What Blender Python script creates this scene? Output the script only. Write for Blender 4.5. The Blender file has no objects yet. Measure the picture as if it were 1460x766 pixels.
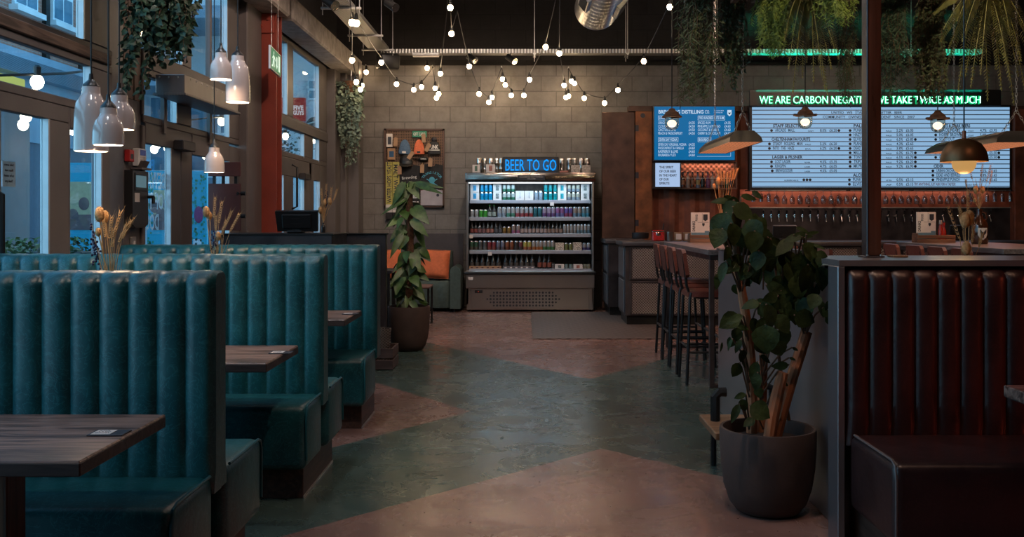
import bpy, bmesh, math, random
from mathutils import Matrix, Vector, Euler
random.seed(7)
PI = math.pi
sc = bpy.context.scene
COL = sc.collection
# ------------------------------------------------------------------ camera, world, exposure
cam = bpy.data.cameras.new('camera'); camo = bpy.data.objects.new('camera', cam); COL.objects.link(camo)
camo.location = (0, 0, 1.35); camo.rotation_euler = (PI/2, 0, 0)
cam.sensor_width = 36; cam.lens = 36*1400/1460
cam.shift_x = -20/1460; cam.shift_y = -73/1460
cam.clip_end = 300; cam.clip_start = .05
sc.camera = camo
sc.view_settings.view_transform = 'Standard'; sc.view_settings.look = 'None'
sc.view_settings.gamma = 1; sc.view_settings.use_curve_mapping = False
sc.view_settings.exposure = 0.0
sc.cycles.use_denoising = True
sc.cycles.max_bounces = 8; sc.cycles.transparent_max_bounces = 24
sc.cycles.sample_clamp_indirect = 4.0
sc.cycles.caustics_reflective = False; sc.cycles.caustics_refractive = False
W = bpy.data.worlds.new('dusk_sky'); sc.world = W; W.use_nodes = True
wn = W.node_tree.nodes; bg = wn['Background']
tc = wn.new('ShaderNodeTexCoord'); sx = wn.new('ShaderNodeSeparateXYZ'); cr = wn.new('ShaderNodeValToRGB')
W.node_tree.links.new(tc.outputs['Generated'], sx.inputs[0]); W.node_tree.links.new(sx.outputs['Z'], cr.inputs[0])
W.node_tree.links.new(cr.outputs[0], bg.inputs[0])
cr.color_ramp.elements[0].position = 0.0; cr.color_ramp.elements[0].color = (.24, .50, .66, 1)
cr.color_ramp.elements[1].position = .7; cr.color_ramp.elements[1].color = (.09, .27, .48, 1)
bg.inputs[1].default_value = 4.6

def light(kind, name, loc, energy, color, size=.1, rot=None, spot=None, blend=.6):
    l = bpy.data.lights.new(name, kind); l.energy = energy; l.color = color
    if kind == 'AREA': l.size = size
    else: l.shadow_soft_size = size
    if kind == 'SPOT': l.spot_size = spot; l.spot_blend = blend
    o = bpy.data.objects.new(name, l); COL.objects.link(o); o.location = loc
    if rot: o.rotation_euler = rot
    return o
WARM = (1, .62, .34)
# unseen spotlights added as fill light (housings built with the ceiling services)
FILL_SPOTS = [  # x, y, z, aim x, aim y, aim z, energy, colour, cone
    (-1.7, 1.6, 3.9, -1.7, 2.9, .7, 70, (1, .76, .58), 1.0),
    (-1.6, 3.4, 3.9, -1.5, 4.6, .7, 60, (.85, .90, 1), 1.0),
    (-1.6, 5.2, 3.9, -1.4, 6.2, .7, 60, (.88, .92, 1), 1.0),
    (.3, 3.2, 4.3, .3, 5.2, 0, 130, (1, .74, .60), 1.1),
    (.4, 7.2, 4.3, .3, 9.0, 0, 190, (1, .76, .64), 1.1),
    (.0, 10.4, 4.3, .1, 12.2, 0, 190, (1, .78, .66), 1.1),
    (1.1, 2.4, 4.2, 1.15, 4.5, .5, 75, (1, .60, .40), .7),
    (4.2, 7.0, 4.3, 4.2, 8.8, 1.0, 90, (1, .65, .5), 1.0),
    (2.2, 10.0, 4.3, 2.2, 13.4, 1.1, 150, (1, .6, .45), 1.2),
    (4.6, 10.6, 4.3, 4.6, 13.9, 1.6, 220, (1, .55, .40), 1.2),
    (-.3, 11.2, 4.3, -.6, 14.8, 2.0, 170, (1, .80, .64), 1.3),
    (-1.2, 9.5, 4.3, -2.0, 14.8, 1.8, 120, (1, .80, .64), 1.0),
    (-.6, 4.2, 4.3, -2.7, 7.0, 2.2, 95, (1, .74, .60), 1.2),
    (-.6, 7.2, 4.3, -2.7, 10.2, 2.2, 150, (1, .72, .56), 1.2),
    (-1.0, 10.0, 4.3, -2.7, 13.2, 2.4, 120, (1, .78, .62), 1.2),
    (2.6, 5.4, 4.1, 2.6, 8.4, 2.9, 170, (1, .82, .52), 1.3),
    (4.2, 4.6, 4.1, 4.2, 7.4, 2.9, 170, (1, .84, .56), 1.2),
    (-.4, 8.2, 4.2, -1.2, 10.0, 1.2, 60, (1, .86, .70), .6),
    (2.5, 2.4, 4.2, 1.7, 4.25, 2.0, 40, (1, .50, .32), .9),
]
FILL_POINTS = {0: 18, 2: 22, 3: 18, 4: 30, 5: 30, 8: 18, 9: 26, 12: 22, 13: 26}  # bare point lights added as extra fill beside some of the spots
for k, (x, y, z, ax, ay, az, e, c, s) in enumerate(FILL_SPOTS):
    d = Vector((ax-x, ay-y, az-z))
    if k in FILL_POINTS: light('POINT', 'added_fill_point', Vector((x, y, z)) + d.normalized()*.14, FILL_POINTS[k], c, .12)
    light('SPOT', 'added_fill_beam', Vector((x, y, z)) + d.normalized()*.10, e, c, .05, d.to_track_quat('-Z', 'Y').to_euler(), s, .9)

# ------------------------------------------------------------------ helpers
def PX(px, py, d):
    """a point of the photograph at distance d from the camera"""
    return Vector(((px-750)*d/1400, d, 1.35-(py-310)*d/1400))
def FL(py): return 1890/(py-310)        # distance of a floor point

class MB:
    def __init__(s): s.v = []; s.f = []; s.m = []; s.mi = 0; s.T = None
    def add(s, vs, fs):
        o = len(s.v)
        if s.T is not None: vs = [tuple(s.T @ Vector(v)) for v in vs]
        s.v.extend(tuple(v) for v in vs)
        for f in fs: s.f.append(tuple(i+o for i in f)); s.m.append(s.mi)
        return s
    def bm(s, b):
        b.verts.index_update()
        s.add([v.co[:] for v in b.verts], [[v.index for v in f.verts] for f in b.faces]); b.free(); return s
    def box(s, x0, x1, y0, y1, z0, z1, b=0, seg=1):
        if x0 > x1: x0, x1 = x1, x0
        if y0 > y1: y0, y1 = y1, y0
        if z0 > z1: z0, z1 = z1, z0
        vs = [(x, y, z) for x in (x0, x1) for y in (y0, y1) for z in (z0, z1)]
        fs = [(0,1,3,2),(4,6,7,5),(0,4,5,1),(2,3,7,6),(0,2,6,4),(1,5,7,3)]
        if not b: return s.add(vs, fs)
        bm = bmesh.new(); vv = [bm.verts.new(v) for v in vs]
        for f in fs: bm.faces.new([vv[i] for i in f])
        bmesh.ops.bevel(bm, geom=bm.edges[:], offset=b, segments=seg, profile=.5, affect='EDGES')
        return s.bm(bm)
    def cbox(s, c, size, b=0, seg=1, rot=None):
        M = Matrix.Translation(Vector(c)) @ (Euler(rot).to_matrix().to_4x4() if rot else Matrix())
        old = s.T; s.T = M if old is None else old @ M
        x, y, z = (k/2 for k in size); s.box(-x, x, -y, y, -z, z, b, seg); s.T = old
        return s
    def cyl(s, p0, p1, r0, r1=None, n=12, caps=True):
        if r1 is None: r1 = r0
        p0, p1 = Vector(p0), Vector(p1); d = p1-p0
        q = d.to_track_quat('Z', 'Y'); vs = []
        for p, r in ((p0, r0), (p1, r1)):
            for i in range(n):
                a = 2*PI*i/n; vs.append(p + q @ Vector((r*math.cos(a), r*math.sin(a), 0)))
        fs = [(i, (i+1) % n, n+(i+1) % n, n+i) for i in range(n)]
        if caps: fs += [tuple(range(n-1, -1, -1)), tuple(range(n, 2*n))]
        return s.add(vs, fs)
    def tube(s, pts, r, n=6, caps=True):
        pts = [Vector(p) for p in pts]; k = len(pts); vs = []; fs = []
        rr = r if isinstance(r, (list, tuple)) else [r]*k
        up = None
        for i, p in enumerate(pts):
            t = (pts[min(i+1, k-1)] - pts[max(i-1, 0)])
            if t.length < 1e-9: t = Vector((0, 0, 1))
            t.normalize()
            if up is None:
                up = Vector((1, 0, 0)) if abs(t.x) < .8 else Vector((0, 1, 0))
            a = (up - t*up.dot(t)); 
            if a.length < 1e-5: a = t.orthogonal()
            a.normalize(); up = a; b = t.cross(a)
            for j in range(n):
                th = 2*PI*j/n; vs.append(p + a*(rr[i]*math.cos(th)) + b*(rr[i]*math.sin(th)))
        for i in range(k-1):
            for j in range(n):
                fs.append((i*n+j, i*n+(j+1) % n, (i+1)*n+(j+1) % n, (i+1)*n+j))
        if caps: fs += [tuple(range(n-1, -1, -1)), tuple(range((k-1)*n, k*n))]
        return s.add(vs, fs)
    def lathe(s, prof, c=(0, 0, 0), n=20, mis=None):
        """prof: (r, z) from the bottom up; mis: material index for each band"""
        c = Vector(c); rings = []; vs = []
        for r, z in prof:
            if r < 1e-6: rings.append([len(vs)]); vs.append(c+Vector((0, 0, z)))
            else:
                rings.append(list(range(len(vs), len(vs)+n)))
                for i in range(n):
                    a = 2*PI*i/n; vs.append(c+Vector((r*math.cos(a), r*math.sin(a), z)))
        o = len(s.v); s.add(vs, [])
        for k in range(len(rings)-1):
            A, B = rings[k], rings[k+1]; mi = mis[k] if mis else s.mi
            for i in range(n):
                j = (i+1) % n
                if len(A) == 1 and len(B) == 1: break
                if len(A) == 1: f = (A[0], B[j], B[i])
                elif len(B) == 1: f = (A[i], A[j], B[0])
                else: f = (A[i], A[j], B[j], B[i])
                s.f.append(tuple(q+o for q in f)); s.m.append(mi)
        return s
    def prism(s, poly, axis, a, b):
        """poly: 2-D outline in the two axes other than axis"""
        def P(u, w, t):
            return {'x': (t, u, w), 'y': (u, t, w), 'z': (u, w, t)}[axis]
        n = len(poly)
        vs = [P(u, w, a) for u, w in poly] + [P(u, w, b) for u, w in poly]
        fs = [tuple(range(n)), tuple(range(2*n-1, n-1, -1))] + [(i, n+i, n+(i+1) % n, (i+1) % n) for i in range(n)]
        return s.add(vs, fs)
    def sphere(s, c, r, n=12, m=8, sq=(1, 1, 1)):
        old = s.T; M = Matrix.Translation(Vector(c)) @ Matrix.Diagonal((sq[0], sq[1], sq[2], 1)); s.T = M if old is None else old @ M
        s.lathe([(r*math.sin(PI*i/m) if 0 < i < m else 0, -r*math.cos(PI*i/m)) for i in range(m+1)], (0, 0, 0), n); s.T = old
        return s
    def text(s, body, x, z, y, h, w=None, align='L', ext=.002, bold=0, turn=0, mirror=False):
        """lettering in the XZ plane read from -Y; h: capital height; w: fitted width; turn: radians"""
        vs, fs, W0 = glyphs(body, bold)
        k = h/.70; kx = (w/W0) if (w and W0) else k
        ww = W0*kx; ox = {'L': 0, 'C': -ww/2, 'R': -ww}[align]
        out = []
        ct, st = math.cos(turn), math.sin(turn)
        for (a, b, c) in vs:
            u = a*kx+ox; v_ = b*k
            if mirror: u = -u
            out.append((x+u*ct-v_*st, y-c*ext, z+u*st+v_*ct))
        return s.add(out, fs)
    def obj(s, name, mats, parent=None, loc=None, smooth=.6):
        me = bpy.data.meshes.new(name)
        if parent is not None:
            r = parent
            while r.parent: r = r.parent
            off = r.location
        else: off = Vector(loc) if loc is not None else Vector((0, 0, 0))
        me.from_pydata([(v[0]-off[0], v[1]-off[1], v[2]-off[2]) for v in s.v], [], s.f)
        if not isinstance(mats, (list, tuple)): mats = [mats]
        for m in mats: me.materials.append(m)
        if len(mats) > 1: me.polygons.foreach_set('material_index', s.m)
        if smooth:
            me.polygons.foreach_set('use_smooth', [True]*len(me.polygons))
            me.set_sharp_from_angle(angle=smooth)
        bmx = bmesh.new(); bmx.from_mesh(me); bmesh.ops.recalc_face_normals(bmx, faces=bmx.faces[:]); bmx.to_mesh(me); bmx.free()
        me.update()
        o = bpy.data.objects.new(name, me); COL.objects.link(o)
        if parent is not None: o.parent = parent
        else: o.location = off
        return o

_gl = {}
def glyphs(body, bold=0):
    key = (body, bold)
    if key in _gl: return _gl[key]
    cu = bpy.data.curves.new('lettering', 'FONT'); cu.body = body; cu.size = 1; cu.resolution_u = 2
    cu.extrude = .5; cu.offset = bold; cu.fill_mode = 'BOTH'
    o = bpy.data.objects.new('lettering', cu)
    me = o.to_mesh()
    vs = [v.co[:] for v in me.vertices]; fs = [tuple(p.vertices) for p in me.polygons]
    o.to_mesh_clear(); bpy.data.objects.remove(o); bpy.data.curves.remove(cu)
    x0 = min((v[0] for v in vs), default=0); x1 = max((v[0] for v in vs), default=0)
    vs = [(v[0]-x0, v[1], v[2]) for v in vs]
    _gl[key] = (vs, fs, x1-x0)
    return _gl[key]

def tag(o, label, cat, group=None, kind=None):
    o['label'] = label; o['category'] = cat
    if group: o['group'] = group
    if kind: o['kind'] = kind
    return o
def thing(name, label, cat, loc=(0, 0, 0), group=None):
    o = bpy.data.objects.new(name, None); COL.objects.link(o); o.location = loc; o.empty_display_size = .1
    return tag(o, label, cat, group)
def struct(name, mb, mats, smooth=.6):
    o = mb.obj(name, mats, smooth=smooth); o['kind'] = 'structure'; return o
def struct_root(name, loc=(0, 0, 0)):
    o = bpy.data.objects.new(name, None); COL.objects.link(o); o.location = loc; o['kind'] = 'structure'; return o
def copy_tree(o, loc, label=None, group=None, rotz=None):
    r = o.copy(); COL.objects.link(r); r.location = loc
    if rotz is not None: r.rotation_euler = (0, 0, rotz)
    if label: r['label'] = label
    if group: r['group'] = group
    for ch in list(o.children):
        c = ch.copy(); COL.objects.link(c); c.parent = r
        for g in list(ch.children):
            d = g.copy(); COL.objects.link(d); d.parent = c
    return r
ORD = ['first', 'second', 'third', 'fourth', 'fifth', 'sixth', 'seventh', 'eighth', 'ninth', 'tenth', 'eleventh', 'twelfth',
       'thirteenth', 'fourteenth', 'fifteenth', 'sixteenth', 'seventeenth', 'eighteenth', 'nineteenth', 'twentieth']
TENS = {2: 'twenty', 3: 'thirty'}
def nth(i):      # i from 0
    if i < 20: return ORD[i]
    t, u = divmod(i+1, 10)
    return (TENS[t]+'-'+ORD[u-1]) if u else TENS[t][:-1]+'ieth'

# ------------------------------------------------------------------ materials
def newmat(name):
    m = bpy.data.materials.new(name); m.use_nodes = True
    nt = m.node_tree; return m, nt, nt.nodes['Principled BSDF'], nt.links.new
def mat(name, col, rough=.5, metal=0, vary=.12, scale=12, bump=0, bscale=60, spec=.5, coat=0, stretch=None, sss=0, rvary=0):
    m, nt, p, L = newmat(name)
    p.inputs['Roughness'].default_value = rough; p.inputs['Metallic'].default_value = metal
    p.inputs['Specular IOR Level'].default_value = spec; p.inputs['Coat Weight'].default_value = coat
    c = nt.nodes.new('ShaderNodeTexCoord'); mp = nt.nodes.new('ShaderNodeMapping')
    L(c.outputs['Object'], mp.inputs[0])
    if stretch: mp.inputs['Scale'].default_value = stretch
    n = nt.nodes.new('ShaderNodeTexNoise'); n.inputs['Scale'].default_value = scale; n.inputs['Detail'].default_value = 5
    L(mp.outputs[0], n.inputs['Vector'])
    r = nt.nodes.new('ShaderNodeValToRGB')
    e = r.color_ramp.elements
    e[0].position = .3; e[1].position = .7
    e[0].color = tuple(max(0, k*(1-vary)) for k in col)+(1,); e[1].color = tuple(min(1, k*(1+vary)) for k in col)+(1,)
    L(n.outputs[0], r.inputs[0]); L(r.outputs[0], p.inputs['Base Color'])
    if rvary:
        mr = nt.nodes.new('ShaderNodeMapRange'); mr.inputs[1].default_value = .3; mr.inputs[2].default_value = .7
        mr.inputs[3].default_value = max(0, rough-rvary); mr.inputs[4].default_value = rough+rvary
        L(n.outputs[0], mr.inputs[0]); L(mr.outputs[0], p.inputs['Roughness'])
    if bump:
        n2 = nt.nodes.new('ShaderNodeTexNoise'); n2.inputs['Scale'].default_value = bscale; n2.inputs['Detail'].default_value = 4
        L(mp.outputs[0], n2.inputs['Vector'])
        b = nt.nodes.new('ShaderNodeBump'); b.inputs['Strength'].default_value = bump; b.inputs['Distance'].default_value = .01
        L(n2.outputs[0], b.inputs['Height']); L(b.outputs[0], p.inputs['Normal'])
    if sss: p.inputs['Subsurface Weight'].default_value = sss
    return m
def emit(name, col, strength, rough=.4):
    m, nt, p, L = newmat(name)
    p.inputs['Base Color'].default_value = tuple(k*.12 for k in col)+(1,); p.inputs['Roughness'].default_value = rough
    p.inputs['Specular IOR Level'].default_value = .15; p.inputs['Emission Color'].default_value = tuple(col)+(1,); p.inputs['Emission Strength'].default_value = strength
    return m
def glassmat(name, tint=(1, 1, 1), refl=1.0, rough=.0, veil=0):
    """thin clear glass: passes light straight through and mirrors by its angle"""
    m = bpy.data.materials.new(name); m.use_nodes = True; nt = m.node_tree; nt.nodes.clear(); L = nt.links.new
    o = nt.nodes.new('ShaderNodeOutputMaterial'); mx = nt.nodes.new('ShaderNodeMixShader')
    t = nt.nodes.new('ShaderNodeBsdfTransparent'); g = nt.nodes.new('ShaderNodeBsdfGlossy'); f = nt.nodes.new('ShaderNodeLayerWeight')
    t.inputs[0].default_value = tuple(tint)+(1,); g.inputs['Roughness'].default_value = rough; f.inputs[0].default_value = .5
    pw = nt.nodes.new('ShaderNodeMath'); pw.operation = 'POWER'; pw.inputs[1].default_value = 4; L(f.outputs['Facing'], pw.inputs[0])
    mul = nt.nodes.new('ShaderNodeMath'); mul.operation = 'MULTIPLY_ADD'; mul.inputs[1].default_value = .85*refl; mul.inputs[2].default_value = veil+.04*refl
    L(pw.outputs[0], mul.inputs[0]); L(mul.outputs[0], mx.inputs[0]); L(t.outputs[0], mx.inputs[1]); L(g.outputs[0], mx.inputs[2]); L(mx.outputs[0], o.inputs[0])
    return m
def wood(name, c1, c2, rough=.5, axis='x', scale=1.0, planks=None, coat=0):
    m, nt, p, L = newmat(name); p.inputs['Roughness'].default_value = rough; p.inputs['Coat Weight'].default_value = coat
    c = nt.nodes.new('ShaderNodeTexCoord'); mp = nt.nodes.new('ShaderNodeMapping'); L(c.outputs['Object'], mp.inputs[0])
    s = {'x': (1.2, 14, 14), 'y': (14, 1.2, 14), 'z': (14, 14, 1.2)}[axis]
    mp.inputs['Scale'].default_value = tuple(k*scale for k in s)
    n = nt.nodes.new('ShaderNodeTexNoise'); n.inputs['Scale'].default_value = 2.2; n.inputs['Detail'].default_value = 8; n.inputs['Distortion'].default_value = 1.2
    L(mp.outputs[0], n.inputs['Vector'])
    r = nt.nodes.new('ShaderNodeValToRGB'); e = r.color_ramp.elements
    e[0].position = .38; e[1].position = .63; e[0].color = tuple(c1)+(1,); e[1].color = tuple(c2)+(1,)
    L(n.outputs[0], r.inputs[0])
    out = r.outputs[0]
    n3 = nt.nodes.new('ShaderNodeTexNoise'); n3.inputs['Scale'].default_value = 3.5; L(c.outputs['Object'], n3.inputs['Vector'])
    mx = nt.nodes.new('ShaderNodeMixRGB'); mx.blend_type = 'MULTIPLY'; mx.inputs[0].default_value = .55
    r3 = nt.nodes.new('ShaderNodeValToRGB'); r3.color_ramp.elements[0].position = .35; r3.color_ramp.elements[1].position = .6
    r3.color_ramp.elements[0].color = (.45, .43, .45, 1)
    L(n3.outputs[0], r3.inputs[0]); L(out, mx.inputs[1]); L(r3.outputs[0], mx.inputs[2]); L(mx.outputs[0], p.inputs['Base Color'])
    b = nt.nodes.new('ShaderNodeBump'); b.inputs['Strength'].default_value = .25; b.inputs['Distance'].default_value = .004
    L(n.outputs[0], b.inputs['Height']); L(b.outputs[0], p.inputs['Normal'])
    return m
def leather(name, col, dark, light_, rough=.38):
    m, nt, p, L = newmat(name); p.inputs['Roughness'].default_value = rough; p.inputs['Specular IOR Level'].default_value = .55
    c = nt.nodes.new('ShaderNodeTexCoord')
    n = nt.nodes.new('ShaderNodeTexNoise'); n.inputs['Scale'].default_value = 7; n.inputs['Detail'].default_value = 6; n.inputs['Roughness'].default_value = .65
    L(c.outputs['Object'], n.inputs['Vector'])
    r = nt.nodes.new('ShaderNodeValToRGB'); e = r.color_ramp.elements
    e[0].position = .3; e[0].color = tuple(dark)+(1,); e[1].position = .62; e[1].color = tuple(col)+(1,)
    L(n.outputs[0], r.inputs[0])
    # fine pale creases of waxed hide
    v = nt.nodes.new('ShaderNodeTexNoise'); v.inputs['Scale'].default_value = 16; v.inputs['Detail'].default_value = 3; v.inputs['Distortion'].default_value = 2.6
    L(c.outputs['Object'], v.inputs['Vector'])
    a = nt.nodes.new('ShaderNodeMath'); a.operation = 'SUBTRACT'; a.inputs[1].default_value = .5; L(v.outputs[0], a.inputs[0])
    ab = nt.nodes.new('ShaderNodeMath'); ab.operation = 'ABSOLUTE'; L(a.outputs[0], ab.inputs[0])
    mr = nt.nodes.new('ShaderNodeMapRange'); mr.inputs[1].default_value = 0; mr.inputs[2].default_value = .035; mr.inputs[3].default_value = .40; mr.inputs[4].default_value = 0
    L(ab.outputs[0], mr.inputs[0])
    mx = nt.nodes.new('ShaderNodeMixRGB'); L(mr.outputs[0], mx.inputs[0]); L(r.outputs[0], mx.inputs[1]); mx.inputs[2].default_value = tuple(light_)+(1,)
    L(mx.outputs[0], p.inputs['Base Color'])
    n2 = nt.nodes.new('ShaderNodeTexNoise'); n2.inputs['Scale'].default_value = 14; n2.inputs['Detail'].default_value = 6; n2.inputs['Distortion'].default_value = .6
    L(c.outputs['Object'], n2.inputs['Vector'])
    b = nt.nodes.new('ShaderNodeBump'); b.inputs['Strength'].default_value = .22; b.inputs['Distance'].default_value = .012
    L(n2.outputs[0], b.inputs['Height']); L(b.outputs[0], p.inputs['Normal'])
    mr2 = nt.nodes.new('ShaderNodeMapRange'); mr2.inputs[3].default_value = rough-.1; mr2.inputs[4].default_value = rough+.14
    L(n.outputs[0], mr2.inputs[0]); L(mr2.outputs[0], p.inputs['Roughness'])
    return m
def blockwall(name, c1, c2, mortar, bw, rh, ms=.008, axes='xz', rough=.9):
    m, nt, p, L = newmat(name); p.inputs['Roughness'].default_value = rough
    c = nt.nodes.new('ShaderNodeTexCoord'); s = nt.nodes.new('ShaderNodeSeparateXYZ'); cb = nt.nodes.new('ShaderNodeCombineXYZ')
    L(c.outputs['Object'], s.inputs[0]); L(s.outputs[axes[0].upper()], cb.inputs[0]); L(s.outputs[axes[1].upper()], cb.inputs[1])
    b = nt.nodes.new('ShaderNodeTexBrick'); b.inputs['Scale'].default_value = 1; b.inputs['Brick Width'].default_value = bw; b.inputs['Row Height'].default_value = rh
    b.inputs['Mortar Size'].default_value = ms; b.inputs['Mortar Smooth'].default_value = .3
    b.inputs['Color1'].default_value = tuple(c1)+(1,); b.inputs['Color2'].default_value = tuple(c2)+(1,); b.inputs['Mortar'].default_value = tuple(mortar)+(1,)
    L(cb.outputs[0], b.inputs['Vector'])
    n = nt.nodes.new('ShaderNodeTexNoise'); n.inputs['Scale'].default_value = 5; n.inputs['Detail'].default_value = 9; n.inputs['Roughness'].default_value = .7; L(c.outputs['Object'], n.inputs['Vector'])
    r = nt.nodes.new('ShaderNodeValToRGB'); r.color_ramp.elements[0].position = .32; r.color_ramp.elements[0].color = (.62, .6, .58, 1); r.color_ramp.elements[1].position = .66
    L(n.outputs[0], r.inputs[0])
    mx = nt.nodes.new('ShaderNodeMixRGB'); mx.blend_type = 'MULTIPLY'; mx.inputs[0].default_value = .8; L(b.outputs['Color'], mx.inputs[1]); L(r.outputs[0], mx.inputs[2])
    L(mx.outputs[0], p.inputs['Base Color'])
    bp = nt.nodes.new('ShaderNodeBump'); bp.inputs['Strength'].default_value = .6; bp.inputs['Distance'].default_value = .012; bp.invert = True
    ad = nt.nodes.new('ShaderNodeMath'); ad.operation = 'MULTIPLY_ADD'; ad.inputs[1].default_value = -.35
    n2 = nt.nodes.new('ShaderNodeTexNoise'); n2.inputs['Scale'].default_value = 45; n2.inputs['Detail'].default_value = 4; L(c.outputs['Object'], n2.inputs['Vector'])
    L(n2.outputs[0], ad.inputs[0]); L(b.outputs['Fac'], ad.inputs[2]); L(ad.outputs[0], bp.inputs['Height']); L(bp.outputs[0], p.inputs['Normal'])
    return m
def plate(name, col, kind='dots', scale=40, rough=.35, metal=.9):
    """pressed tread plate / woven mesh: regular relief"""
    m, nt, p, L = newmat(name); p.inputs['Roughness'].default_value = rough; p.inputs['Metallic'].default_value = metal
    c = nt.nodes.new('ShaderNodeTexCoord'); s = nt.nodes.new('ShaderNodeSeparateXYZ'); L(c.outputs['Object'], s.inputs[0])
    sn = []
    for ax in ('X', 'Z') if kind != 'floor' else ('X', 'Y'):
        k = nt.nodes.new('ShaderNodeMath'); k.operation = 'MULTIPLY'; k.inputs[1].default_value = 2*PI*scale; L(s.outputs[ax], k.inputs[0])
        q = nt.nodes.new('ShaderNodeMath'); q.operation = 'SINE'; L(k.outputs[0], q.inputs[0]); sn.append(q)
    mu = nt.nodes.new('ShaderNodeMath'); mu.operation = 'MULTIPLY'; L(sn[0].outputs[0], mu.inputs[0]); L(sn[1].outputs[0], mu.inputs[1])
    mr = nt.nodes.new('ShaderNodeMapRange'); mr.inputs[1].default_value = -1; mr.inputs[2].default_value = 1; L(mu.outputs[0], mr.inputs[0])
    r = nt.nodes.new('ShaderNodeValToRGB'); r.color_ramp.elements[0].color = tuple(k*.35 for k in col)+(1,); r.color_ramp.elements[1].color = tuple(col)+(1,)
    r.color_ramp.elements[0].position = .3; r.color_ramp.elements[1].position = .6
    L(mr.outputs[0], r.inputs[0]); L(r.outputs[0], p.inputs['Base Color'])
    b = nt.nodes.new('ShaderNodeBump'); b.inputs['Strength'].default_value = .8; b.inputs['Distance'].default_value = .006
    L(mr.outputs[0], b.inputs['Height']); L(b.outputs[0], p.inputs['Normal'])
    return m

M = {}
M['frame'] = mat('brown_grey_powder_coat', (.118, .102, .100), .5, 0, .12, 3, .05, 90)
M['frame_dark'] = mat('dark_frame', (.035, .031, .032), .45, 0, .1)
M['frame_light'] = mat('pale_aluminium_edge', (.5, .5, .52), .35, .6, .06)
M['timber'] = wood('rough_brown_timber', (.06, .04, .03), (.15, .10, .075), .7, 'y')
M['board'] = wood('tan_plywood', (.20, .145, .115), (.28, .21, .17), .65, 'z')
M['concrete'] = mat('grey_concrete_beam', (.34, .30, .27), .9, 0, .25, 9, .5, 30)
M['red_steel'] = mat('red_oxide_steel', (.26, .042, .024), .5, 0, .18, 4, .06, 40)
M['maroon'] = mat('maroon_metal', (.075, .022, .018), .45, 0, .15, 5)
M['black'] = mat('black_plastic', (.012, .012, .013), .38, 0, .1)
M['black_metal'] = mat('black_painted_steel', (.010, .0095, .0095), .4, .2, .15)
M['steel_dark'] = mat('dark_blackened_steel', (.070, .062, .066), .38, .75, .25, 6, .05, 30, rvary=.1)
M['steel'] = mat('brushed_stainless_steel', (.50, .46, .43), .28, 1, .05, 2)
M['steel_panel'] = mat('brushed_grey_steel_panel', (.26, .25, .26), .34, .8, .12, 1.5)
M['steel_polish'] = mat('polished_steel_canopy', (.46, .41, .37), .16, 1, .05, 2, .06, 5)
M['galv'] = mat('galvanised_steel', (.50, .48, .46), .4, .9, .16, 14)
M['galv_dull'] = plate('perforated_galvanised_steel', (.55, .53, .50), 'floor', 22, .42, .8)
M['chrome'] = mat('chrome', (.75, .73, .70), .14, 1, .05)
M['void'] = mat('black_painted_ceiling', (.014, .012, .011), .85, 0, .3, 2, .2, 12)
M['white'] = mat('white_paint', (.72, .70, .68), .5, 0, .05)
M['paper'] = mat('pale_card', (.62, .56, .53), .7, 0, .06)
M['kraft'] = mat('kraft_card', (.36, .21, .12), .8, 0, .12)
M['tabletop'] = wood('dark_walnut_tabletop', (.070, .038, .029), (.30, .185, .145), .38, 'x', 1.3)
M['table_edge'] = wood('dark_table_edge', (.035, .024, .022), (.075, .050, .044), .5, 'x')
M['oak'] = wood('brown_oak', (.17, .085, .04), (.30, .165, .085), .5, 'x')
M['crate'] = wood('reddish_crate_wood', (.14, .058, .032), (.26, .125, .07), .55, 'x')
M['jar_glass'] = glassmat('pale_jar_glass', (.95, .92, .86), 1.0, .02, .04); M['bulb_jar'] = emit('warm_jar_bulb', (1, .80, .58), 2.4); M['rusty_cap'] = mat('rusty_brown_cap', (.13, .060, .034), .6, .4, .3, 20)
M['rust'] = mat('rusted_container_steel', (.165, .050, .026), .62, .25, .45, 5, .35, 35)
M['rust_dark'] = mat('dark_rusted_steel', (.085, .044, .032), .55, .35, .4, 4, .2, 25)
M['copper'] = mat('copper_sheet', (.50, .165, .10), .34, .7, .25, 6, .06, 25, rvary=.1)
M['teal'] = leather('teal_waxed_leather', (.0035, .084, .100), (.0018, .042, .054), (.045, .21, .24))
M['teal_piping'] = mat('teal_piping', (.01, .09, .115), .4)
M['oxblood'] = leather('dark_oxblood_leather', (.026, .010, .010), (.014, .006, .006), (.05, .022, .022), .33)
M['saddle'] = leather('chestnut_leather', (.15, .035, .022), (.09, .02, .013), (.25, .08, .05), .36)
M['sofa'] = mat('grey_green_velvet', (.046, .068, .060), .85, 0, .2, 20, .12, 150)
M['orange'] = mat('orange_linen', (.60, .145, .055), .85, 0, .1, 30, .2, 120)
M['pot'] = mat('charcoal_stoneware', (.060, .036, .028), .8, 0, .18, 9, .1, 70)
M['soil'] = mat('potting_soil', (.035, .018, .012), .95, 0, .4, 30, .9, 60)
M['bark'] = mat('orange_brown_bark', (.36, .13, .055), .8, 0, .4, 14, .7, 35, stretch=(1, 1, .3))
M['moss'] = mat('coir_moss_pole', (.105, .048, .024), .95, 0, .5, 40, .9, 80)
M['leaf_dark'] = mat('dark_green_leaf', (.022, .034, .010), .48, 0, .5, 18, .4, 60, spec=.12)
M['leaf'] = mat('mid_green_leaf', (.050, .105, .020), .42, 0, .45, 16, .15, 60)
M['leaf_var'] = mat('variegated_leaf', (.10, .155, .045), .45, 0, .7, 9)
M['ivy'] = mat('ivy_leaf', (.035, .068, .036), .5, 0, .45, 25)
M['sage'] = mat('sage_trailing_leaf', (.15, .20, .145), .6, 0, .4, 22)
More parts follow.
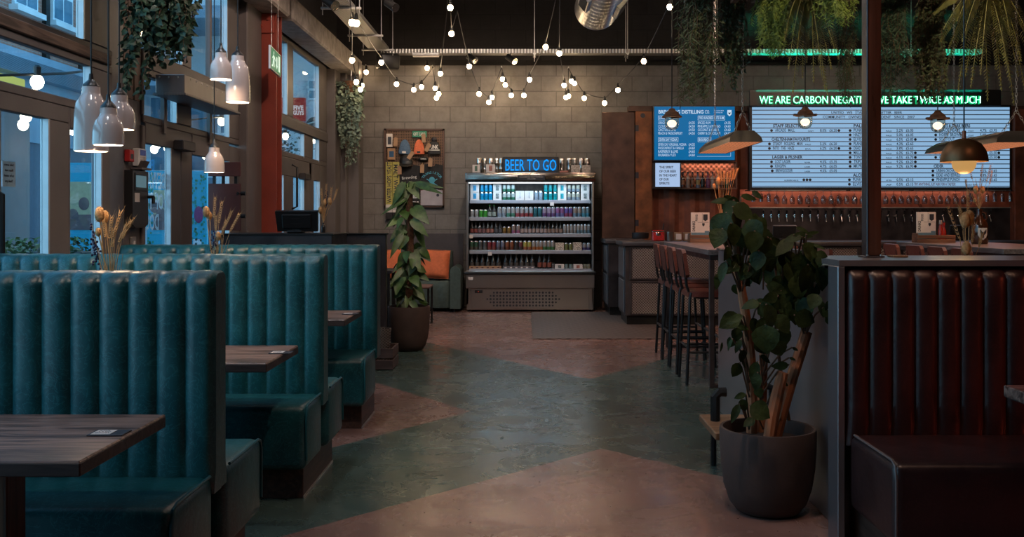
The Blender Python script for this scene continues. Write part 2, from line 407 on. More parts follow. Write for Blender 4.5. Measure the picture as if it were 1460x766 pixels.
M['fern'] = mat('olive_fern', (.19, .165, .040), .55, 0, .4, 16)
M['fern_bright'] = mat('bright_asparagus_fern', (.155, .20, .032), .55, 0, .35, 22)
M['string_leaf'] = mat('dull_green_trailer', (.060, .075, .030), .6, 0, .4, 25)
M['stem'] = mat('brown_stem', (.10, .055, .03), .8)
M['straw'] = mat('dry_straw', (.48, .29, .13), .85, 0, .25, 40)
M['teasel'] = mat('dried_teasel', (.52, .29, .125), .9, 0, .3, 60, .6, 200)
M['lavender'] = mat('dried_purple_flower', (.035, .025, .06), .9, 0, .3, 40)
M['ceramic'] = mat('white_glazed_ceramic', (.52, .43, .40), .16, 0, .03, spec=.6, coat=.4)
M['ceramic_in'] = mat('matt_white_lining', (.80, .74, .68), .7, 0, .02)
M['brass'] = mat('brown_brass', (.17, .080, .028), .42, .6, .12, 10, rvary=.06)
M['bulb'] = emit('warm_filament_bulb', (1, .72, .42), 34)
M['bulb_out'] = emit('outdoor_bulb', (1, .86, .62), 16)
M['bulb_soft'] = emit('soft_pendant_bulb', (1, .80, .56), 10)
M['globe'] = emit('amber_globe', (1, .55, .18), .5)
M['neon'] = emit('green_white_neon_tube', (.50, 1, .80), 2.2)
M['halo_green'] = emit('green_painted_glow', (.0, 1, .34), .5)  # glow around the neon letters, put into a colour of its own
M['led_blue'] = emit('blue_neon_lettering', (.0, .27, .80), 1.1)
M['screen_blue'] = emit('blue_screen', (.0, .122, .32), 1)
M['screen_white'] = emit('pale_blue_screen', (.36, .50, .74), 1)
M['lightbox'] = emit('white_lightbox', (.245, .435, .66), 1)
M['screen_text'] = emit('pale_screen_text', (.55, .74, .92), .9)
M['ink'] = mat('black_ink', (.015, .018, .03), .5)
M['ink_blue'] = mat('blue_ink', (.01, .07, .16), .5)
M['ink_red'] = mat('red_ink', (.18, .02, .03), .5)
M['heat'] = emit('glowing_heater_grille', (1, .34, .15), .62)
M['fridge_light'] = emit('cool_cabinet_tube', (.62, .84, 1), 5)
M['fridge_in'] = mat('grey_cabinet_lining', (.38, .40, .42), .4, .3, .06)
M['shelf'] = mat('pale_grey_shelf_rail', (.33, .34, .39), .35, .2, .05)
M['exit_green'] = emit('green_exit_panel', (.0, .15, .062), 1)
M['exit_white'] = emit('white_pictogram', (.7, .95, .82), .8)
M['glass'] = glassmat('window_glass', (.90, .95, .97), .75)
M['clear'] = glassmat('clear_glass', (.93, .95, .95), 1.0, .02, .03)
M['amber'] = mat('amber_bottle_glass', (.045, .014, .005), .12, 0, .1, spec=.8)
# ================================================================== THE SETTING
def floor_mat():
    m, nt, p, L = newmat('polished_two_tone_concrete')
    N = nt.nodes.new
    c = N('ShaderNodeTexCoord')
    wob = N('ShaderNodeTexNoise'); wob.inputs['Scale'].default_value = 5; wob.inputs['Detail'].default_value = 5; L(c.outputs['Object'], wob.inputs['Vector'])
    s = N('ShaderNodeSeparateXYZ'); L(c.outputs['Object'], s.inputs[0])
    def mth(op, a, b=None):
        n = N('ShaderNodeMath'); n.operation = op
        for i, q in enumerate((a, b)):
            if q is None: continue
            if isinstance(q, (int, float)): n.inputs[i].default_value = q
            else: L(q, n.inputs[i])
        return n.outputs[0]
    w = mth('MULTIPLY', mth('SUBTRACT', wob.outputs[0], .5), .05)
    X = mth('ADD', s.outputs['X'], w); Y = mth('ADD', s.outputs['Y'], w)
    def inside(expr): return mth('GREATER_THAN', expr, 0.0)
    a1 = inside(mth('SUBTRACT', mth('SUBTRACT', 5.73, Y), mth('MULTIPLY', mth('ABSOLUTE', mth('SUBTRACT', X, .44)), 1.07)))
    a2 = inside(mth('SUBTRACT', mth('SUBTRACT', Y, 8.18), mth('MULTIPLY', mth('ABSOLUTE', mth('SUBTRACT', X, .53)), 1.5)))
    a3 = inside(mth('SUBTRACT', mth('SUBTRACT', -.39, X), mth('MULTIPLY', mth('ABSOLUTE', mth('SUBTRACT', Y, 6.82)), .70)))
    a4 = inside(mth('SUBTRACT', mth('SUBTRACT', X, 1.40), mth('MULTIPLY', mth('ABSOLUTE', mth('SUBTRACT', Y, 6.82)), .70)))
    brown = mth('MAXIMUM', mth('MAXIMUM', a1, a2), mth('MAXIMUM', a3, a4))
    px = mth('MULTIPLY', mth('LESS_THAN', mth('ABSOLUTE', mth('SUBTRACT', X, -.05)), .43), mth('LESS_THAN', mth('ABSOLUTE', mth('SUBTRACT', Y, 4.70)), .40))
    def ramp(col, lo, sc_, p0=.32, p1=.68):
        n = N('ShaderNodeTexNoise'); n.inputs['Scale'].default_value = sc_; n.inputs['Detail'].default_value = 9; n.inputs['Roughness'].default_value = .68; n.inputs['Distortion'].default_value = .7
        L(c.outputs['Object'], n.inputs['Vector'])
        r = N('ShaderNodeValToRGB'); r.color_ramp.elements[0].position = p0; r.color_ramp.elements[1].position = p1
        r.color_ramp.elements[0].color = tuple(k*lo for k in col)+(1,); r.color_ramp.elements[1].color = tuple(col)+(1,)
        L(n.outputs[0], r.inputs[0]); return r.outputs[0]
    B = ramp((.265, .155, .128), .58, 1.7); T = ramp((.070, .112, .098), .42, 2.3)
    mx = N('ShaderNodeMixRGB'); L(brown, mx.inputs[0]); L(T, mx.inputs[1]); L(B, mx.inputs[2])
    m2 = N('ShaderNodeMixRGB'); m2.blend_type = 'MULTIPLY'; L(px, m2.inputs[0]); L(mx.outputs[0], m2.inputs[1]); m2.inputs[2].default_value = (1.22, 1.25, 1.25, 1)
    # trowel streaks and specks
    sp = N('ShaderNodeTexNoise'); sp.inputs['Scale'].default_value = 34; sp.inputs['Detail'].default_value = 2; L(c.outputs['Object'], sp.inputs['Vector'])
    sr = N('ShaderNodeMapRange'); sr.inputs[1].default_value = .70; sr.inputs[2].default_value = .76; L(sp.outputs[0], sr.inputs[0])
    m3 = N('ShaderNodeMixRGB'); L(sr.outputs[0], m3.inputs[0]); L(m2.outputs[0], m3.inputs[1]); m3.inputs[2].default_value = (.05, .035, .03, 1)
    L(m3.outputs[0], p.inputs['Base Color'])
    rn = N('ShaderNodeTexNoise'); rn.inputs['Scale'].default_value = 3.2; rn.inputs['Detail'].default_value = 8; rn.inputs['Roughness'].default_value = .7; rn.inputs['Distortion'].default_value = 1.0
    L(c.outputs['Object'], rn.inputs['Vector'])
    mr = N('ShaderNodeMapRange'); mr.inputs[1].default_value = .3; mr.inputs[2].default_value = .7; mr.inputs[3].default_value = .16; mr.inputs[4].default_value = .36
    L(rn.outputs[0], mr.inputs[0]); L(mr.outputs[0], p.inputs['Roughness'])
    bp = N('ShaderNodeBump'); bp.inputs['Strength'].default_value = .025; bp.inputs['Distance'].default_value = .01; L(rn.outputs[0], bp.inputs['Height']); L(bp.outputs[0], p.inputs['Normal'])
    p.inputs['Specular IOR Level'].default_value = .6
    return m
struct('floor', MB().box(-2.9, 8.2, -3.2, 15.3, -.12, 0), floor_mat(), 0)
struct('ceiling', MB().box(-3.1, 8.2, -3.2, 15.3, 5.2, 5.32), M['void'], 0)
M['block'] = blockwall('painted_concrete_block', (.185, .170, .160), (.215, .197, .185), (.135, .124, .116), .46, .233, .007)
M['block_dark'] = blockwall('black_painted_block', (.016, .013, .012), (.018, .015, .014), (.012, .010, .009), .46, .233, .009)
WY = 14.9
struct('wall_back', MB().box(-3.1, 8.2, WY, WY+.25, -.1, 3.655), M['block'], 0)
struct('wall_back_upper', MB().box(-3.1, 8.2, WY-.02, WY+.25, 3.655, 5.2), M['block_dark'], 0)
struct('wall_right', MB().box(8.0, 8.2, -3.2, 15, 0, 5.2), M['block_dark'], 0)
struct('wall_rear', MB().box(-3.1, 8.2, -3.2, -3.0, 0, 5.2), M['block_dark'], 0)
struct('baseboard_back', MB().box(-2.5, -.95, WY-.03, WY, 0, 1.105), mat('dark_wainscot_paint', (.055, .045, .048), .5, 0, .1), 0)

# ---------------------------------------------------------------- the shopfront on the left
FX0, FX1 = -2.87, -2.82
def bar(mb, y0, y1, z0, z1, x0=FX0, x1=FX1, b=.006): return mb.box(x0, x1, y0, y1, z0, z1, b)
def glazed(name, panes, bars, edge=(), m='frame'):
    """a glazed unit of the shopfront: frame bars and panes of glass"""
    r = struct_root(name, (-2.87, bars[0][0], 0))
    f = MB()
    for q in bars: bar(f, *q)
    f.obj('frame', M[m], r)
    if edge:
        e = MB()
        for y, z0, z1 in edge: e.box(-2.86, -2.812, y-.010, y+.010, z0, z1)
        e.obj('glazing_bead', M['frame_light'], r)
    for y0, y1, z0, z1 in panes: MB().box(-2.852, -2.846, y0, y1, z0, z1).obj('pane', M['glass'], r, smooth=0)
    return r
# clerestory strips and the big upper lights
glazed('window_1', [(1.0, 6.34, 2.085, 2.325)], [(1.0, 6.7, 2.03, 2.085), (1.0, 6.7, 2.325, 2.375), (6.36, 6.7, 2.085, 2.325)], [(6.35, 2.085, 2.325)])
glazed('window_2', [(1.0, 6.24, 2.485, 5.1)], [(1.0, 6.7, 2.445, 2.485), (6.26, 6.66, 2.485, 5.2)], [(6.25, 2.485, 5.2)], 'frame_dark')
glazed('window_3', [(7.26, 7.90, 2.11, 2.40), (8.29, 9.30, 2.11, 2.40)], [(7.24, 9.66, 2.055, 2.11), (7.24, 9.66, 2.40, 2.46), (7.92, 8.28, 2.11, 2.40), (9.33, 9.66, 2.11, 2.40), (7.22, 7.26, 2.11, 2.40)], [(7.91, 2.11, 2.4), (9.31, 2.11, 2.4)])
glazed('window_4', [(7.24, 8.03, 2.60, 5.1), (8.29, 8.78, 2.60, 5.1), (8.82, 9.24, 2.60, 5.1)], [(7.24, 9.66, 2.46, 2.60), (8.05, 8.28, 2.6, 5.2), (8.78, 8.82, 2.6, 5.2), (9.26, 9.66, 2.6, 5.2)], [(8.04, 2.6, 5.2), (9.25, 2.6, 5.2)])
glazed('window_5', [(10.46, 11.56, 2.56, 3.42), (11.90, 13.33, 2.56, 3.42)], [(10.45, 13.9, 2.405, 2.56), (11.58, 11.90, 2.56, 3.42), (13.35, 13.9, 2.56, 3.42), (10.45, 13.9, 3.40, 3.47)], [(11.57, 2.56, 3.42), (13.34, 2.56, 3.42)])
glazed('window_6', [(10.46, 12.44, 2.10, 2.42), (13.0, 13.34, 2.10, 2.42)], [(10.45, 13.9, 2.06, 2.125), (12.46, 13.0, 2.125, 2.42), (13.36, 13.9, 2.125, 2.42)], [(12.45, 2.1, 2.42), (13.35, 2.1, 2.42)])
# doors and side lights under them
def door(name, panes, bars, edge=(), closer=None, handle=None):
    r = glazed(name, panes, bars, edge)
    if closer:
        y, z = closer; MB().box(-2.82, -2.74, y-.15, y+.15, z-.04, z+.04, .008).obj('door_closer', M['frame_dark'], r)
    if handle:
        y, z0, z1 = handle
        MB().tube([(-2.80, y, z0), (-2.74, y, z0+.03), (-2.74, y, z1-.03), (-2.80, y, z1)], .013, 8).obj('door_handle', M['black_metal'], r)
    return r
door('door_1', [(3.2, 5.0, .2, 1.93), (5.28, 5.78, .2, 1.93)], [(1.0, 6.06, 1.93, 2.03), (5.06, 5.28, 0, 1.93), (5.80, 6.06, 0, 1.93), (1.0, 5.9, 0, .2), (3.0, 3.2, .2, 1.93)], [(5.79, .2, 1.93)], None, (5.14, .9, 1.5))
glazed('window_7', [(6.08, 6.50, .3, 1.90)], [(6.06, 6.08, 0, 2.03), (6.52, 6.66, 0, 2.03), (6.08, 6.52, 1.90, 2.03), (6.08, 6.52, 0, .3)], [(6.51, .3, 1.9)])
dr = door('door_2', [(7.28, 7.77, .2, 1.90)], [(7.22, 7.28, 0, 2.03), (7.28, 8.28, 1.90, 2.055), (7.79, 8.02, 0, 1.9), (7.28, 7.79, 0, .2), (8.04, 8.28, 0, 1.9)], [(7.78, .2, 1.9)], (8.0, 1.93))
# white lettering on the outside of the door glass, read backwards from indoors
tx = MB(); tx.T = Matrix.Translation((-2.856, 7.50, 0)) @ Matrix.Rotation(PI/2, 4, 'Z')
for k, (t, z) in enumerate((('BEWARE', 1.575), ('OF THE', 1.415), ('DOG', 1.255))): tx.text(t, 0, z, 0, .12, (.52, .48, .27)[k], 'C', .001, .02, mirror=True)
def vinyl():
    m = bpy.data.materials.new('white_vinyl'); m.use_nodes = True; nt = m.node_tree; nt.nodes.clear(); L = nt.links.new
    o = nt.nodes.new('ShaderNodeOutputMaterial'); mx = nt.nodes.new('ShaderNodeMixShader'); t = nt.nodes.new('ShaderNodeBsdfTranslucent'); d = nt.nodes.new('ShaderNodeBsdfDiffuse')
    t.inputs[0].default_value = (.75, .78, .80, 1); d.inputs[0].default_value = (.75, .75, .75, 1); mx.inputs[0].default_value = .35
    L(t.outputs[0], mx.inputs[1]); L(d.outputs[0], mx.inputs[2]); L(mx.outputs[0], o.inputs[0]); return m
tx.obj('lettering', vinyl(), dr, smooth=0)
glazed('window_8', [(8.30, 9.30, .25, 1.88)], [(8.28, 8.30, 0, 2.03), (9.33, 9.66, 0, 2.03), (8.30, 9.33, 1.88, 2.055), (8.3, 9.33, 0, .25)], [(9.31, .25, 1.88)])
dr3 = door('door_3', [(10.46, 11.40, .2, 1.84), (11.95, 12.42, .2, 1.84)], [(10.45, 12.9, 1.84, 2.06), (11.42, 11.90, 0, 1.84), (12.48, 12.78, 0, 1.84), (10.45, 12.9, 0, .2)], [(11.40, .2, 1.84), (12.45, .2, 1.84)], (12.35, 1.86), (11.75, 1.45, 1.98))
glazed('window_9', [(13.05, 13.38, .2, 1.84)], [(12.78, 13.05, 0, 2.06), (13.42, 13.9, 0, 2.06), (13.05, 13.42, 1.84, 2.06), (13.05, 13.42, 0, .2)], [(13.40, .2, 1.84)])
# posts, beams, linings
struct('trim_1', MB().box(-2.95, -2.83, 6.66, 6.90, 0, 5.2, .006), mat('blue_grey_steel_post', (.13, .13, .15), .4, .3, .08), .3)
struct('trim_2', MB().box(-2.95, -2.84, 6.92, 7.24, 0, 2.2, .004), M['frame'], .3)
struct('trim_3', MB().box(-2.95, -2.84, 6.92, 7.24, 2.2, 5.2, .004).box(-2.95, -2.83, 7.10, 7.14, 2.2, 5.2), M['board'], .3)
struct('trim_4', MB().box(-2.86, -2.80, 1.0, 6.64, 2.375, 2.445, .006), M['timber'], .3)
struct('trim_5', MB().box(-2.95, -2.74, 9.66, 10.18, 0, 5.2, .01), M['frame'], .3)
struct('trim_6', MB().box(-2.87, -2.80, 10.45, 13.9, 2.41, 2.53, .006), M['frame'], .3)
struct('trim_7', MB().box(-2.78, -2.5, -1.0, 10.40, 3.47, 3.78, .02), M['concrete'], .3)
struct('trim_8', MB().box(-2.78, -2.48, 10.46, 14.85, 3.45, 3.72, .02), M['concrete'], .3)
struct('trim_9', MB().box(-2.88, -2.70, 13.9, 14.3, 0, 3.46, .01).box(-3.0, -2.62, 14.3, 14.5, 0, 3.46, .01).box(-3.0, -2.47, 14.5, WY, 0, 3.66, .01), M['frame'], .3)
struct('wall_left', MB().box(-3.1, -2.95, -3.2, 1.0, 0, 5.2).box(-2.95, -2.87, 9.7, 15.0, 3.47, 5.2).box(-3.0, -2.95, 14.3, 15, 0, 5.2), M['frame_dark'], 0)
# red steel column, an H section with a bolted splice plate
hc = MB(); hc.box(-2.86, -2.59, 10.19, 10.212, 0, 5.2, .003).box(-2.86, -2.59, 10.40, 10.422, 0, 5.2, .003).box(-2.735, -2.715, 10.2, 10.41, 0, 5.2)
hc.box(-2.80, -2.61, 10.165, 10.19, 3.26, 3.46, .004)
for x, z in ((-2.75, 3.33), (-2.66, 3.41)): hc.cyl((x, 10.165, z), (x, 10.14, z), .022, n=6)
struct('trim_10', hc, M['red_steel'], .3)

# ---------------------------------------------------------------- the street outside
struct('ground_outside', MB().box(-30, -2.95, -6, 45, -.25, -.12), mat('grey_paving', (.20, .20, .21), .6, 0, .2, 4), 0)
M['brick'] = blockwall('red_street_brick', (.33, .135, .10), (.42, .19, .14), (.36, .28, .25), .22, .075, .010, 'yz')
M['blue_clad'] = mat('blue_grey_cladding', (.22, .30, .38), .6, 0, .08, 3)
M['pale_render'] = mat('pale_render', (.62, .66, .70), .7, 0, .06, 3)
M['blind'] = mat('white_window_frame', (.66, .74, .80), .5)
M['night_glass'] = mat('dim_window_glass', (.10, .20, .29), .1, 0, .3, 2, spec=.8)
M['turquoise'] = mat('turquoise_poster', (.0, .34, .50), .5, 0, .06)
b = thing('brick_building', 'red brick building with white sash windows across the street, seen through the upper left panes', 'building', (-12, 20, -.12))
MB().box(-14, -11.0, 13, 28.5, 4.9, 11).obj('wall', M['brick'], b, smooth=0)
MB().box(-14, -10.9, 13, 28.5, 3.0, 4.9).box(-10.95, -10.75, 13, 28.5, 4.75, 4.92).obj('shop_fascia', M['blue_clad'], b, smooth=0)
MB().box(-14, -10.95, 13, 28.5, -.12, 3.0).obj('shop_base', mat('dark_blue_shopfront', (.09, .12, .16), .4), b, smooth=0)
g = MB()
for k in range(15): g.box(-10.9, -10.62, 13, 28.5, 4.38+k*.022, 4.388+k*.022)
g.obj('ribbed_canopy', M['blue_clad'], b, smooth=0)
for k, y in enumerate((16.2, 18.5, 21.5, 23.2, 25.4)):
    wf = MB().box(-11.03, -10.93, y-.5, y+.5, 5.9, 7.9).obj('sash_window', M['blind'], b, smooth=0)
    pn = MB()
    for yy in (-.44, .03):
        for zz in (5.98, 6.62, 7.28): pn.box(-10.94, -10.92, y+yy, y+yy+.41, zz, zz+.54)
    pn.obj('pane', M['night_glass'], wf, smooth=0)
    MB().box(-11.05, -10.8, y-.62, y+.62, 5.78, 5.9).obj('sill', M['pale_render'], b, smooth=0)
for y in (19.9, 22.4, 24.2): MB().box(-11.02, -10.9, y-.09, y+.09, 4.9, 11).obj('drainpipe', M['black_metal'], b, smooth=0)
sg = thing('shop_sign', 'plain yellow shop sign panel across the street, at the far left pane', 'sign', (-10.7, 20.5, 3.9))
MB().box(-10.74, -10.66, 17.0, 20.9, 3.62, 4.28, .01).obj('panel', emit('lit_yellow_sign', (.62, .66, .16), .75), sg, smooth=0)
b = thing('street_building', 'pale modern building with a flat soffit and tall windows at the end of the street', 'building', (-7, 26.5, -.12))
MB().box(-10.4, -2.96, 26, 27, -.12, 12).obj('wall', M['pale_render'], b, smooth=0)
MB().box(-10.4, -2.96, 23.6, 26, 6.15, 6.45).box(-10.4, -7.2, 24.2, 26, 4.6, 4.75).obj('soffit', M['blue_clad'], b, smooth=0)
for x0, x1, z0, z1 in ((-8.9, -8.15, 2.6, 4.5), (-8.05, -7.3, 2.6, 4.5), (-5.72, -5.22, 4.5, 4.95), (-8.9, -8.2, .2, 2.4), (-7.2, -6.7, .2, 2.2), (-9.9, -9.3, 2.6, 4.5), (-5.1, -4.7, .2, 2.3)):
    w = MB().box(x0-.05, x1+.05, 25.93, 26.02, z0-.05, z1+.05).obj('window', M['blind'], b, smooth=0)
    MB().box(x0, x1, 25.91, 25.94, z0, (z0+z1)/2-.03).box(x0, x1, 25.91, 25.94, (z0+z1)/2+.03, z1).obj('pane', M['night_glass'], w, smooth=0)
sg = thing('burger_sign', 'square red sign with white two-line lettering on the pale building down the street', 'sign', (-6.0, 25.8, 3.9))
MB().box(-6.42, -5.80, 25.75, 25.9, 3.88, 4.49, .01).obj('panel', emit('lit_red_sign', (.42, .03, .035), .55), sg, smooth=0)
MB().text('FIVE', -5.965, 4.17, 25.74, .11, .26, 'C', .01, .03).text('GUYS', -5.965, 4.04, 25.74, .11, .28, 'C', .01, .03).obj('lettering', emit('lit_white_letters', (.9, .9, .95), .8), sg, smooth=0)
tag(MB().cyl((-5.45, 25.95, 3.75), (-5.45, 25.3, 3.72), .22, .22, 16).obj('wall_lamp', M['frame_dark'], None, (-5.45, 25.9, 3.7)), 'grey drum-shaped wall lamp on the pale building beside the red sign', 'lamp')
# poster hoarding
def poster(x0, x1, z0, z1, y, label, pattern):
    r = thing('poster_panel', label, 'poster', ((x0+x1)/2, y, -.12), 'poster panels in the street')
    MB().box(x0, x1, y, y+.08, -.12, z1, .006).obj('panel', M['turquoise'], r, smooth=0)
    pb = MB(); rr = random.Random(int(-x0*100))
    for k in range(90):
        x = x0+.02+.10*rr.random() if k % 2 else x1-.02-.10*rr.random(); z = z0+(z1-z0)*rr.random()
        pb.box(x-.015, x+.015, y-.006, y, z-.02, z+.02)
    pb.obj('leaf_border', mat('poster_leaves', (.02, .22, .13), .6, 0, .5, 30), r, smooth=0)
    if pattern == 'photo':
        q = MB().box(x0+.12, x1-.12, y-.008, y, z0+.95, z1-.35); q.obj('photo_area', mat('poster_cream', (.42, .36, .22), .6), r, smooth=0)
        q = MB()
        for k, (u, v) in enumerate(((.25, .0), (.65, .05), (.45, -.16))): q.sphere((x0+(x1-x0)*u, y-.01, z0+1.15+v), .10, 12, 8, (1, .1, 1.2))
        q.box(x0+.12, x1-.12, y-.012, y-.004, z0+.72, z0+1.0); q.obj('figures', mat('poster_brown', (.13, .085, .09), .6), r)
    else:
        q = MB().sphere(((x0+x1)/2, y-.01, z0+1.0), .12, 12, 8, (.7, .1, 1.3)); q.obj('figures', mat('poster_plum', (.22, .03, .12), .6), r)
        MB().box(x0+.2, x1-.25, y-.006, y, z0+.25, z0+.55).obj('photo_area', M['pale_render'], r, smooth=0)
    return r
poster(-8.75, -7.75, .4, 2.35, 18.0, 'turquoise poster panel with brown figures, seen beyond the tall white lamps', 'photo')
poster(-6.95, -6.35, .4, 2.2, 18.0, 'turquoise poster panel with a leaf border behind the lettered glass door', 'photo')
poster(-6.15, -5.85, .4, 2.2, 18.0, 'narrow turquoise poster strip with a plum figure, right of the lettered door', 'plum')
sh = thing('street_cabinet', 'tall blue-grey cladded kiosk standing outside the far left door', 'kiosk', (-6.4, 10.5, -.12))
MB().box(-7.6, -5.75, 10.4, 11.4, -.12, 2.6, .02).obj('body', mat('slate_panel', (.115, .145, .19), .45, 0, .1, 3), sh, smooth=.3)
MB().box(-7.7, -5.7, 10.3, 11.5, 2.6, 2.72, .02).obj('roof', M['blue_clad'], sh, smooth=.3)
MB().box(-6.05, -5.95, 10.33, 10.42, -.1, 2.6).obj('brown_post', M['maroon'], sh, smooth=0)
# planters on the pavement with leafy shrubs
for k, (x, y, lab) in enumerate(((-4.45, 8.35, 'dark window box of green shrubs outside the far left door'), (-4.75, 10.1, 'dark window box of green shrubs outside, behind the dried teasels'))):
    r = thing('street_planter', lab, 'planter', (x, y, -.12), 'planters outside')
    MB().box(x-.9, x+.25, y-.16, y+.16, -.12, 1.0, .01).obj('box', M['frame_dark'], r, smooth=.3)
    fo = MB(); rr = random.Random(5+k)
    for i in range(420):
        c = Vector((x-.9+1.15*rr.random(), y-.18+.36*rr.random(), .98+.16*rr.random()))
        d = Euler((rr.uniform(-1, 1), rr.uniform(-1, 1), rr.uniform(0, 6))).to_matrix(); s = .03
        fo.add([c+d @ Vector(q) for q in ((-s, 0, 0), (0, -s*.6, 0), (s, 0, 0), (0, s*.6, 0))], [(0, 1, 2, 3)])
    fo.obj('foliage', M['leaf'], r, smooth=0)
tr = thing('street_tree', 'small dark street tree seen through the strip window beyond the red column', 'tree', (-5.6, 21, -.12))
MB().tube([(-5.6, 21, -.12), (-5.55, 21, 1.6), (-5.5, 21, 2.6)], [.08, .06, .03], 8).obj('trunk', M['stem'], tr)
fo = MB(); rr = random.Random(11)
for i in range(900):
    a, bb, cc = (rr.gauss(0, 1) for _ in range(3)); c = Vector((-5.6+.38*a, 21+.3*bb, 2.75+.28*cc))
    d = Euler((rr.uniform(-1, 1), rr.uniform(-1, 1), rr.uniform(0, 6))).to_matrix(); s = .05
    fo.add([c+d @ Vector(q) for q in ((-s, 0, 0), (0, -s*.6, 0), (s, 0, 0), (0, s*.6, 0))], [(0, 1, 2, 3)])
fo.obj('foliage', mat('dusk_leaves', (.04, .06, .05), .6, 0, .4), tr, smooth=0)
# festoon lights outside
def festoon(name, label, pts, bulbs, mb='bulb_out', r=.05, z=None):
    root = thing(name, label, 'string lights', pts[0])
    MB().tube(pts, .012, 6).obj('cable', M['black'], root)
    for p in bulbs:
        p = Vector(p)
        s_ = MB().lathe([(.0, 0), (.026, 0), (.03, .07), (.018, .085), (0, .085)], p+Vector((0, 0, r*.9)), 10).obj('lamp_holder', M['black'], root)
        MB().sphere(p, r, 12, 8, (1, 1, 1.15)).obj('bulb', M[mb], root)
    return root
festoon('outdoor_string_lights', 'outdoor string of round bulbs hanging beyond the left doors', [(-4.2, 3.0, 2.45), PX(-20, 108, 7.4), PX(52, 106, 7.6), PX(90, 105, 8.0), PX(150, 98, 9.0)],
        [PX(53, 117, 7.6), PX(-30, 120, 7.4), PX(8, 40+22, 11.5)][:2])
festoon('outdoor_string_lights', 'outdoor string of bulbs low behind the far left door glass', [(-5.2, 6, 2.3), PX(35, 160, 9.0), PX(105, 176, 10.0), PX(195, 178, 13)],
        [PX(37, 166, 9.0), PX(33, 178, 9.6), PX(103, 185, 10.0)])
festoon('outdoor_string_lights', 'outdoor string of bulbs beyond the lettered door and its side light', [PX(200, 200, 12), PX(225, 198, 12.5), PX(262, 172, 12.5), PX(317, 166, 13), PX(345, 160, 13.5), PX(352, 150, 25.85)],
        [PX(223, 207, 12.5), PX(220, 213, 13), PX(239, 211, 12.8), PX(295, 212, 13), PX(316, 173.5, 13.0), PX(293, 222, 14)])
festoon('outdoor_string_lights', 'outdoor string of bulbs beyond the red column', [PX(390, 180, 15), PX(408, 185, 15.5), PX(440, 176, 17), PX(462, 170, 18), PX(480, 165, 25.95)],
        [PX(407, 194.5, 15.5), PX(447, 200, 17)])
# lamps, papers on the left shopfront outside
tag(MB().prism([(-6.02, 1.75), (-5.92, 1.75), (-5.88, 1.92), (-6.06, 1.92)], 'y', 10.2, 10.38).obj('wall_light', M['white'], None, (-5.97, 10.3, 1.75)), 'white wedge-shaped wall light on the kiosk outside the far left door', 'lamp')
pp = thing('paper_notice', 'white printed notice stuck on the far left door glass, lettering reversed', 'notice', (-2.87, 5.42, 1.52))
MB().box(-2.874, -2.870, 5.38, 5.52, 1.52, 1.66).obj('sheet', mat('pale_blue_paper', (.42, .55, .66), .6), pp, smooth=0)
tt = MB(); tt.T = Matrix.Translation((-2.869, 5.45, 0)) @ Matrix.Rotation(PI/2, 4, 'Z')
for k in range(4): tt.text(('Table service', 'Please wait', 'to be seated', 'Thank you')[k], 0, 1.635-.03*k, 0, .014, None, 'C', .001, mirror=True)
tt.obj('lettering', M['ink'], pp, smooth=0)
# ================================================================== builders
def sweep_channels(mb, path, x0, x1, pitch, bulge, fade_end=True, sub=8, er=.02):
    """upholstery: a path in (y, z) swept along x in vertical tufted channels"""
    n = max(1, round((x1-x0)/pitch)); w = (x1-x0)/n
    P = [Vector((0, a, b)) for a, b in path]; k = len(P); N = []
    for i in range(k):
        t = P[min(i+1, k-1)]-P[max(i-1, 0)]; t.normalize(); N.append(Vector((0, -t.z, t.y)))
    xs = []
    for c in range(n):
        for s in range(sub): xs.append((x0+w*c+w*s/sub, s/sub))
    xs.append((x1, 0)); vs = []
    tot = [0]
    for i in range(1, k): tot.append(tot[-1]+(P[i]-P[i-1]).length)
    for x, u in xs:
        e = min(x-x0, x1-x); cut = 0
        if e < er: cut = er-math.sqrt(max(0, er*er-(er-e)**2))
        h = bulge*(1-abs(2*u-1)**3.2)
        for i in range(k):
            f = 1
            a = min(tot[i], tot[-1]-tot[i])
            if fade_end and a < .03: f = a/.03
            if i > k*.45: f *= max(.2, 1-(i/k-.42)*2.6)
            d = h*f-cut*f*(1 if bulge > 0 else -1)
            vs.append((x, P[i].y+N[i].y*d, P[i].z+N[i].z*d))
    m = len(xs)
    fs = [(a*k+i, a*k+i+1, (a+1)*k+i+1, (a+1)*k+i) for a in range(m-1) for i in range(k-1)]
    fs += [tuple(range(k)), tuple(range((m-1)*k+k-1, (m-1)*k-1, -1))]
    return mb.add(vs, fs)
def back_path(yf, th, z0, z1, dr=1, lean=0):
    """front face up, over the top, down the plain rear; dr=1: front looks to -y"""
    r = .05; p = []
    for i in range(9): p.append((yf+dr*lean*i/8, z0+(z1-r-z0)*i/8))
    yt = yf+dr*lean
    for i in range(1, 7):
        a = PI/2*i/6; p.append((yt+dr*(r-r*math.cos(a)), z1-r+r*math.sin(a)))
    p.append((yt+dr*(th-.006), z1)); p.append((yt+dr*th, z1-.01)); p.append((yt+dr*th, z0))
    return p if dr > 0 else p
def cushion(mb, x0, x1, y0, y1, z0, z1, r=.035, seg=3): return mb.box(x0, x1, y0, y1, z0, z1, r, seg)
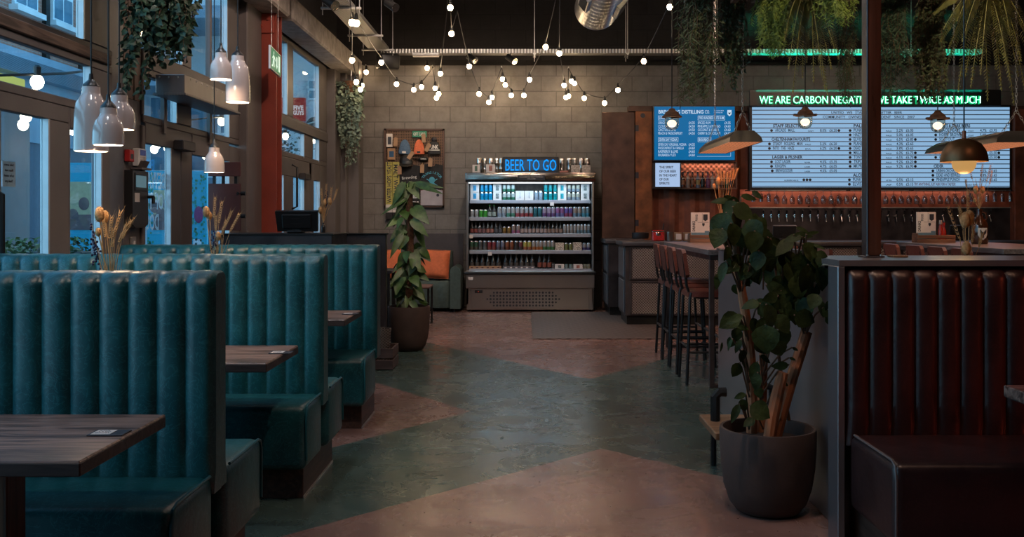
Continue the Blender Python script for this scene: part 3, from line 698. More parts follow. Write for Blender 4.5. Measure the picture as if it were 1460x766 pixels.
def booth(label, xa, xb, y0, yb, ym, y1, m='teal', rear=True, group='green booth benches', top=1.16, yback=None, name='booth_bench'):
    """y0..yb front seat, yb..ym front back pad, ym..y1 rear pad and rear seat"""
    r = thing(name, label, 'booth bench', ((xa+xb)/2, (y0+y1)/2, 0), group)
    L_ = M[m]
    b = MB(); sweep_channels(b, back_path(yb, ym-yb-.002, .40, top, 1), xa, xb, .097, .018); b.obj('backrest', L_, r, smooth=1.0)
    s = MB(); cushion(s, xa, xb-.01, y0, yb+.03, .155, .46); so = s.obj('seat', L_, r, smooth=1.0)
    e = xb-.012
    MB().tube([(e, y0+.02, .20), (e, y0+.012, .40), (e, y0+.03, .452), (e, y0+.06, .462), (e, yb-.01, .462)], .006, 6).obj('piping', M['teal_piping' if m == 'teal' else 'black'], so)
    if rear:
        yr = 2*ym+ (ym-yb) - ym   # mirror pad
        b = MB(); p = back_path(yr, ym-yb-.002, .40, top, -1); sweep_channels(b, [(2*ym-a-0.0, z) for a, z in back_path(yb, ym-yb-.002, .40, top, 1)], xa, xb-.004, .097, -.018); b.obj('backrest', L_, r, smooth=1.0)
        s = MB(); cushion(s, xa, xb, yr-.03, y1, .155, .46); so = s.obj('seat', L_, r, smooth=1.0)
        MB().tube([(e+.012, yr+.012, .462), (e+.012, y1-.06, .462), (e+.012, y1-.03, .452), (e+.012, y1-.012, .42), (e+.012, y1-.012, .22)], .006, 6).obj('piping', M['teal_piping' if m == 'teal' else 'black'], so)
    pl = MB().box(xa, xb-.045, y0+.10, (y1-.08 if rear else y1), 0, .165, .003)
    po = pl.obj('plinth', M['maroon_wood'], r, smooth=.3)
    MB().box(xb-.046, xb-.040, y0+.10, (y1-.08 if rear else y1), 0, .012).obj('floor_trim', M['galv'], po, smooth=0)
    return r
M['maroon_wood'] = wood('dark_stained_plinth', (.035, .018, .012), (.085, .042, .028), .5, 'y')

def table(label, x0, x1, y0, y1, z=.735, th=.04, group='booth tables', legs=(), card=None, name='booth_table', axis='x'):
    r = thing(name, label, 'table', ((x0+x1)/2, (y0+y1)/2, 0), group)
    MB().box(x0, x1, y0, y1, z-th+.002, z, .004).obj('tabletop', M['tabletop'], r, smooth=.3)
    MB().box(x0+.002, x1+.0012, y0-.0012, y1-.002, z-th, z-.004, .003).obj('edge_band', M['table_edge'], r, smooth=.3)
    for lx, ly in legs:
        MB().box(lx-.04, lx+.04, ly-.05, ly+.05, .02, z-th, .004).obj('leg', M['table_leg'], r, smooth=.3)
        MB().box(lx-.24, lx+.24, ly-.17, ly+.17, 0, .022, .006).obj('foot_plate', M['black_metal'], r, smooth=.3)
    return r
M['table_leg'] = wood('stained_table_leg', (.05, .022, .012), (.15, .062, .03), .45, 'z')
def table_card(x, y, z, label):
    r = thing('table_card', label, 'card', (x, y, z), 'small cards on booth tables')
    MB().box(x-.05, x+.05, y-.035, y+.035, z, z+.004, .001).obj('card', M['ink'], r, smooth=0)
    MB().box(x-.042, x+.012, y-.028, y+.028, z+.004, z+.005).obj('printed_panel', M['paper'], r, smooth=0)
    q = MB(); q.T = Matrix.Translation((x-.015, y, z+.0052)) @ Matrix.Rotation(-PI/2, 4, 'X')
    q.text('NO.', 0, .004, 0, .014, None, 'C', .0005).text('ORDER', 0, -.016, 0, .009, None, 'C', .0005)
    q.obj('lettering', M['ink'], r, smooth=0)
    return r

booth('front teal booth bench, tall channelled back nearest the camera, behind the first wooden table', -2.75, -1.07, 2.98, 3.37, 3.45, 3.98)
booth('middle teal booth bench, second of the three channelled benches going away from the camera', -2.75, -1.025, 4.615, 4.96, 5.04, 5.50)
booth('far teal booth bench, third of the three, in front of the dark steel partition', -2.75, -1.005, 6.17, 6.62, 6.78, 6.80, rear=False)
table('large walnut booth table in the front left corner, before the front teal bench', -2.70, -1.125, 2.475, 3.065, legs=((-1.44, 2.70), (-2.4, 2.70)))
table('walnut booth table between the front and middle teal benches', -2.70, -1.095, 4.14, 4.72, legs=((-1.5, 4.42), (-2.4, 4.42)))
table('walnut booth table between the middle and far teal benches', -2.70, -1.09, 5.90, 6.50, legs=((-1.5, 6.05), (-2.4, 6.05)))
table_card(PX(156, 621, 2.79).x, 2.79, .735, 'small black and white card on the front left table')
table_card(PX(401, 505, 4.45).x, 4.45, .735, 'small black and white card on the second booth table')
table_card(PX(500, 449, 6.24).x, 6.24, .735, 'small black and white card on the third booth table')

# ------------------------------------------------------------------ pendants
def pendant(label, px, py_bottom, d, kind, group='white bottle-shaped pendants', on=6):
    R, H = {'tall': (.0745, .288), 'short': (.065, .158), 'mid': (.072, .160)}[kind]
    c = PX(px, py_bottom, d); r = thing('pendant_lamp', label, 'pendant lamp', c, group)
    nk = R*.53; zs = H-.045
    if kind == 'tall': prof = [(R, 0), (R*1.0, .01), (R*.985, .09), (R*.95, .17), (R*.87, .215), (R*.70, .236), (nk*1.08, .252), (nk, .262), (nk*.97, H), (nk*.6, H+.004)]
    else: prof = [(R, 0), (R, .008), (R*.985, .05), (R*.93, .082), (R*.80, .104), (R*.64, .118), (nk*1.05, .128), (nk, .134), (nk*.97, H), (nk*.6, H+.004)]
    MB().lathe(prof, c, 32).obj('lamp_shade', M['ceramic'], r, smooth=1.0)
    inn = [(R-.0005, .0005), (R-.006, .0)] + [(max(.01, a-.006), b) for a, b in prof[1:-1]] + [(0, H-.006)]
    MB().lathe(inn[1:], c, 32).obj('lining', M['ceramic_in'], r, smooth=1.0)
    MB().lathe([(nk*.95, H+.001), (nk*.9, H+.010), (nk*.5, H+.026), (nk*.30, H+.034), (nk*.22, H+.06), (0, H+.06)], c, 16).obj('lamp_cap', M['black'], r)
    MB().cyl(c+Vector((0, 0, H+.05)), (c.x, c.y, 5.2), .0035, n=6).obj('cord', M['black'], r)
    MB().sphere(c+Vector((0, 0, H*.35)), .022, 12, 8).obj('bulb', M['bulb_soft'], r)
    lo = light('POINT', 'pendant_light', (0, 0, H*.35-.03), on, (1, .70, .45), .025); lo.parent = r
    return r
pendant('tall white pendant of the left group of three, nearest the windows', 130, 216, 4.40, 'tall')
pendant('short white pendant in front of the tall one, middle of the left group of three', 154.5, 207, 4.22, 'short')
pendant('short white pendant on the right of the left group of three', 170, 185, 4.62, 'mid')
pendant('short white pendant of the pair high before the red column', 315, 113.5, 5.85, 'short')
pendant('tall white pendant of the pair high before the red column', 339, 146, 6.1, 'tall')
pendant('lone low white pendant hanging in front of the maroon board', 305.5, 246, 6.3, 'short')

# ------------------------------------------------------------------ dried flowers
def dried(label, base, spread, teasels, wheats, extra=(), vase=1.0, group='dried flower bunches', holder=True, seed=1, pale=False):
    """base: top of the vase; positions are world points"""
    rr = random.Random(seed); b = Vector(base); foot = Vector((b.x, b.y, b.z-.2*vase)) if holder else b
    r = thing('dried_flowers', label, 'dried flowers', foot, group)
    if holder:
        vs = MB(); vs.T = Matrix.Translation(foot) @ Matrix.Diagonal((vase, vase, vase, 1)); vs = vs.lathe([(0, 0), (.04, 0), (.042, .01), (.042, .11), (.03, .145), (.016, .165), (.016, .2), (.012, .2), (.012, .19), (0, .19)], (0, 0, 0), 16).obj('vase', M['black'], r)
    def stem(mb, p, rad=.0014):
        p = Vector(p); m_ = b.lerp(p, .5)+Vector((rr.uniform(-.012, .012), rr.uniform(-.01, .01), .01))
        lo = b+Vector((rr.uniform(-.008, .008), rr.uniform(-.008, .008), -.12*vase))
        mb.tube([lo, b, m_, p], rad, 5)
    st = MB()
    for p, s in teasels:
        stem(st, p, .003)
        t = MB().sphere(p, s, 14, 10, (.80, .80, 1.35)); p = Vector(p)
        for i in range(46):
            a = rr.uniform(0, 2*PI); e = rr.uniform(-1.1, 1.3); q = Vector((.8*math.cos(a)*math.cos(e), .8*math.sin(a)*math.cos(e), 1.35*math.sin(e)))*s
            t.cyl(p+q*.95, p+q*1.22, s*.035, s*.006, 4, False)
        t.obj('teasel_head', M['teasel'], r)
    for p, L_, lean in wheats:
        p = Vector(p); stem(st, p)
        w = MB(); dv = Vector((lean, rr.uniform(-.1, .1), 1)).normalized()
        for i in range(9):
            for sd in (-1, 1):
                c = p+dv*(L_*i/9); o = Vector((sd*.006, rr.uniform(-.004, .004), 0))
                w.cyl(c+o*.4, c+o+dv*.016, .0038, .001, 5, False)
                w.cyl(c+o+dv*.01, c+o*2.4+dv*.042, .0006, .0002, 3, False)
        w.obj('wheat_ear', M['straw'], r)
    for p in extra:
        stem(st, p, .0015); q = MB(); p = Vector(p)
        for i in range(10): q.sphere(p+Vector((rr.uniform(-.012, .012), rr.uniform(-.012, .012), -.011*i)), .006, 6, 4)
        q.obj('flower_spike', M['lavender'], r)
    for i in range(11):
        a = rr.uniform(0, 2*PI); k = rr.uniform(.3, 1)*spread; stem(st, b+Vector((k*math.cos(a), k*.6*math.sin(a), rr.uniform(.12, .34))), .0013)
    st.obj('stems', M['straw'], r)
    return r
def D(px, py, d): return PX(px, py, d)
d = 4.35
dried('dried teasels and wheat standing between the front and middle teal benches', (D(158, 0, d).x, d, .936), .07,
      [(D(142, 306, d), .026), (D(150, 309, d+.04), .021), (D(140, 331, d-.03), .015)],
      [(D(156, 340, d), .10, .15), (D(163, 335, d), .11, .25), (D(170, 345, d), .09, .45), (D(160, 352, d), .08, .1), (D(150, 338, d), .08, -.1), (D(174, 340, d), .09, .5)],
      [D(131, 320, d), D(134, 332, d), D(137, 345, d), D(140, 355, d)], seed=3)
d = 6.22
dried('dried teasels and feathery grass standing between the middle and far teal benches', (D(309, 0, d).x, d, .936), .09,
      [(D(294, 302, d), .026), (D(299, 308, d+.04), .020), (D(311, 337, d), .022)],
      [(D(305, 310, d), .13, .05), (D(312, 318, d), .14, .12), (D(320, 325, d), .12, .45), (D(328, 330, d), .13, .5), (D(308, 330, d), .1, .0), (D(316, 335, d), .1, .3)],
      [D(304, 330, d), D(308, 338, d), D(303, 345, d)], seed=4)

# ------------------------------------------------------------------ partition, till and things beside it
r = thing('steel_partition', 'low dark steel partition behind the far teal bench', 'partition', (-2.0, 9.4, 0))
MB().box(-2.74, -1.335, 9.36, 9.44, 0, 1.185, .004).obj('panel', M['steel_dark'], r, smooth=.3)
MB().box(-2.74, -1.325, 9.34, 9.46, 1.185, 1.20, .003).obj('top_rail', M['black_metal'], r, smooth=.3)
r = thing('host_station', 'dark steel service counter with raised upstand under the black till', 'counter', (-2.1, 8.7, 0))
MB().box(-2.62, -1.66, 8.45, 9.1, 0, 1.04, .004).obj('body', M['steel_dark'], r, smooth=.3)
MB().box(-2.62, -1.66, 8.40, 8.44, 1.0, 1.205, .004).box(-1.70, -1.66, 8.44, 9.1, 1.0, 1.205, .004).obj('upstand', M['steel_dark'], r, smooth=.3)
MB().box(-2.64, -1.645, 8.385, 9.12, 1.195, 1.21, .003).obj('top_rail', M['black_metal'], r, smooth=.3)
r = thing('till_screen', 'black touch-screen till seen from behind, beside the dried flowers', 'till', (-2.1, 8.75, 1.21))
MB().box(-2.12, -1.98, 8.68, 8.84, 1.21, 1.235, .01).box(-2.08, -2.02, 8.74, 8.80, 1.23, 1.30).obj('stand', M['black'], r, smooth=.4)
q = MB(); q.T = Matrix.Translation((-2.035, 8.74, 1.317)) @ Matrix.Rotation(.28, 4, 'X')
q.prism([(-.19, .095), (.19, .095), (.178, -.092), (-.178, -.092)], 'y', -.02, .02); q.box(-.13, .13, -.035, -.018, -.06, .07, .008); q.obj('screen_back', M['black'], r, smooth=.4)
q = MB(); q.T = Matrix.Translation((-2.035, 8.74, 1.317)) @ Matrix.Rotation(.28, 4, 'X')
q.box(-.045, .03, -.0365, -.034, .028, .034).box(-.05, .05, -.0365, -.034, -.018, -.012); q.obj('vent_marks', M['steel_dark'], r, smooth=0)
d = 9.0
dried('dried flowers in a small black bottle beside the black till', (D(461, 0, d).x, d, 1.3005), .07, [(D(457, 300, d), .026), (D(463, 289, d), .022), (D(470, 287, d), .026)],
      [(D(459, 290, d), .14, -.05), (D(464, 285, d), .15, .05), (D(470, 290, d), .15, .12), (D(476, 285, d), .1, .3)], [D(466, 272, d), D(465, 280, d)], vase=.45, seed=8)
# crate with a mesh bucket
r = thing('wooden_crate', 'low dark slatted wooden crate on the floor beside the far teal bench', 'crate', (-1.27, 8.85, 0))
for z in (0.005, .105):
    s_ = MB().box(-1.42, -1.175, 8.66, 8.68, z, z+.085, .003).box(-1.42, -1.175, 9.04, 9.06, z, z+.085, .003).box(-1.195, -1.175, 8.68, 9.04, z, z+.085, .003).box(-1.42, -1.40, 8.68, 9.04, z, z+.085, .003)
    s_.obj('slat_ring', wood('dark_crate', (.04, .022, .018), (.09, .055, .048), .6, 'x'), r, smooth=.3)
MB().box(-1.40, -1.195, 8.68, 9.04, .005, .02).obj('base_board', M['maroon_wood'], r, smooth=0)
tag(MB().lathe([(0, .0), (.075, 0), (.088, .30), (.092, .31), (.092, .33), (.08, .33), (.074, .04), (0, .04)], (-1.305, 8.84, .0205), 20).obj('mesh_bucket', plate('woven_grey_mesh', (.22, .19, .17), 'dots', 40, .5, .5), None, (-1.305, 8.84, .0205)), 'grey woven bucket standing in the dark wooden crate', 'bucket')

# ------------------------------------------------------------------ things on the window wall
r = thing('fire_call_point', 'red fire alarm box on the brown panel by the lettered door', 'alarm', (-2.84, 6.99, 1.74))
MB().box(-2.84, -2.80, 6.935, 7.02, 1.745, 1.83, .005).obj('case', mat('alarm_red', (.50, .03, .03), .4), r, smooth=.4)
MB().box(-2.80, -2.798, 6.955, 7.0, 1.765, 1.80).obj('window', M['ink'], r, smooth=0)
r = thing('alarm_keypad', 'white alarm keypad beside the red alarm box', 'keypad', (-2.84, 7.17, 1.73))
MB().box(-2.84, -2.79, 7.08, 7.22, 1.72, 1.85, .006).obj('case', M['white'], r, smooth=.4)
MB().box(-2.79, -2.788, 7.10, 7.20, 1.80, 1.84).obj('display', emit('keypad_display', (.05, .06, .16), .5), r, smooth=0)
q = MB()
for i in range(4):
    for j in range(4): q.box(-2.79, -2.786, 7.105+.024*i, 7.122+.024*i, 1.728+.017*j, 1.739+.017*j)
q.obj('buttons', M['paper'], r, smooth=0)
r = thing('wall_terminal', 'black wall-mounted machine with a small screen, below the red alarm box', 'machine', (-2.84, 7.08, 1.28))
q = MB(); q.prism([(6.94, 1.30), (7.0, 1.275), (7.16, 1.275), (7.225, 1.30), (7.225, 1.685), (6.94, 1.685)], 'x', -2.84, -2.78); q.obj('case', mat('black_machine_case', (.022, .020, .020), .4), r, smooth=.4)
MB().box(-2.78, -2.776, 6.975, 7.19, 1.54, 1.665, .003).obj('bezel', M['black'], r, smooth=.4)
MB().box(-2.776, -2.774, 6.99, 7.175, 1.565, 1.65).obj('screen', emit('small_blue_screen', (.16, .30, .36), .45), r, smooth=0)
MB().box(-2.78, -2.777, 6.975, 7.06, 1.46, 1.525).obj('sticker', M['paper'], r, smooth=0)
MB().cyl((-2.78, 7.22, 1.50), (-2.735, 7.22, 1.50), .012).box(-2.745, -2.735, 7.20, 7.24, 1.45, 1.50).obj('lock_and_keys', M['black_metal'], r)
tag(MB().box(-2.84, -2.76, 7.05, 7.24, 1.695, 1.71).add([(-2.80, 7.06, 1.70), (-2.80, 7.23, 1.70), (-2.77, 7.23, 1.76), (-2.77, 7.06, 1.76)], [(0, 1, 2, 3)]).obj('leaflet_tray', M['frame'], None, (-2.8, 7.14, 1.695)), 'small open leaflet tray on top of the black wall machine', 'tray')
r = thing('wall_switch', 'small steel switch plate below the black wall machine', 'switch', (-2.84, 7.08, 1.15))
MB().box(-2.84, -2.825, 7.03, 7.12, 1.14, 1.21, .004).obj('plate', M['galv'], r, smooth=.4); MB().box(-2.825, -2.818, 7.065, 7.085, 1.155, 1.18).obj('rocker', M['white'], r, smooth=0)
r = thing('hinged_board', 'dark maroon metal board in two leaves standing before the windows, left of the red column', 'board', (-2.6, 8.62, 0))
MB().box(-2.785, -2.50, 8.60, 8.62, 1.235, 1.645, .003).obj('lower_leaf', M['maroon'], r, smooth=.3)
MB().box(-2.785, -2.50, 8.60, 8.62, 1.71, 1.835, .003).obj('upper_leaf', M['maroon'], r, smooth=.3)
for x in (-2.74, -2.66, -2.55): MB().box(x-.012, x+.012, 8.621, 8.64, 0 if x == -2.66 else 1.3, 1.83).obj('upright', M['black_metal'], r, smooth=0)
for z in (1.36, 1.56): MB().cyl((-2.50, 8.61, z), (-2.46, 8.61, z), .018, n=8).cyl((-2.52, 8.595, z), (-2.52, 8.58, z), .012, n=8).obj('hinge_knob', M['black_metal'], r)
r = thing('trough_planter', 'long galvanised trough planter fixed along the window wall above the lettered door', 'planter', (-2.7, 8.2, 2.27))
MB().box(-2.80, -2.58, 7.42, 8.80, 2.29, 2.43, .004).obj('trough', mat('grey_sheet_metal', (.25, .23, .23), .42, .75, .12, 5), r, smooth=.3)
MB().box(-2.815, -2.565, 7.40, 8.82, 2.272, 2.29, .003).obj('perforated_base', plate('perforated_mesh', (.30, .28, .28), 'floor', 45, .5, .6), r, smooth=.3)
q = MB()
for k in range(10): q.sphere((-2.579, 7.55+.13*k, 2.41), .008, 8, 5)
for k in range(3): q.sphere((-2.77+.07*k, 7.419, 2.41), .008, 8, 5)
q.obj('rivets', M['galv'], r)
MB().box(-2.83, -2.80, 7.6, 7.66, 2.0, 2.42).box(-2.83, -2.80, 8.7, 8.76, 2.0, 2.42).obj('bracket', M['frame'], r, smooth=0)
# exit sign on two wires
r = thing('exit_sign', 'green running-man exit sign hung on two wires before the red column', 'sign', (-2.42, 9.6, 2.8))
ea, eb = PX(386, 89, 9.3), PX(400.5, 92, 9.9); ez = 2.86
q = MB(); dx = (eb-ea); dx.z = 0; dx.normalize(); nrm = Vector((dx.y, -dx.x, 0))
ex = MB(); ang = math.atan2(dx.y, dx.x); ln = (Vector((eb.x, eb.y, 0))-Vector((ea.x, ea.y, 0))).length
T = Matrix.Translation((ea.x, ea.y, ez)) @ Matrix.Rotation(ang, 4, 'Z')
q.T = T; q.box(0, ln, 0, .02, -.10, .125, .003); q.obj('housing', M['white'], r, smooth=.3)
q = MB(); q.T = T; q.box(.015, ln-.015, -.002, 0, -.088, .112); q.obj('panel', M['exit_green'], r, smooth=0)
q = MB(); q.T = T; u = ln
q.box(u*.72, u*.86, -.004, -.002, -.065, .09)
q.sphere((u*.27, -.003, .075), .018, 10, 6, (1, .1, 1))
q.prism([(u*.22, .055), (u*.33, .045), (u*.30, -.005), (u*.20, .005)], 'y', -.004, -.002)
q.prism([(u*.33, .045), (u*.42, .015), (u*.41, .005), (u*.31, .03)], 'y', -.004, -.002).prism([(u*.22, .05), (u*.12, .02), (u*.14, .01), (u*.22, .035)], 'y', -.004, -.002)
q.prism([(u*.20, .01), (u*.14, -.05), (u*.09, -.05), (u*.09, -.065), (u*.18, -.065), (u*.25, -.005)], 'y', -.004, -.002).prism([(u*.25, .0), (u*.31, 0), (u*.32, -.06), (u*.28, -.06)], 'y', -.004, -.002)
q.prism([(u*.50, .06), (u*.60, .06), (u*.60, -.02), (u*.64, -.02), (u*.55, -.06), (u*.46, -.02), (u*.50, -.02)], 'y', -.004, -.002)
q.obj('pictogram', M['exit_white'], r, smooth=0)
for t in (.18, .82):
    p = T @ Vector((ln*t, .01, .12)); MB().cyl(p, (p.x, p.y, 5.2), .002, n=5).obj('wire', M['galv'], r)
# ================================================================== plants
def leaf(mb, base, tip, w, droop=.15, fold=.12, heart=False, nrm=None, seg=5):
    """a leaf with a midrib fold; base and tip are points"""
    b, t = Vector(base), Vector(tip); ax = t-b; L_ = ax.length
    if L_ < 1e-5: return
    a = ax/L_; up = Vector(nrm) if nrm is not None else Vector((0, 0, 1))
    s = a.cross(up); 
    if s.length < 1e-3: s = a.orthogonal()
    s.normalize(); n = s.cross(a)
    prof = [(0, .0), (.12, .62), (.32, .98), (.55, .92), (.78, .58), (1, 0)] if not heart else [(0, 0), (-.06, .55), (.15, .98), (.42, .90), (.72, .48), (1, 0)]
    vs = []; fs = []
    for u, k in prof:
        c = b+a*(L_*u)+n*(-droop*L_*u*u+droop*L_*.3*u)
        vs += [c-s*(w*.5*k)+n*(fold*w*k), c, c+s*(w*.5*k)+n*(fold*w*k)]
    for i in range(len(prof)-1):
        o = i*3; fs += [(o, o+1, o+4, o+3), (o+1, o+2, o+5, o+4)]
    mb.add(vs, fs)
def planter_pot(r, c, R, H, name='pot', m='pot'):
    k = H/.40
    MB().lathe([(0, .0), (R*.55, 0), (R*.66, .008), (R*.80, .05*k), (R*.90, .12*k), (R*.965, .21*k), (R*.99, .30*k), (R, H-.012), (R*.985, H), (R*.93, H), (R*.91, H-.02), (R*.90, H-.10), (0, H-.10)], c, 40).obj(name, M[m], r, smooth=1.0)
    MB().lathe([(R*.905, H-.06), (R*.5, H-.045), (0, H-.04)], c, 24).obj('soil', M['soil'], r)

# climbing plant on a moss pole
r = thing('climbing_plant', 'tall variegated climbing plant on a moss pole in a charcoal pot, beside the teal benches', 'potted plant', (-1.19, 9.98, 0))
C0 = Vector((-1.19, 9.98, 0)); planter_pot(r, C0, .215, .45)
MB().tube([C0+Vector((.0, 0, .38)), C0+Vector((.012, 0, 1.0)), C0+Vector((.0, 0, 1.60))], .038, 10).obj('moss_pole', M['moss'], r)
rr = random.Random(21); L1 = MB(); L2 = MB(); S1 = MB()
POTHOS = [  # pixel of base, pixel of tip, width
    ((575, 262), (558, 294), 17), ((583, 268), (562, 310), 18), ((592, 262), (632, 266), 13), ((596, 264), (631, 275), 13), ((583, 262), (598, 282), 24), ((577, 285), (541, 305), 11),
    ((572, 300), (547, 327), 9), ((571, 312), (553, 322), 16), ((575, 300), (580, 312), 24), ((590, 297), (612, 318), 30), ((588, 315), (611, 337), 20), ((578, 325), (556, 340), 24),
    ((572, 335), (556, 368), 16), ((580, 338), (568, 356), 18), ((594, 325), (608, 360), 16), ((590, 352), (614, 372), 24), ((588, 362), (600, 385), 22), ((578, 362), (566, 382), 20),
    ((576, 372), (560, 388), 14), ((584, 378), (595, 398), 22), ((573, 385), (556, 405), 12), ((590, 385), (612, 400), 20), ((580, 385), (576, 404), 26), ((578, 400), (588, 412), 22),
    ((570, 398), (564, 420), 22), ((582, 405), (574, 416), 24), ((592, 400), (602, 418), 18), ((572, 415), (562, 425), 20), ((590, 412), (606, 428), 18), ((580, 418), (592, 436), 24),
    ((572, 418), (566, 438), 14), ((584, 420), (578, 440), 16), ((590, 422), (610, 432), 8), ((575, 345), (585, 362), 22), ((586, 340), (578, 322), 20), ((592, 375), (582, 392), 22), ((588, 395), (597, 408), 22),
    ((580, 430), (570, 446), 14), ((586, 430), (598, 444), 14), ((584, 300), (575, 282), 18)]
for k, (p, q, w) in enumerate(POTHOS):
    dd = 9.98+rr.uniform(-.14, .06); b = PX(*p, dd+.03); t = PX(*q, dd-.05+rr.uniform(-.04, .04))
    (leaf)(L2 if k % 3 == 1 else L1, b, t, w*9.9/1400*.72, .2, .10, True, (rr.uniform(-.3, .3), -1, .35))
    S1.tube([C0+Vector((0, 0, max(.45, b.z-.12))), b.lerp(C0+Vector((0, 0, b.z)), .4)+Vector((0, -.02, .02)), b], .005, 5)
for i in range(16):
    z = .5+1.1*rr.random(); a = rr.uniform(-PI, PI); k = rr.uniform(.07, .15); b = C0+Vector((k*math.cos(a), k*math.sin(a), z)); t = b+Vector((.07*math.cos(a)+rr.uniform(-.04, .04), .07*math.sin(a), -rr.uniform(.05, .13)))
    leaf(L2 if i % 4 == 1 else L1, b, t, rr.uniform(.06, .09), .25, .1, True, (rr.uniform(-.5, .5), -1, .3))
for i in range(26):   # leaves around the back of the pole
    z = .5+1.05*rr.random(); a = rr.uniform(.2, PI-.2); b = C0+Vector((.06*math.cos(a), .06*math.sin(a), z)); t = C0+Vector((.2*math.cos(a), .2*math.sin(a), z-rr.uniform(.02, .12)))
    leaf(L1, b, t, .11, .2, .1, True)
L1.obj('foliage', M['leaf'], r, smooth=1.0); L2.obj('pale_foliage', M['leaf_var'], r, smooth=1.0); S1.obj('stems', M['leaf'], r)

# round-leaved shrub in the front right pot
PC = Vector((1.112, 4.52, 0))
r = thing('potted_shrub', 'large round-leaved shrub with orange-brown trunks in a charcoal pot, front right beside the oxblood bench', 'potted plant', PC)
planter_pot(r, PC, .2185, .385)
t = MB(); t.tube([PX(1104, 628, 4.52), PX(1117, 580, 4.53), PX(1130, 536, 4.54), PX(1141, 502, 4.55), PX(1150, 473, 4.56)], [.030, .029, .028, .028, .027], 10).obj('trunk', M['bark'], r)
MB().tube([PX(1096, 630, 4.47), PX(1102, 592, 4.46), PX(1109, 560, 4.46), PX(1116, 531, 4.46)], [.028, .030, .028, .027], 10).obj('trunk', M['bark'], r)
MB().tube([PX(1072, 625, 4.60), PX(1072, 560, 4.58), PX(1070, 510, 4.56), PX(1064, 455, 4.52), PX(1056, 405, 4.5), PX(1050, 384, 4.5)], [.026, .026, .024, .022, .020, .018], 10).obj('trunk', M['bark'], r)
MB().tube([PX(1086, 628, 4.62), PX(1087, 560, 4.62), PX(1089, 500, 4.6)], [.022, .022, .020], 8).obj('trunk', M['bark'], r)
rr = random.Random(5); F = MB(); T_ = MB()
# x, y, half-length, width, angle (deg, 0 = tip down), depth offset
SHRUB = [(1027,287,22,11,95,0),(1068,282,20,10,-80,.05),(1042,300,24,24,40,-.05),(1060,303,28,26,-60,-.1),(1030,322,32,30,15,-.12),(1024,340,26,24,25,-.15),(1050,318,26,26,-20,-.1),(1045,335,28,22,-10,-.18),
 (1056,340,28,24,-25,-.15),(1075,330,30,28,-15,-.2),(1074,345,26,24,10,-.22),(1085,322,20,22,-50,-.1),(1090,352,24,22,20,-.1),(1080,372,24,22,10,-.2),(1036,362,18,14,10,-.2),(1030,388,26,13,20,-.15),(1052,375,22,22,-30,-.1),
 (1044,382,18,20,80,-.12),(1062,388,22,20,30,-.08),(1078,392,24,20,-10,.0),(1095,375,26,22,-20,.02),(1100,362,24,20,-10,.05),(1062,400,18,14,-40,.02),(1108,345,18,8,-60,.05),(1118,352,28,18,55,-.02),(1130,340,22,12,80,-.1),
 (1146,336,22,9,-85,-.1),(1160,332,18,5,-100,-.12),(1168,352,16,5,-70,-.1),(1156,362,30,26,-40,-.18),(1164,374,18,14,-25,-.2),(1140,378,30,26,20,-.15),(1128,388,24,24,10,-.05),(1120,372,26,18,-20,0),(1150,398,34,30,5,-.2),
 (1172,398,30,20,-10,-.1),(1138,410,28,26,-15,-.15),(1160,418,24,22,-5,-.1),(1126,418,24,22,30,.0),(1112,404,20,20,10,.05),(1108,412,26,15,-70,-.12),(1098,425,20,14,75,-.15),(1120,440,22,18,-30,-.02),(1148,440,26,26,10,-.12),
 (1172,440,22,14,-15,-.05),(1178,448,16,9,-20,-.1),(1136,452,20,20,10,-.05),(1106,430,28,24,25,-.12),(1070,435,22,15,80,-.18),(1088,432,16,9,-60,-.1),(1148,455,26,24,-70,-.15),(1098,452,30,28,-15,-.24),(1088,468,30,20,30,-.15),
 (1092,484,34,34,0,-.26),(1116,462,26,20,-35,-.2),(1118,480,22,18,-15,-.15),(1110,497,20,22,-20,-.22),(1040,458,28,22,60,-.1),(1046,456,24,11,65,-.2),(1050,478,18,14,15,-.05),(1052,494,18,8,25,-.15),(1040,492,16,5,25,-.15),
 (1056,466,14,12,-60,.0),(1058,508,16,14,0,-.18),(1050,528,18,16,25,-.15),(1062,520,12,8,-30,0),(1075,530,24,13,20,-.2),(1078,545,22,14,10,-.24),(1092,512,16,10,-60,-.1),(1112,522,20,11,80,-.15),(1055,565,14,8,70,-.2),(1060,578,16,12,-20,-.15),
 (1082,560,14,12,-10,-.2),(1084,587,26,26,-60,-.27),(1048,590,24,10,25,-.2),(1068,603,16,12,60,-.2),(1120,548,8,5,-60,0),(1134,498,8,4,-60,0),(1130,512,8,4,-70,0),(1066,350,24,24,0,.05),(1088,340,22,22,0,.1),(1100,395,26,24,0,.1),(1150,370,24,24,0,.05),(1125,400,24,24,15,.1),(1132,430,22,22,-20,.08),(1040,345,24,24,0,0),(1015,335,14,8,10,-.05),(1110,380,22,20,0,.12)]
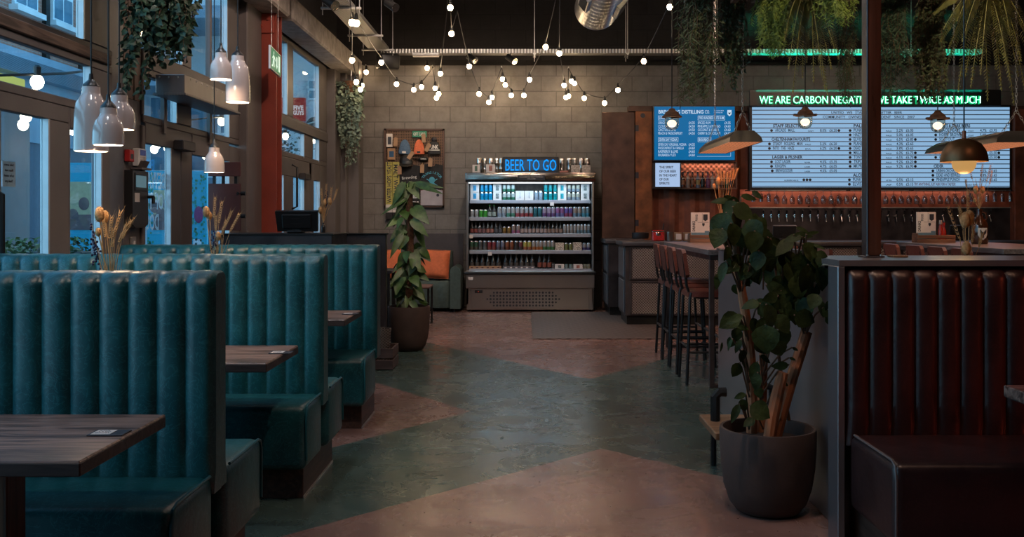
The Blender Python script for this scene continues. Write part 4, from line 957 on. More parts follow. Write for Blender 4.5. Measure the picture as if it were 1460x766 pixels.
for (x, y, h, w, ang, do) in SHRUB:
    dd = 4.50+do
    if x+w*.62 > 1100: dd = min(dd, 1.33*1400/(max(x+w*.75, x+h*.8*abs(math.sin(math.radians(ang))))-750))
    sc_ = dd/1400; c = PX(x, y, dd); a = math.radians(ang)
    dv = Vector((-math.sin(a), rr.uniform(-.35, .15), -math.cos(a))).normalized()
    b = c-dv*(h*.62*sc_); tp = c+dv*(h*.62*sc_); b.x = min(b.x, 1.325); tp.x = min(tp.x, 1.325)
    leaf(F, b, tp, w*1.2*sc_, rr.uniform(.08, .3), rr.uniform(.04, .16), False, (rr.uniform(-.9, .9), -1, rr.uniform(-.3, 1.1)))
    if y < 400 and x < 1095: root = PX(1056, min(420, y+60), 4.5)
    elif x > 1095 and y < 470: root = PX(1148, 480, 4.56) if x > 1130 else PX(1120, 470, 4.6)
    else: root = PX(1088 if x > 1070 else 1068, min(612, y+38), 4.56)
    T_.tube([root, root.lerp(b, .6)+Vector((0, .01, .02)), b], .0042, 5)
for k in range(95):   # smaller leaves filling the crown
    (x, y, h, w, ang, do) = SHRUB[rr.randrange(len(SHRUB))]
    if y > 500: continue
    x += rr.uniform(-14, 14); y += rr.uniform(-12, 14); h *= .8; w *= .72; dd = 4.55+do+rr.uniform(.02, .22); a = math.radians(ang+rr.uniform(-50, 50))
    if x+w > 1100: dd = min(dd, 1.31*1400/(x+w+4-750))
    c = PX(x, y, dd); dv = Vector((-math.sin(a), rr.uniform(-.5, .2), -math.cos(a))).normalized(); sc_ = dd/1400
    b = c-dv*(h*.6*sc_); tp = c+dv*(h*.6*sc_); b.x = min(b.x, 1.32); tp.x = min(tp.x, 1.32)
    leaf(F, b, tp, w*1.2*sc_, rr.uniform(.1, .4), rr.uniform(.04, .2), False, (rr.uniform(-.8, .8), -1, rr.uniform(-.2, 1)))
T_.tube([PX(1105, 470, 4.6), PX(1108, 430, 4.62), PX(1105, 395, 4.65), PX(1100, 370, 4.6)], .009, 6).tube([PX(1125, 600, 4.55), PX(1112, 520, 4.58), PX(1106, 470, 4.6)], .008, 6)
T_.tube([PX(1150, 475, 4.56), PX(1155, 462, 4.56), PX(1148, 430, 4.55), PX(1140, 390, 4.52), PX(1146, 350, 4.42), PX(1147, 338, 4.4)], .006, 6)
T_.tube([PX(1052, 390, 4.5), PX(1046, 350, 4.48), PX(1042, 310, 4.48), PX(1046, 285, 4.5)], .008, 6)
F.obj('foliage', M['leaf_dark'], r, smooth=1.0); T_.obj('stems', M['stem'], r)
# plank stand with pipe handles behind the pot
r = thing('plank_stand', 'low wooden plank on black pipe supports behind the front right pot', 'stand', (1.13, 5.2, 0))
MB().box(.955, 1.33, 4.95, 5.42, .225, .262, .004).obj('plank', M['oak'], r, smooth=.3)
for x in (1.02, 1.30):
    for y in (5.0, 5.34): MB().cyl((x, y, 0), (x, y, .225), .016, n=8).obj('leg', M['black_metal'], r)
MB().tube([(1.012, 5.25, .26), (1.012, 5.25, .39), (1.035, 5.25, .415), (1.07, 5.25, .415)], .026, 8).obj('pipe_handle', M['black_metal'], r)
MB().tube([(1.28, 5.18, .262), (1.30, 5.18, .40), (1.295, 5.18, .45), (1.26, 5.18, .46)], .02, 8).cyl((1.295, 5.16, .40), (1.325, 5.16, .40), .045, n=14).obj('pipe_handle', M['black_metal'], r)

def droop_strands(L_, S_, starts, lo, hi, leafL, leafW, step, rr, out=.08, heart=False, curl=.02, face=None, spread=1.0):
    for p in starts:
        p = Vector(p); ln = rr.uniform(lo, hi); a = rr.uniform(0, 2*PI); o = Vector((math.cos(a), math.sin(a), 0))*out*rr.uniform(.3, 1)
        n = max(4, int(ln/.06)); pts = []
        w1 = rr.uniform(0, 6); w2 = rr.uniform(0, 6)
        for i in range(n+1):
            u = i/n; pts.append(p+o*(1-(1-min(1, u*3))**2)+Vector((curl*math.sin(w1+u*7), curl*math.sin(w2+u*6), -ln*u+.03*math.sin(min(1, u*4)*PI))))
        S_.tube(pts, .0022, 4, False)
        k = 0.0
        while k < n-.01:
            i = int(k); c = pts[i].lerp(pts[i+1], k-i); b = rr.uniform(0, 2*PI)
            dv = Vector((math.cos(b)*spread, math.sin(b)*spread, -rr.uniform(.2, 1.1))).normalized()
            leaf(L_, c, c+dv*leafL*rr.uniform(.65, 1.2), leafW*rr.uniform(.7, 1.2), .2, .1, heart, (rr.uniform(-1, 1), -1, rr.uniform(-.2, 1)))
            k += step/.06*rr.uniform(.7, 1.3)

def hanging(name, label, box_, starts, lo, hi, lL, lW, step, m, seed, heart=False, out=.08, curl=.02, group=None, spread=1.0, extra=None):
    """box_: (x0, x1, y0, y1, z0, z1) of the planter it grows from"""
    rr = random.Random(seed); x0, x1, y0, y1, z0, z1 = box_
    r = thing(name, label, 'hanging plant', ((x0+x1)/2, (y0+y1)/2, z0), group)
    MB().box(x0, x1, y0, y1, z0, z1, .006).obj('planter_box', M['board'], r, smooth=.3)
    for x in (x0+.03, x1-.03): MB().cyl((x, (y0+y1)/2, z1), (x, (y0+y1)/2, 5.2), .003, n=5).obj('hanging_wire', M['galv'], r)
    L_ = MB(); S_ = MB()
    droop_strands(L_, S_, starts(rr), lo, hi, lL, lW, step, rr, out, heart, curl, None, spread)
    if extra: droop_strands(L_, S_, extra[0], extra[1], extra[2], lL, lW, step, rr, .02, heart, curl, None, spread)
    L_.obj('foliage', M[m], r, smooth=0); S_.obj('stems', M['stem'] if m not in ('fern_bright',) else M[m], r)
    return r
def rnd_in(x0, x1, y0, y1, z, n): return lambda rr: [(rr.uniform(x0, x1), rr.uniform(y0, y1), z) for _ in range(n)]
# left: ivy above the trough
hanging('hanging_ivy', 'dense green ivy hanging from above the upper left windows', (-2.62, -2.28, 6.45, 6.75, 3.05, 3.22), rnd_in(-2.58, -2.29, 6.42, 6.78, 3.12, 80), .35, .75, .050, .042, .024, 'ivy', 31, True, .05, .03,
        extra=([(-2.64, 6.5, 3.0), (-2.66, 6.55, 3.05), (-2.62, 6.5, 3.0), (-2.62, 6.45, 3.0), (-2.55, 6.6, 2.95), (-2.53, 6.5, 2.95)], .70, .82))
# sage plant in the back left corner
rr = random.Random(77)
r = thing('hanging_greenery', 'pale sage trailing plant hanging in the back left corner under the concrete beam', 'hanging plant', (-2.5, 14.0, 3.2))
MB().lathe([(0, 0), (.10, 0), (.14, .16), (.12, .16), (0, .15)], (-2.50, 14.05, 3.13), 14).obj('basket', M['moss'], r)
MB().cyl((-2.5, 14.05, 3.28), (-2.5, 14.05, 3.46), .004, n=5).obj('hanging_wire', M['galv'], r)
L_ = MB(); S_ = MB()
droop_strands(L_, S_, [(-2.55+rr.uniform(-.18, .15), 14.08+rr.uniform(-.12, .1), 3.28) for _ in range(80)], .35, .95, .062, .05, .036, rr, .07, True, .03)
droop_strands(L_, S_, [(-2.5+rr.uniform(-.08, .08), 13.98, 3.2) for _ in range(14)], .9, 1.15, .05, .04, .05, rr, .03, True, .03)
droop_strands(L_, S_, [(-2.53, 13.95, 2.5), (-2.50, 13.95, 2.5)], .40, .52, .05, .04, .05, rr, .03, True, .03)
L_.obj('foliage', M['sage'], r, smooth=0); S_.obj('stems', M['stem'], r)

# right: the planted canopy over the tables
r = thing('slatted_canopy', 'wooden slats of the hanging plant canopy at the top edge, over the high tables', 'canopy', (3.2, 8.5, 3.2))
for k, px in enumerate((985, 1018, 1053, 1083, 1146, 1212, 1300, 1380, 1450)):
    c = PX(px, -2, 8.4); MB().box(c.x-.03, c.x+.03, 7.7, 8.6, 3.225, 3.34, .004).obj('slat', M['board'], r, smooth=.3)
for y in (7.85, 8.45):
    MB().box(1.3, 5.2, y-.03, y+.03, 3.34, 3.40, .004).obj('cross_rail', M['board'], r, smooth=.3)
    for x in (1.5, 5.0): MB().cyl((x, y, 3.4), (x, y, 5.2), .004, n=5).obj('hanging_wire', M['galv'], r)
def canopy_box(x0p, x1p, d): 
    a, b = PX(x0p, 0, d), PX(x1p, 0, d); return (a.x+.04, b.x-.04, d-.10, d+.12, 3.42, 3.56)
def st(x0p, x1p, d, n): 
    a, b = PX(x0p, 0, d), PX(x1p, 0, d); return rnd_in(a.x+.05, b.x-.05, d-.12, d+.14, 3.47, n)
G = 'plants hanging from the canopy'
hanging('hanging_trailer', 'stringy dull green trailing plant at the left end of the canopy', canopy_box(972, 1022, 8.5), st(972, 1022, 8.5, 46), .75, 1.15, .065, .010, .016, 'string_leaf', 41, False, .08, .03, G)
hanging('hanging_trailer', 'dark small-leaved trailing plant between the two chains of the left heater', canopy_box(1024, 1066, 8.75), st(1024, 1064, 8.75, 40), .6, .85, .032, .022, .016, 'ivy', 42, True, .07, .03, G,
        extra=([PX(1048, 0, 8.75), PX(1046, 0, 8.75), PX(1050, 0, 8.75)], .78, .86))
hanging('asparagus_fern', 'bright feathery fern over the left end of the green neon sign', canopy_box(1080, 1132, 8.3), st(1084, 1124, 8.3, 70), .45, .76, .045, .007, .008, 'fern_bright', 43, False, .09, .02, G)
hanging('asparagus_fern', 'bright feathery fern just left of the square post', canopy_box(1164, 1222, 7.9), st(1168, 1216, 7.9, 70), .30, .58, .045, .007, .008, 'fern_bright', 44, False, .09, .02, G)
hanging('hanging_trailer', 'thin wispy trailing plant just left of the square post, under the bright fern', canopy_box(1190, 1228, 9.0), st(1194, 1222, 9.0, 22), .85, 1.12, .05, .008, .018, 'string_leaf', 45, False, .05, .03, G)
hanging('hanging_trailer', 'dark stringy trailing plant just right of the square post', canopy_box(1252, 1300, 8.6), st(1254, 1296, 8.6, 46), .75, 1.08, .055, .009, .014, 'ivy', 46, False, .07, .03, G)
hanging('hanging_trailer', 'dense dull green plant left of the big olive fern', canopy_box(1302, 1352, 9.0), st(1306, 1348, 9.0, 60), .65, 1.05, .040, .018, .016, 'string_leaf', 47, False, .08, .03, G)
def fern(label, crown, fronds, d, seed, box_):
    rr = random.Random(seed); c = Vector(crown); x0, x1, y0, y1, z0, z1 = box_
    r = thing('boston_fern', label, 'hanging plant', (c.x, c.y, z0), G)
    MB().box(x0, x1, y0, y1, z0, z1, .006).obj('planter_box', M['board'], r, smooth=.3)
    for x in (x0+.03, x1-.03): MB().cyl((x, (y0+y1)/2, z1), (x, (y0+y1)/2, 5.2), .003, n=5).obj('hanging_wire', M['galv'], r)
    F_ = MB(); S_ = MB()
    for tip in fronds:
        e = Vector(tip); b = c+Vector((rr.uniform(-.06, .06), rr.uniform(-.05, .05), 0))
        mid = b.lerp(e, .45); mid.z = max(b.z, e.z)-.02+.22*abs(e.x-b.x); n = 58; pts = []
        for i in range(n+1):
            u = i/n; pts.append(b*(1-u)**2+mid*2*u*(1-u)+e*u*u)
        S_.tube(pts, .003, 4, False)
        for i in range(1, n):
            t = (pts[i+1]-pts[i-1]).normalized(); sd = t.cross(Vector((rr.uniform(-.2, .2), 1, .25))); 
            if sd.length < .05: continue
            sd.normalize(); ll = .050*min(1, (n-i)/20+.15)*min(1, i/6+.3)
            for sg in (-1, 1):
                tp = pts[i]+sd*sg*ll+t*ll*.3+Vector((0, 0, -.012)); leaf(F_, pts[i], tp, .019, .2, .05)
    F_.obj('fronds', M['fern'], r, smooth=0); S_.obj('stems', M['fern'], r)
    return r
rr = random.Random(3)
d = 8.1
fern('olive fern with long arching fronds, second plant left of the square post', PX(1148, -8, d), [PX(x, y, d+rr.uniform(-.25, .25)) for x, y in ((1118, 60), (1130, 134), (1124, 100), (1144, 112), (1150, 90), (1160, 118), (1172, 110), (1180, 136), (1186, 100), (1190, 70), (1112, 40), (1136, 70), (1166, 70), (1176, 130), (1196, 85))], d, 51, canopy_box(1126, 1172, d))
d = 7.4
fern('largest olive fern with long fronds, at the top right', PX(1412, -22, d), [PX(x, y, d+rr.uniform(-.3, .3)) for x, y in ((1345, 42), (1352, 70), (1350, 95), (1366, 132), (1376, 110), (1390, 80), (1398, 108), (1408, 145), (1420, 100), (1434, 92), (1440, 116), (1446, 150), (1456, 88), (1470, 60), (1480, 110), (1330, 20), (1340, 60), (1384, 126), (1416, 60), (1428, 130), (1452, 110), (1402, 50), (1365, 30), (1372, 60), (1440, 50), (1462, 130))], d, 52, canopy_box(1380, 1440, d))
# ================================================================== the back of the room
# ---------------------------------------------------------------- sofa and cushions
r = thing('velvet_sofa', 'grey-green channelled velvet sofa against the back wall, left of the drinks fridge', 'sofa', (-1.8, 14.4, 0))
q = MB(); sweep_channels(q, [(14.50, .40), (14.47, .6), (14.45, .78), (14.455, .82), (14.48, .848), (14.52, .855), (14.62, .855), (14.66, .83), (14.66, .3)], -2.60, -1.085, .17, .025, True, 6); q.obj('backrest', M['sofa'], r, smooth=1.0)
q = MB(); sweep_channels(q, [(13.98, .06), (13.95, .2), (13.94, .36), (13.95, .40), (13.98, .428), (14.02, .435), (14.3, .425), (14.5, .42), (14.5, .1)], -2.60, -1.085, .17, .018, True, 6); q.obj('seat', M['sofa'], r, smooth=1.0)
for x0, x1 in ((-1.08, -.93), (-2.78, -2.605)):
    q = MB(); q.prism([(x0, .05), (x1, .05), (x1, .58), (x1-.03, .635), (x1-.08, .66), (x0+.07, .66), (x0+.02, .635), (x0, .59)], 'y', 13.92, 14.66); q.obj('armrest', M['sofa'], r, smooth=1.0)
for x in (-2.7, -1.02):
    for y in (14.0, 14.6): MB().cyl((x, y, 0), (x, y, .06), .02, n=8).obj('foot', M['black_metal'], r)
def pillow(label, c, w, h, tilt, turn=0):
    r = thing('cushion', label, 'cushion', c, 'orange cushions on the sofa'); q = MB()
    q.T = Matrix.Translation(Vector(c)+Vector((0, 0, h/2))) @ Matrix.Rotation(turn, 4, 'Y') @ Matrix.Rotation(tilt, 4, 'X')
    n = 14; vs = []; fs = []
    for sgn in (-1, 1):
        for i in range(n+1):
            for j in range(n+1):
                u, v = 2*i/n-1, 2*j/n-1; k = (max(0, (1-u**4)*(1-v**4)))**.5; pin = 1-.06*(1-abs(u)**2)*abs(v)**3
                vs.append((u*w/2*(1-.05*(1-v*v)*abs(u)**3), sgn*.085*k+.006*math.sin(7*u+3*v)*k, v*h/2*pin))
    for s_ in (0, 1):
        o = s_*(n+1)**2
        for i in range(n):
            for j in range(n):
                a = o+i*(n+1)+j; fs.append((a, a+1, a+n+2, a+n+1))
    q.add(vs, fs); q.obj('cover', M['orange'], r, smooth=1.2)
    MB_ = MB(); MB_.T = q.T
    MB_.tube([(-w/2*.98, 0, -h/2*.98), (w/2*.98, 0, -h/2*.98), (w/2*.98, 0, h/2*.98), (-w/2*.98, 0, h/2*.98), (-w/2*.98, 0, -h/2*.98)], .004, 5).obj('seam', M['orange'], r)
pillow('orange square cushion leaning on the sofa beside the drinks fridge', (-1.315, 14.18, .465), .42, .42, -.20, .06)
pillow('orange cushion at the left of the sofa, mostly hidden by the climbing plant', (-2.02, 14.18, .465), .44, .42, -.20, -.05)
r = thing('side_table', 'small dark side table with a wood top in front of the sofa', 'table', (-1.32, 12.3, 0))
MB().box(-1.66, -1.18, 12.0, 12.5, .475, .50, .004).obj('tabletop', M['tabletop'], r, smooth=.3)
for x in (-1.64, -1.21):
    for y in (12.02, 12.47): MB().box(x, x+.025, y, y+.025, 0, .475).obj('leg', M['black_metal'], r, smooth=0)
r = thing('dining_table', 'dark square table between the partition and the sofa, left of the climbing plant', 'table', (-1.9, 11.6, 0))
MB().box(-2.4, -1.55, 11.3, 11.9, .70, .735, .004).obj('tabletop', M['steel_dark'], r, smooth=.3)
MB().box(-2.38, -1.57, 11.31, 11.33, .38, .70, .002).obj('apron', M['black_metal'], r, smooth=0)
for x in (-2.37, -1.62):
    for y in (11.33, 11.84): MB().box(x, x+.04, y, y+.04, 0, .70).obj('leg', M['black_metal'], r, smooth=0)

# ---------------------------------------------------------------- merchandise board
r = thing('merchandise_board', 'slatted display board of hats and shirts on the block wall above the climbing plant', 'board', (-1.69, WY, .9))
bx0, bx1, bz0, bz1 = -2.145, -1.235, 1.50, 2.69; by = 14.86
q = MB().box(bx0, bx1, by, WY-.004, bz0, bz1); q.obj('backing', mat('board_backing', (.035, .022, .016), .7), r, smooth=0)
q = MB().box(bx0, bx0+.03, by-.03, by+.03, bz0, bz1).box(bx1-.03, bx1, by-.03, by+.03, bz0, bz1).box(bx0, bx1, by-.03, by+.03, bz1-.03, bz1).box(bx0, bx1, by-.03, by+.03, bz0, bz0+.03); q.obj('frame', M['rust_dark'], r, smooth=0)
q = MB()
for k in range(34): q.box(bx0+.04+k*.0255, bx0+.052+k*.0255, by-.016, by, bz0+.03, bz1-.03)
for k in range(28): q.box(bx0+.03, bx1-.03, by-.010, by, bz0+.05+k*.041, bz0+.062+k*.041)
q.obj('slats', mat('brown_slats', (.17, .098, .062), .75, 0, .15), r, smooth=0)
def BP(px, py, dy=0): return PX(px, py, by-.02-dy)
def patch(mb, px0, py0, px1, py1, y, b=.004, t=.012):
    a = PX(px0, py0, y); c = PX(px1, py1, y); return mb.box(a.x, c.x, y-t, y, c.z, a.z, b)
def merch(name, label, cat, loc): return thing(name, label, cat, loc, 'merchandise on the display board')
yb = by-.034
def beanie(label, px, py0, py1, w, m, pom=False, logo=None):
    c = PX(px, py1, yb-.04); top = PX(px, py0, yb-.04); h = top.z-c.z; R = w*14.8/1400/2; rr_ = merch('beanie_hat', label, 'hat', c)
    q = MB(); q.T = Matrix.Translation(c) @ Matrix.Diagonal((1, .38, 1, 1)); q.lathe([(0, .01), (R*.90, 0), (R*1.0, h*.03), (R, h*.24), (R*.96, h*.26)], (0, 0, 0), 22); q.obj('cuff', m, rr_, smooth=1.0)
    q = MB(); q.T = Matrix.Translation(c) @ Matrix.Diagonal((1, .36, 1, 1)); q.lathe([(R*.94, h*.2), (R*.92, h*.4), (R*.76, h*.65), (R*.5, h*.88), (R*.2, h*.99), (0, h)], (0, 0, 0), 22); q.obj('crown', m, rr_, smooth=1.0)
    if pom: MB().sphere(top+Vector((0, 0, .01)), .045, 12, 8, (1, .6, 1)).obj('pompom', M['steel_dark'], rr_)
    if logo: q = MB(); q.box(c.x-R*.35, c.x+R*.25, yb-.04-R*.42, yb-.04-R*.40, c.z+h*.06, c.z+h*.2); q.obj('patch', M[logo], rr_, smooth=0)
    return rr_, c, R, h
beanie('blue knitted beanie on the display board, left of the orange one', 577, 199, 220, 18, mat('blue_wool', (.075, .13, .21), .9, 0, .2, 40, .3, 120), logo='paper')
rr_, c, R, h = beanie('orange knitted beanie in the middle of the display board', 597.5, 199, 220, 16, mat('orange_wool', (.70, .16, .07), .9, 0, .15, 40, .3, 120), logo='black')
rr_, c, R, h = beanie('black and grey patterned bobble beanie on the display board', 619, 200, 220, 19, mat('black_wool', (.03, .03, .032), .9, 0, .2, 40, .3, 120), pom=True)
MB().text('PUNK', c.x-.004, c.z+h*.38, yb-.04-R*.40, .055, .14, 'C', .004, .04).box(c.x-R*.85, c.x+R*.85, yb-.04-R*.385, yb-.04-R*.36, c.z+h*.26, c.z+h*.31).obj('pattern', M['white'], rr_, smooth=0)
c = PX(579, 237.5, yb-.05); rr_ = merch('baseball_cap', 'black baseball cap on the display board under the blue beanie', 'cap', c)
q = MB(); q.T = Matrix.Translation(c+Vector((0, 0, .03))) @ Matrix.Diagonal((1, .5, 1, 1)); q.lathe([(0, 0), (.10, 0), (.098, .06), (.075, .12), (.03, .155), (0, .16)], (0, 0, 0), 20); q.obj('crown', M['black'], rr_, smooth=1.0)
q = MB(); q.T = Matrix.Translation(c+Vector((0, -.06, .025))) @ Matrix.Rotation(.5, 4, 'X') @ Matrix.Diagonal((1, .75, .08, 1)); q.sphere((0, 0, 0), .095, 18, 8); q.obj('peak', M['black'], rr_, smooth=1.0)
MB().box(c.x-.045, c.x+.045, c.y-.056, c.y-.050, c.z+.085, c.z+.13, .004).obj('patch', M['steel_dark'], rr_, smooth=.4)
def shirt(name, label, px0, py0, px1, py1, m, deco=None):
    a = PX(px0, py0, yb); b_ = PX(px1, py1, yb); rr_ = merch(name, label, 'shirt', (a.x, yb, b_.z)); w = b_.x-a.x; h = a.z-b_.z
    q = MB(); q.prism([(a.x, b_.z), (b_.x, b_.z), (b_.x, a.z-.02), (a.x+w*.68, a.z), (a.x+w*.6, a.z-.035), (a.x+w*.4, a.z-.035), (a.x+w*.32, a.z), (a.x, a.z-.02)], 'y', yb-.022, yb); q.obj('cloth', m, rr_, smooth=0)
    return rr_, a, b_
BT = mat('black_cotton', (.020, .019, .021), .9, 0, .2, 20, .1, 60)
rr_, a, b_ = shirt('folded_shirt', 'folded black shirt with white script across the chest, under the black cap', 569, 235, 599, 274, BT)
MB().text('Brewdog', (a.x+b_.x)/2, b_.z+.20, yb-.023, .045, .22, 'C', .002, 0, .12).text("07", (a.x+b_.x)/2+.02, b_.z+.135, yb-.023, .03, None, 'C', .002).obj('lettering', M['white'], rr_, smooth=0)
rr_, a, b_ = shirt('folded_shirt', 'folded black shirt with a blue arched word and emblem, right side of the board', 600, 234, 632, 269, BT)
q = MB(); cx, cz = (a.x+b_.x)/2, b_.z+.085; wd = 'TRANSISTOR'
for i, ch in enumerate(wd):
    th = (i-(len(wd)-1)/2)*.235; q.text(ch, cx+.135*math.sin(th), cz+.045+.125*math.cos(th)-.03, yb-.023, .036, None, 'C', .002, .02, -th)
q.sphere((cx, yb-.02, cz+.04), .05, 12, 8, (1, .12, 1.1)).box(cx-.03, cx+.03, yb-.027, yb-.02, cz-.04, cz)
q.prism([(cx-.085, cz-.035), (cx-.075, cz-.045), (cx+.085, cz+.055), (cx+.075, cz+.065)], 'y', yb-.025, yb-.02).prism([(cx+.085, cz-.035), (cx+.075, cz-.045), (cx-.085, cz+.055), (cx-.075, cz+.065)], 'y', yb-.025, yb-.02)
q.obj('print', mat('blue_print', (.06, .30, .42), .7), rr_, smooth=0)
rr_, a, b_ = shirt('folded_shirt', 'pale grey folded shirt with a small round badge, bottom right of the board', 600, 270, 631, 293, mat('lilac_grey_cotton', (.36, .33, .36), .9, 0, .12, 8, .4, 10))
MB().cyl((b_.x-.07, yb-.024, a.z-.09), (b_.x-.07, yb-.021, a.z-.09), .022, n=14).obj('badge', M['ink'], rr_)
rr_, a, b_ = shirt('folded_shirt', 'dark folded shirt with white print, bottom middle of the board behind the climbing plant', 584, 272, 599, 293, BT)
MB().text('BEER', a.x+.08, b_.z+.11, yb-.023, .06, .11, 'C', .002, .03).text('TRUE', a.x+.09, b_.z+.03, yb-.023, .03, .10, 'C', .002, .03).obj('lettering', M['white'], rr_, smooth=0)
# the two hanging scarves
ys = by-.056
for k, (x0, x1, wd, lab) in enumerate(((550, 559.5, 'WATER HOPS YEAST', 'yellow scarf with black upward lettering, left edge of the display board'), (560, 569.5, 'MALT WATER', 'yellow scarf with black downward lettering, second from the left of the board'))):
    a = PX(x0, 231, ys); b_ = PX(x1, 303, ys); rr_ = merch('football_scarf', lab, 'scarf', (a.x, ys, b_.z))
    MB().box(a.x, b_.x, ys-.012, ys+.015, b_.z+.12, a.z, .004).obj('cloth', mat('dull_yellow_knit', (.42, .37, .10), .9, 0, .12, 30), rr_, smooth=.3)
    MB().box(a.x, b_.x, ys-.012, ys+.015, b_.z, b_.z+.12, .004).obj('pale_end', M['paper'], rr_, smooth=.3)
    MB().box(a.x, b_.x, ys-.011, ys+.014, b_.z-.10, b_.z-.001, .004).obj('fringe', BT, rr_, smooth=.3)
    q = MB()
    if k == 0: q.text(wd, b_.x-.015, a.z-.62, ys-.0125, .065, .62, 'L', .002, .02, PI/2)
    else: q.text(wd, a.x+.015, a.z-.04, ys-.0125, .065, .52, 'L', .002, .02, -PI/2)
    q.text('BREW' if k == 0 else 'DOG', (a.x+b_.x)/2, b_.z+.04, ys-.0125, .035, .085, 'C', .002, .02); q.obj('lettering', M['ink'], rr_, smooth=0)
for name, lab, cat, (x0, y0, x1, y1), m, inner in (
    ('phone_case_box', 'white boxed accessory at the top left of the display board', 'box', (551, 191, 560, 210), 'paper', 'ink'),
    ('boxed_socks', 'brown boxed item with a dark blue window, below the white box', 'box', (553, 211.5, 563.5, 228), 'kraft', 'ink_blue')):
    a = PX(x0, y0, yb); rr_ = merch(name, lab, cat, (a.x, yb, PX(x0, y1, yb).z)); q = MB(); patch(q, x0, y0, x1, y1, yb, .004, .03); q.obj('carton', M[m], rr_, smooth=.3)
    q = MB(); patch(q, x0+2, y0+4, x1-2, y1-4, yb-.03, 0, .002); q.obj('window', M[inner], rr_, smooth=0)
a = PX(588, 196, yb); rr_ = merch('gift_card_sign', 'small green sign at the top middle of the display board', 'sign', a); q = MB(); patch(q, 588, 187, 608.5, 196, yb, .003, .015); q.obj('panel', mat('green_card', (.03, .20, .12), .6), rr_, smooth=.3)
MB().text('GIFT CARD', PX(598, 0, yb).x, PX(0, 193.5, yb).z, yb-.016, .045, .18, 'C', .002, .02).obj('lettering', M['paper'], rr_, smooth=0)
c = PX(604, 227, yb); rr_ = merch('waist_bag', 'small black waist bag with white lettering under the orange beanie', 'bag', c)
MB().sphere((c.x, yb-.03, c.z), .075, 16, 8, (1.1, .4, .45)).obj('pouch', M['black'], rr_); MB().tube([(c.x-.14, yb-.02, c.z+.01), (c.x-.07, yb-.02, c.z), (c.x+.07, yb-.02, c.z), (c.x+.13, yb-.02, c.z+.02)], .01, 6).obj('strap', M['black_metal'], rr_)
MB().text('BREWDOG', c.x, c.z-.01, yb-.062, .02, .08, 'C', .002).obj('lettering', M['white'], rr_, smooth=0)
for k, (x, y, lab) in enumerate(((565.5, 203, 'left of the blue beanie'), (605, 198, 'right of the green sign'), (611, 211, 'over the cuff of the black beanie'), (603, 241, 'hanging over the black shirts'), (614.5, 232, 'right of the waist bag'), (571, 243, 'beside the scarf and the cap'), (587, 222, 'behind the black cap'))):
    c = PX(x, y, yb); rr_ = merch('price_tag', 'brown card price tag on the board '+lab, 'price tag', (c.x, yb-.1, c.z))
    q = MB(); q.T = Matrix.Translation((c.x, yb-.115, c.z)) @ Matrix.Rotation((.05, -.06, .5, .04, .05, -.03, .6)[k], 4, 'Y'); q.prism([(-.03, -.065), (.03, -.065), (.03, .05), (.018, .065), (-.018, .065), (-.03, .05)], 'y', -.003, 0); q.obj('card', M['kraft'], rr_, smooth=0)
    MB().tube([(c.x, yb-.115, c.z+.055), (c.x, yb-.02, c.z+.10)], .002, 4).obj('string', M['straw'], rr_)

# ---------------------------------------------------------------- drinks fridge
FY = 14.0
def fx(px): return (px-750)/100
def fz(py): return 1.35-(py-310)/100
r = thing('drinks_fridge', 'open-fronted stainless drinks fridge with lit shelves of cans and bottles', 'fridge', (.06, 14.4, 0))
MB().box(fx(663.5), fx(849), 13.98, 14.80, fz(260), fz(246), .012, 2).obj('canopy', M['steel_polish'], r, smooth=.4)
MB().box(fx(665), fx(668), 14.02, 14.78, .10, fz(259), .004).obj('side_panel', M['steel'], r, smooth=.3)
MB().box(fx(844), fx(847), 14.02, 14.78, .10, fz(259), .004).obj('side_panel', M['steel'], r, smooth=.3)
for x0, x1 in ((668, 668.3), (843.7, 844)): MB().box(fx(x0), fx(x1), 14.03, 14.45, fz(386), fz(259)).obj('side_glass', M['clear'], r, smooth=0)
M['fridge_back'] = mat('dark_cabinet_back', (.085, .062, .052), .4, .6, .5, 9)
MB().box(fx(668), fx(844), 14.62, 14.66, fz(388), fz(259)).obj('back_panel', M['fridge_back'], r, smooth=0)
MB().box(fx(664), fx(847.5), 13.98, 14.78, fz(411), fz(386.5), .006).obj('front_apron', M['steel'], r, smooth=.3)
MB().box(fx(661.5), fx(850), 13.94, 13.99, fz(391.5), fz(387), .016, 3).obj('bumper', M['black'], r, smooth=.5)
MB().box(fx(665), fx(846.5), 14.02, 14.78, fz(442), fz(411), .004).obj('base', M['steel'], r, smooth=.3)
MB().box(fx(671.5), fx(840), 14.008, 14.02, fz(440), fz(412), .003).obj('grille_panel', M['steel'], r, smooth=.3)
for x in (668, 842): MB().cyl((fx(x), 14.1, 0), (fx(x), 14.1, .04), .02, n=8).obj('foot', M['black'], r)
q = MB()
for row, n in enumerate((19, 21, 23, 21, 19)):
    for k in range(n):
        x = fx(756)+(-(n-1)/2+k)*.0466-.10; q.cyl((x, 14.0085, fz(417.5+4.6*row)), (x, 14.0065, fz(417.5+4.6*row)), .0165 if k % 2 else .0135, n=10)
q.obj('vent_holes', M['ink'], r)
MB().box(fx(677), fx(688), 14.0, 14.008, fz(418), fz(414), .003).obj('controller', M['black'], r, smooth=.3)
MB().text('3', fx(682), fz(416.6), 13.9995, .014, None, 'C', .001).obj('controller_digit', emit('red_digit', (1, .06, .02), 1.2), r, smooth=0)
MB().box(fx(668), fx(674.5), 13.976, 13.98, fz(399), fz(395)).obj('rating_plate', M['paper'], r, smooth=0)
MB().box(fx(668), fx(844), 14.07, 14.10, fz(261.2), fz(260.2)).obj('light_tube', M['fridge_light'], r, smooth=0)
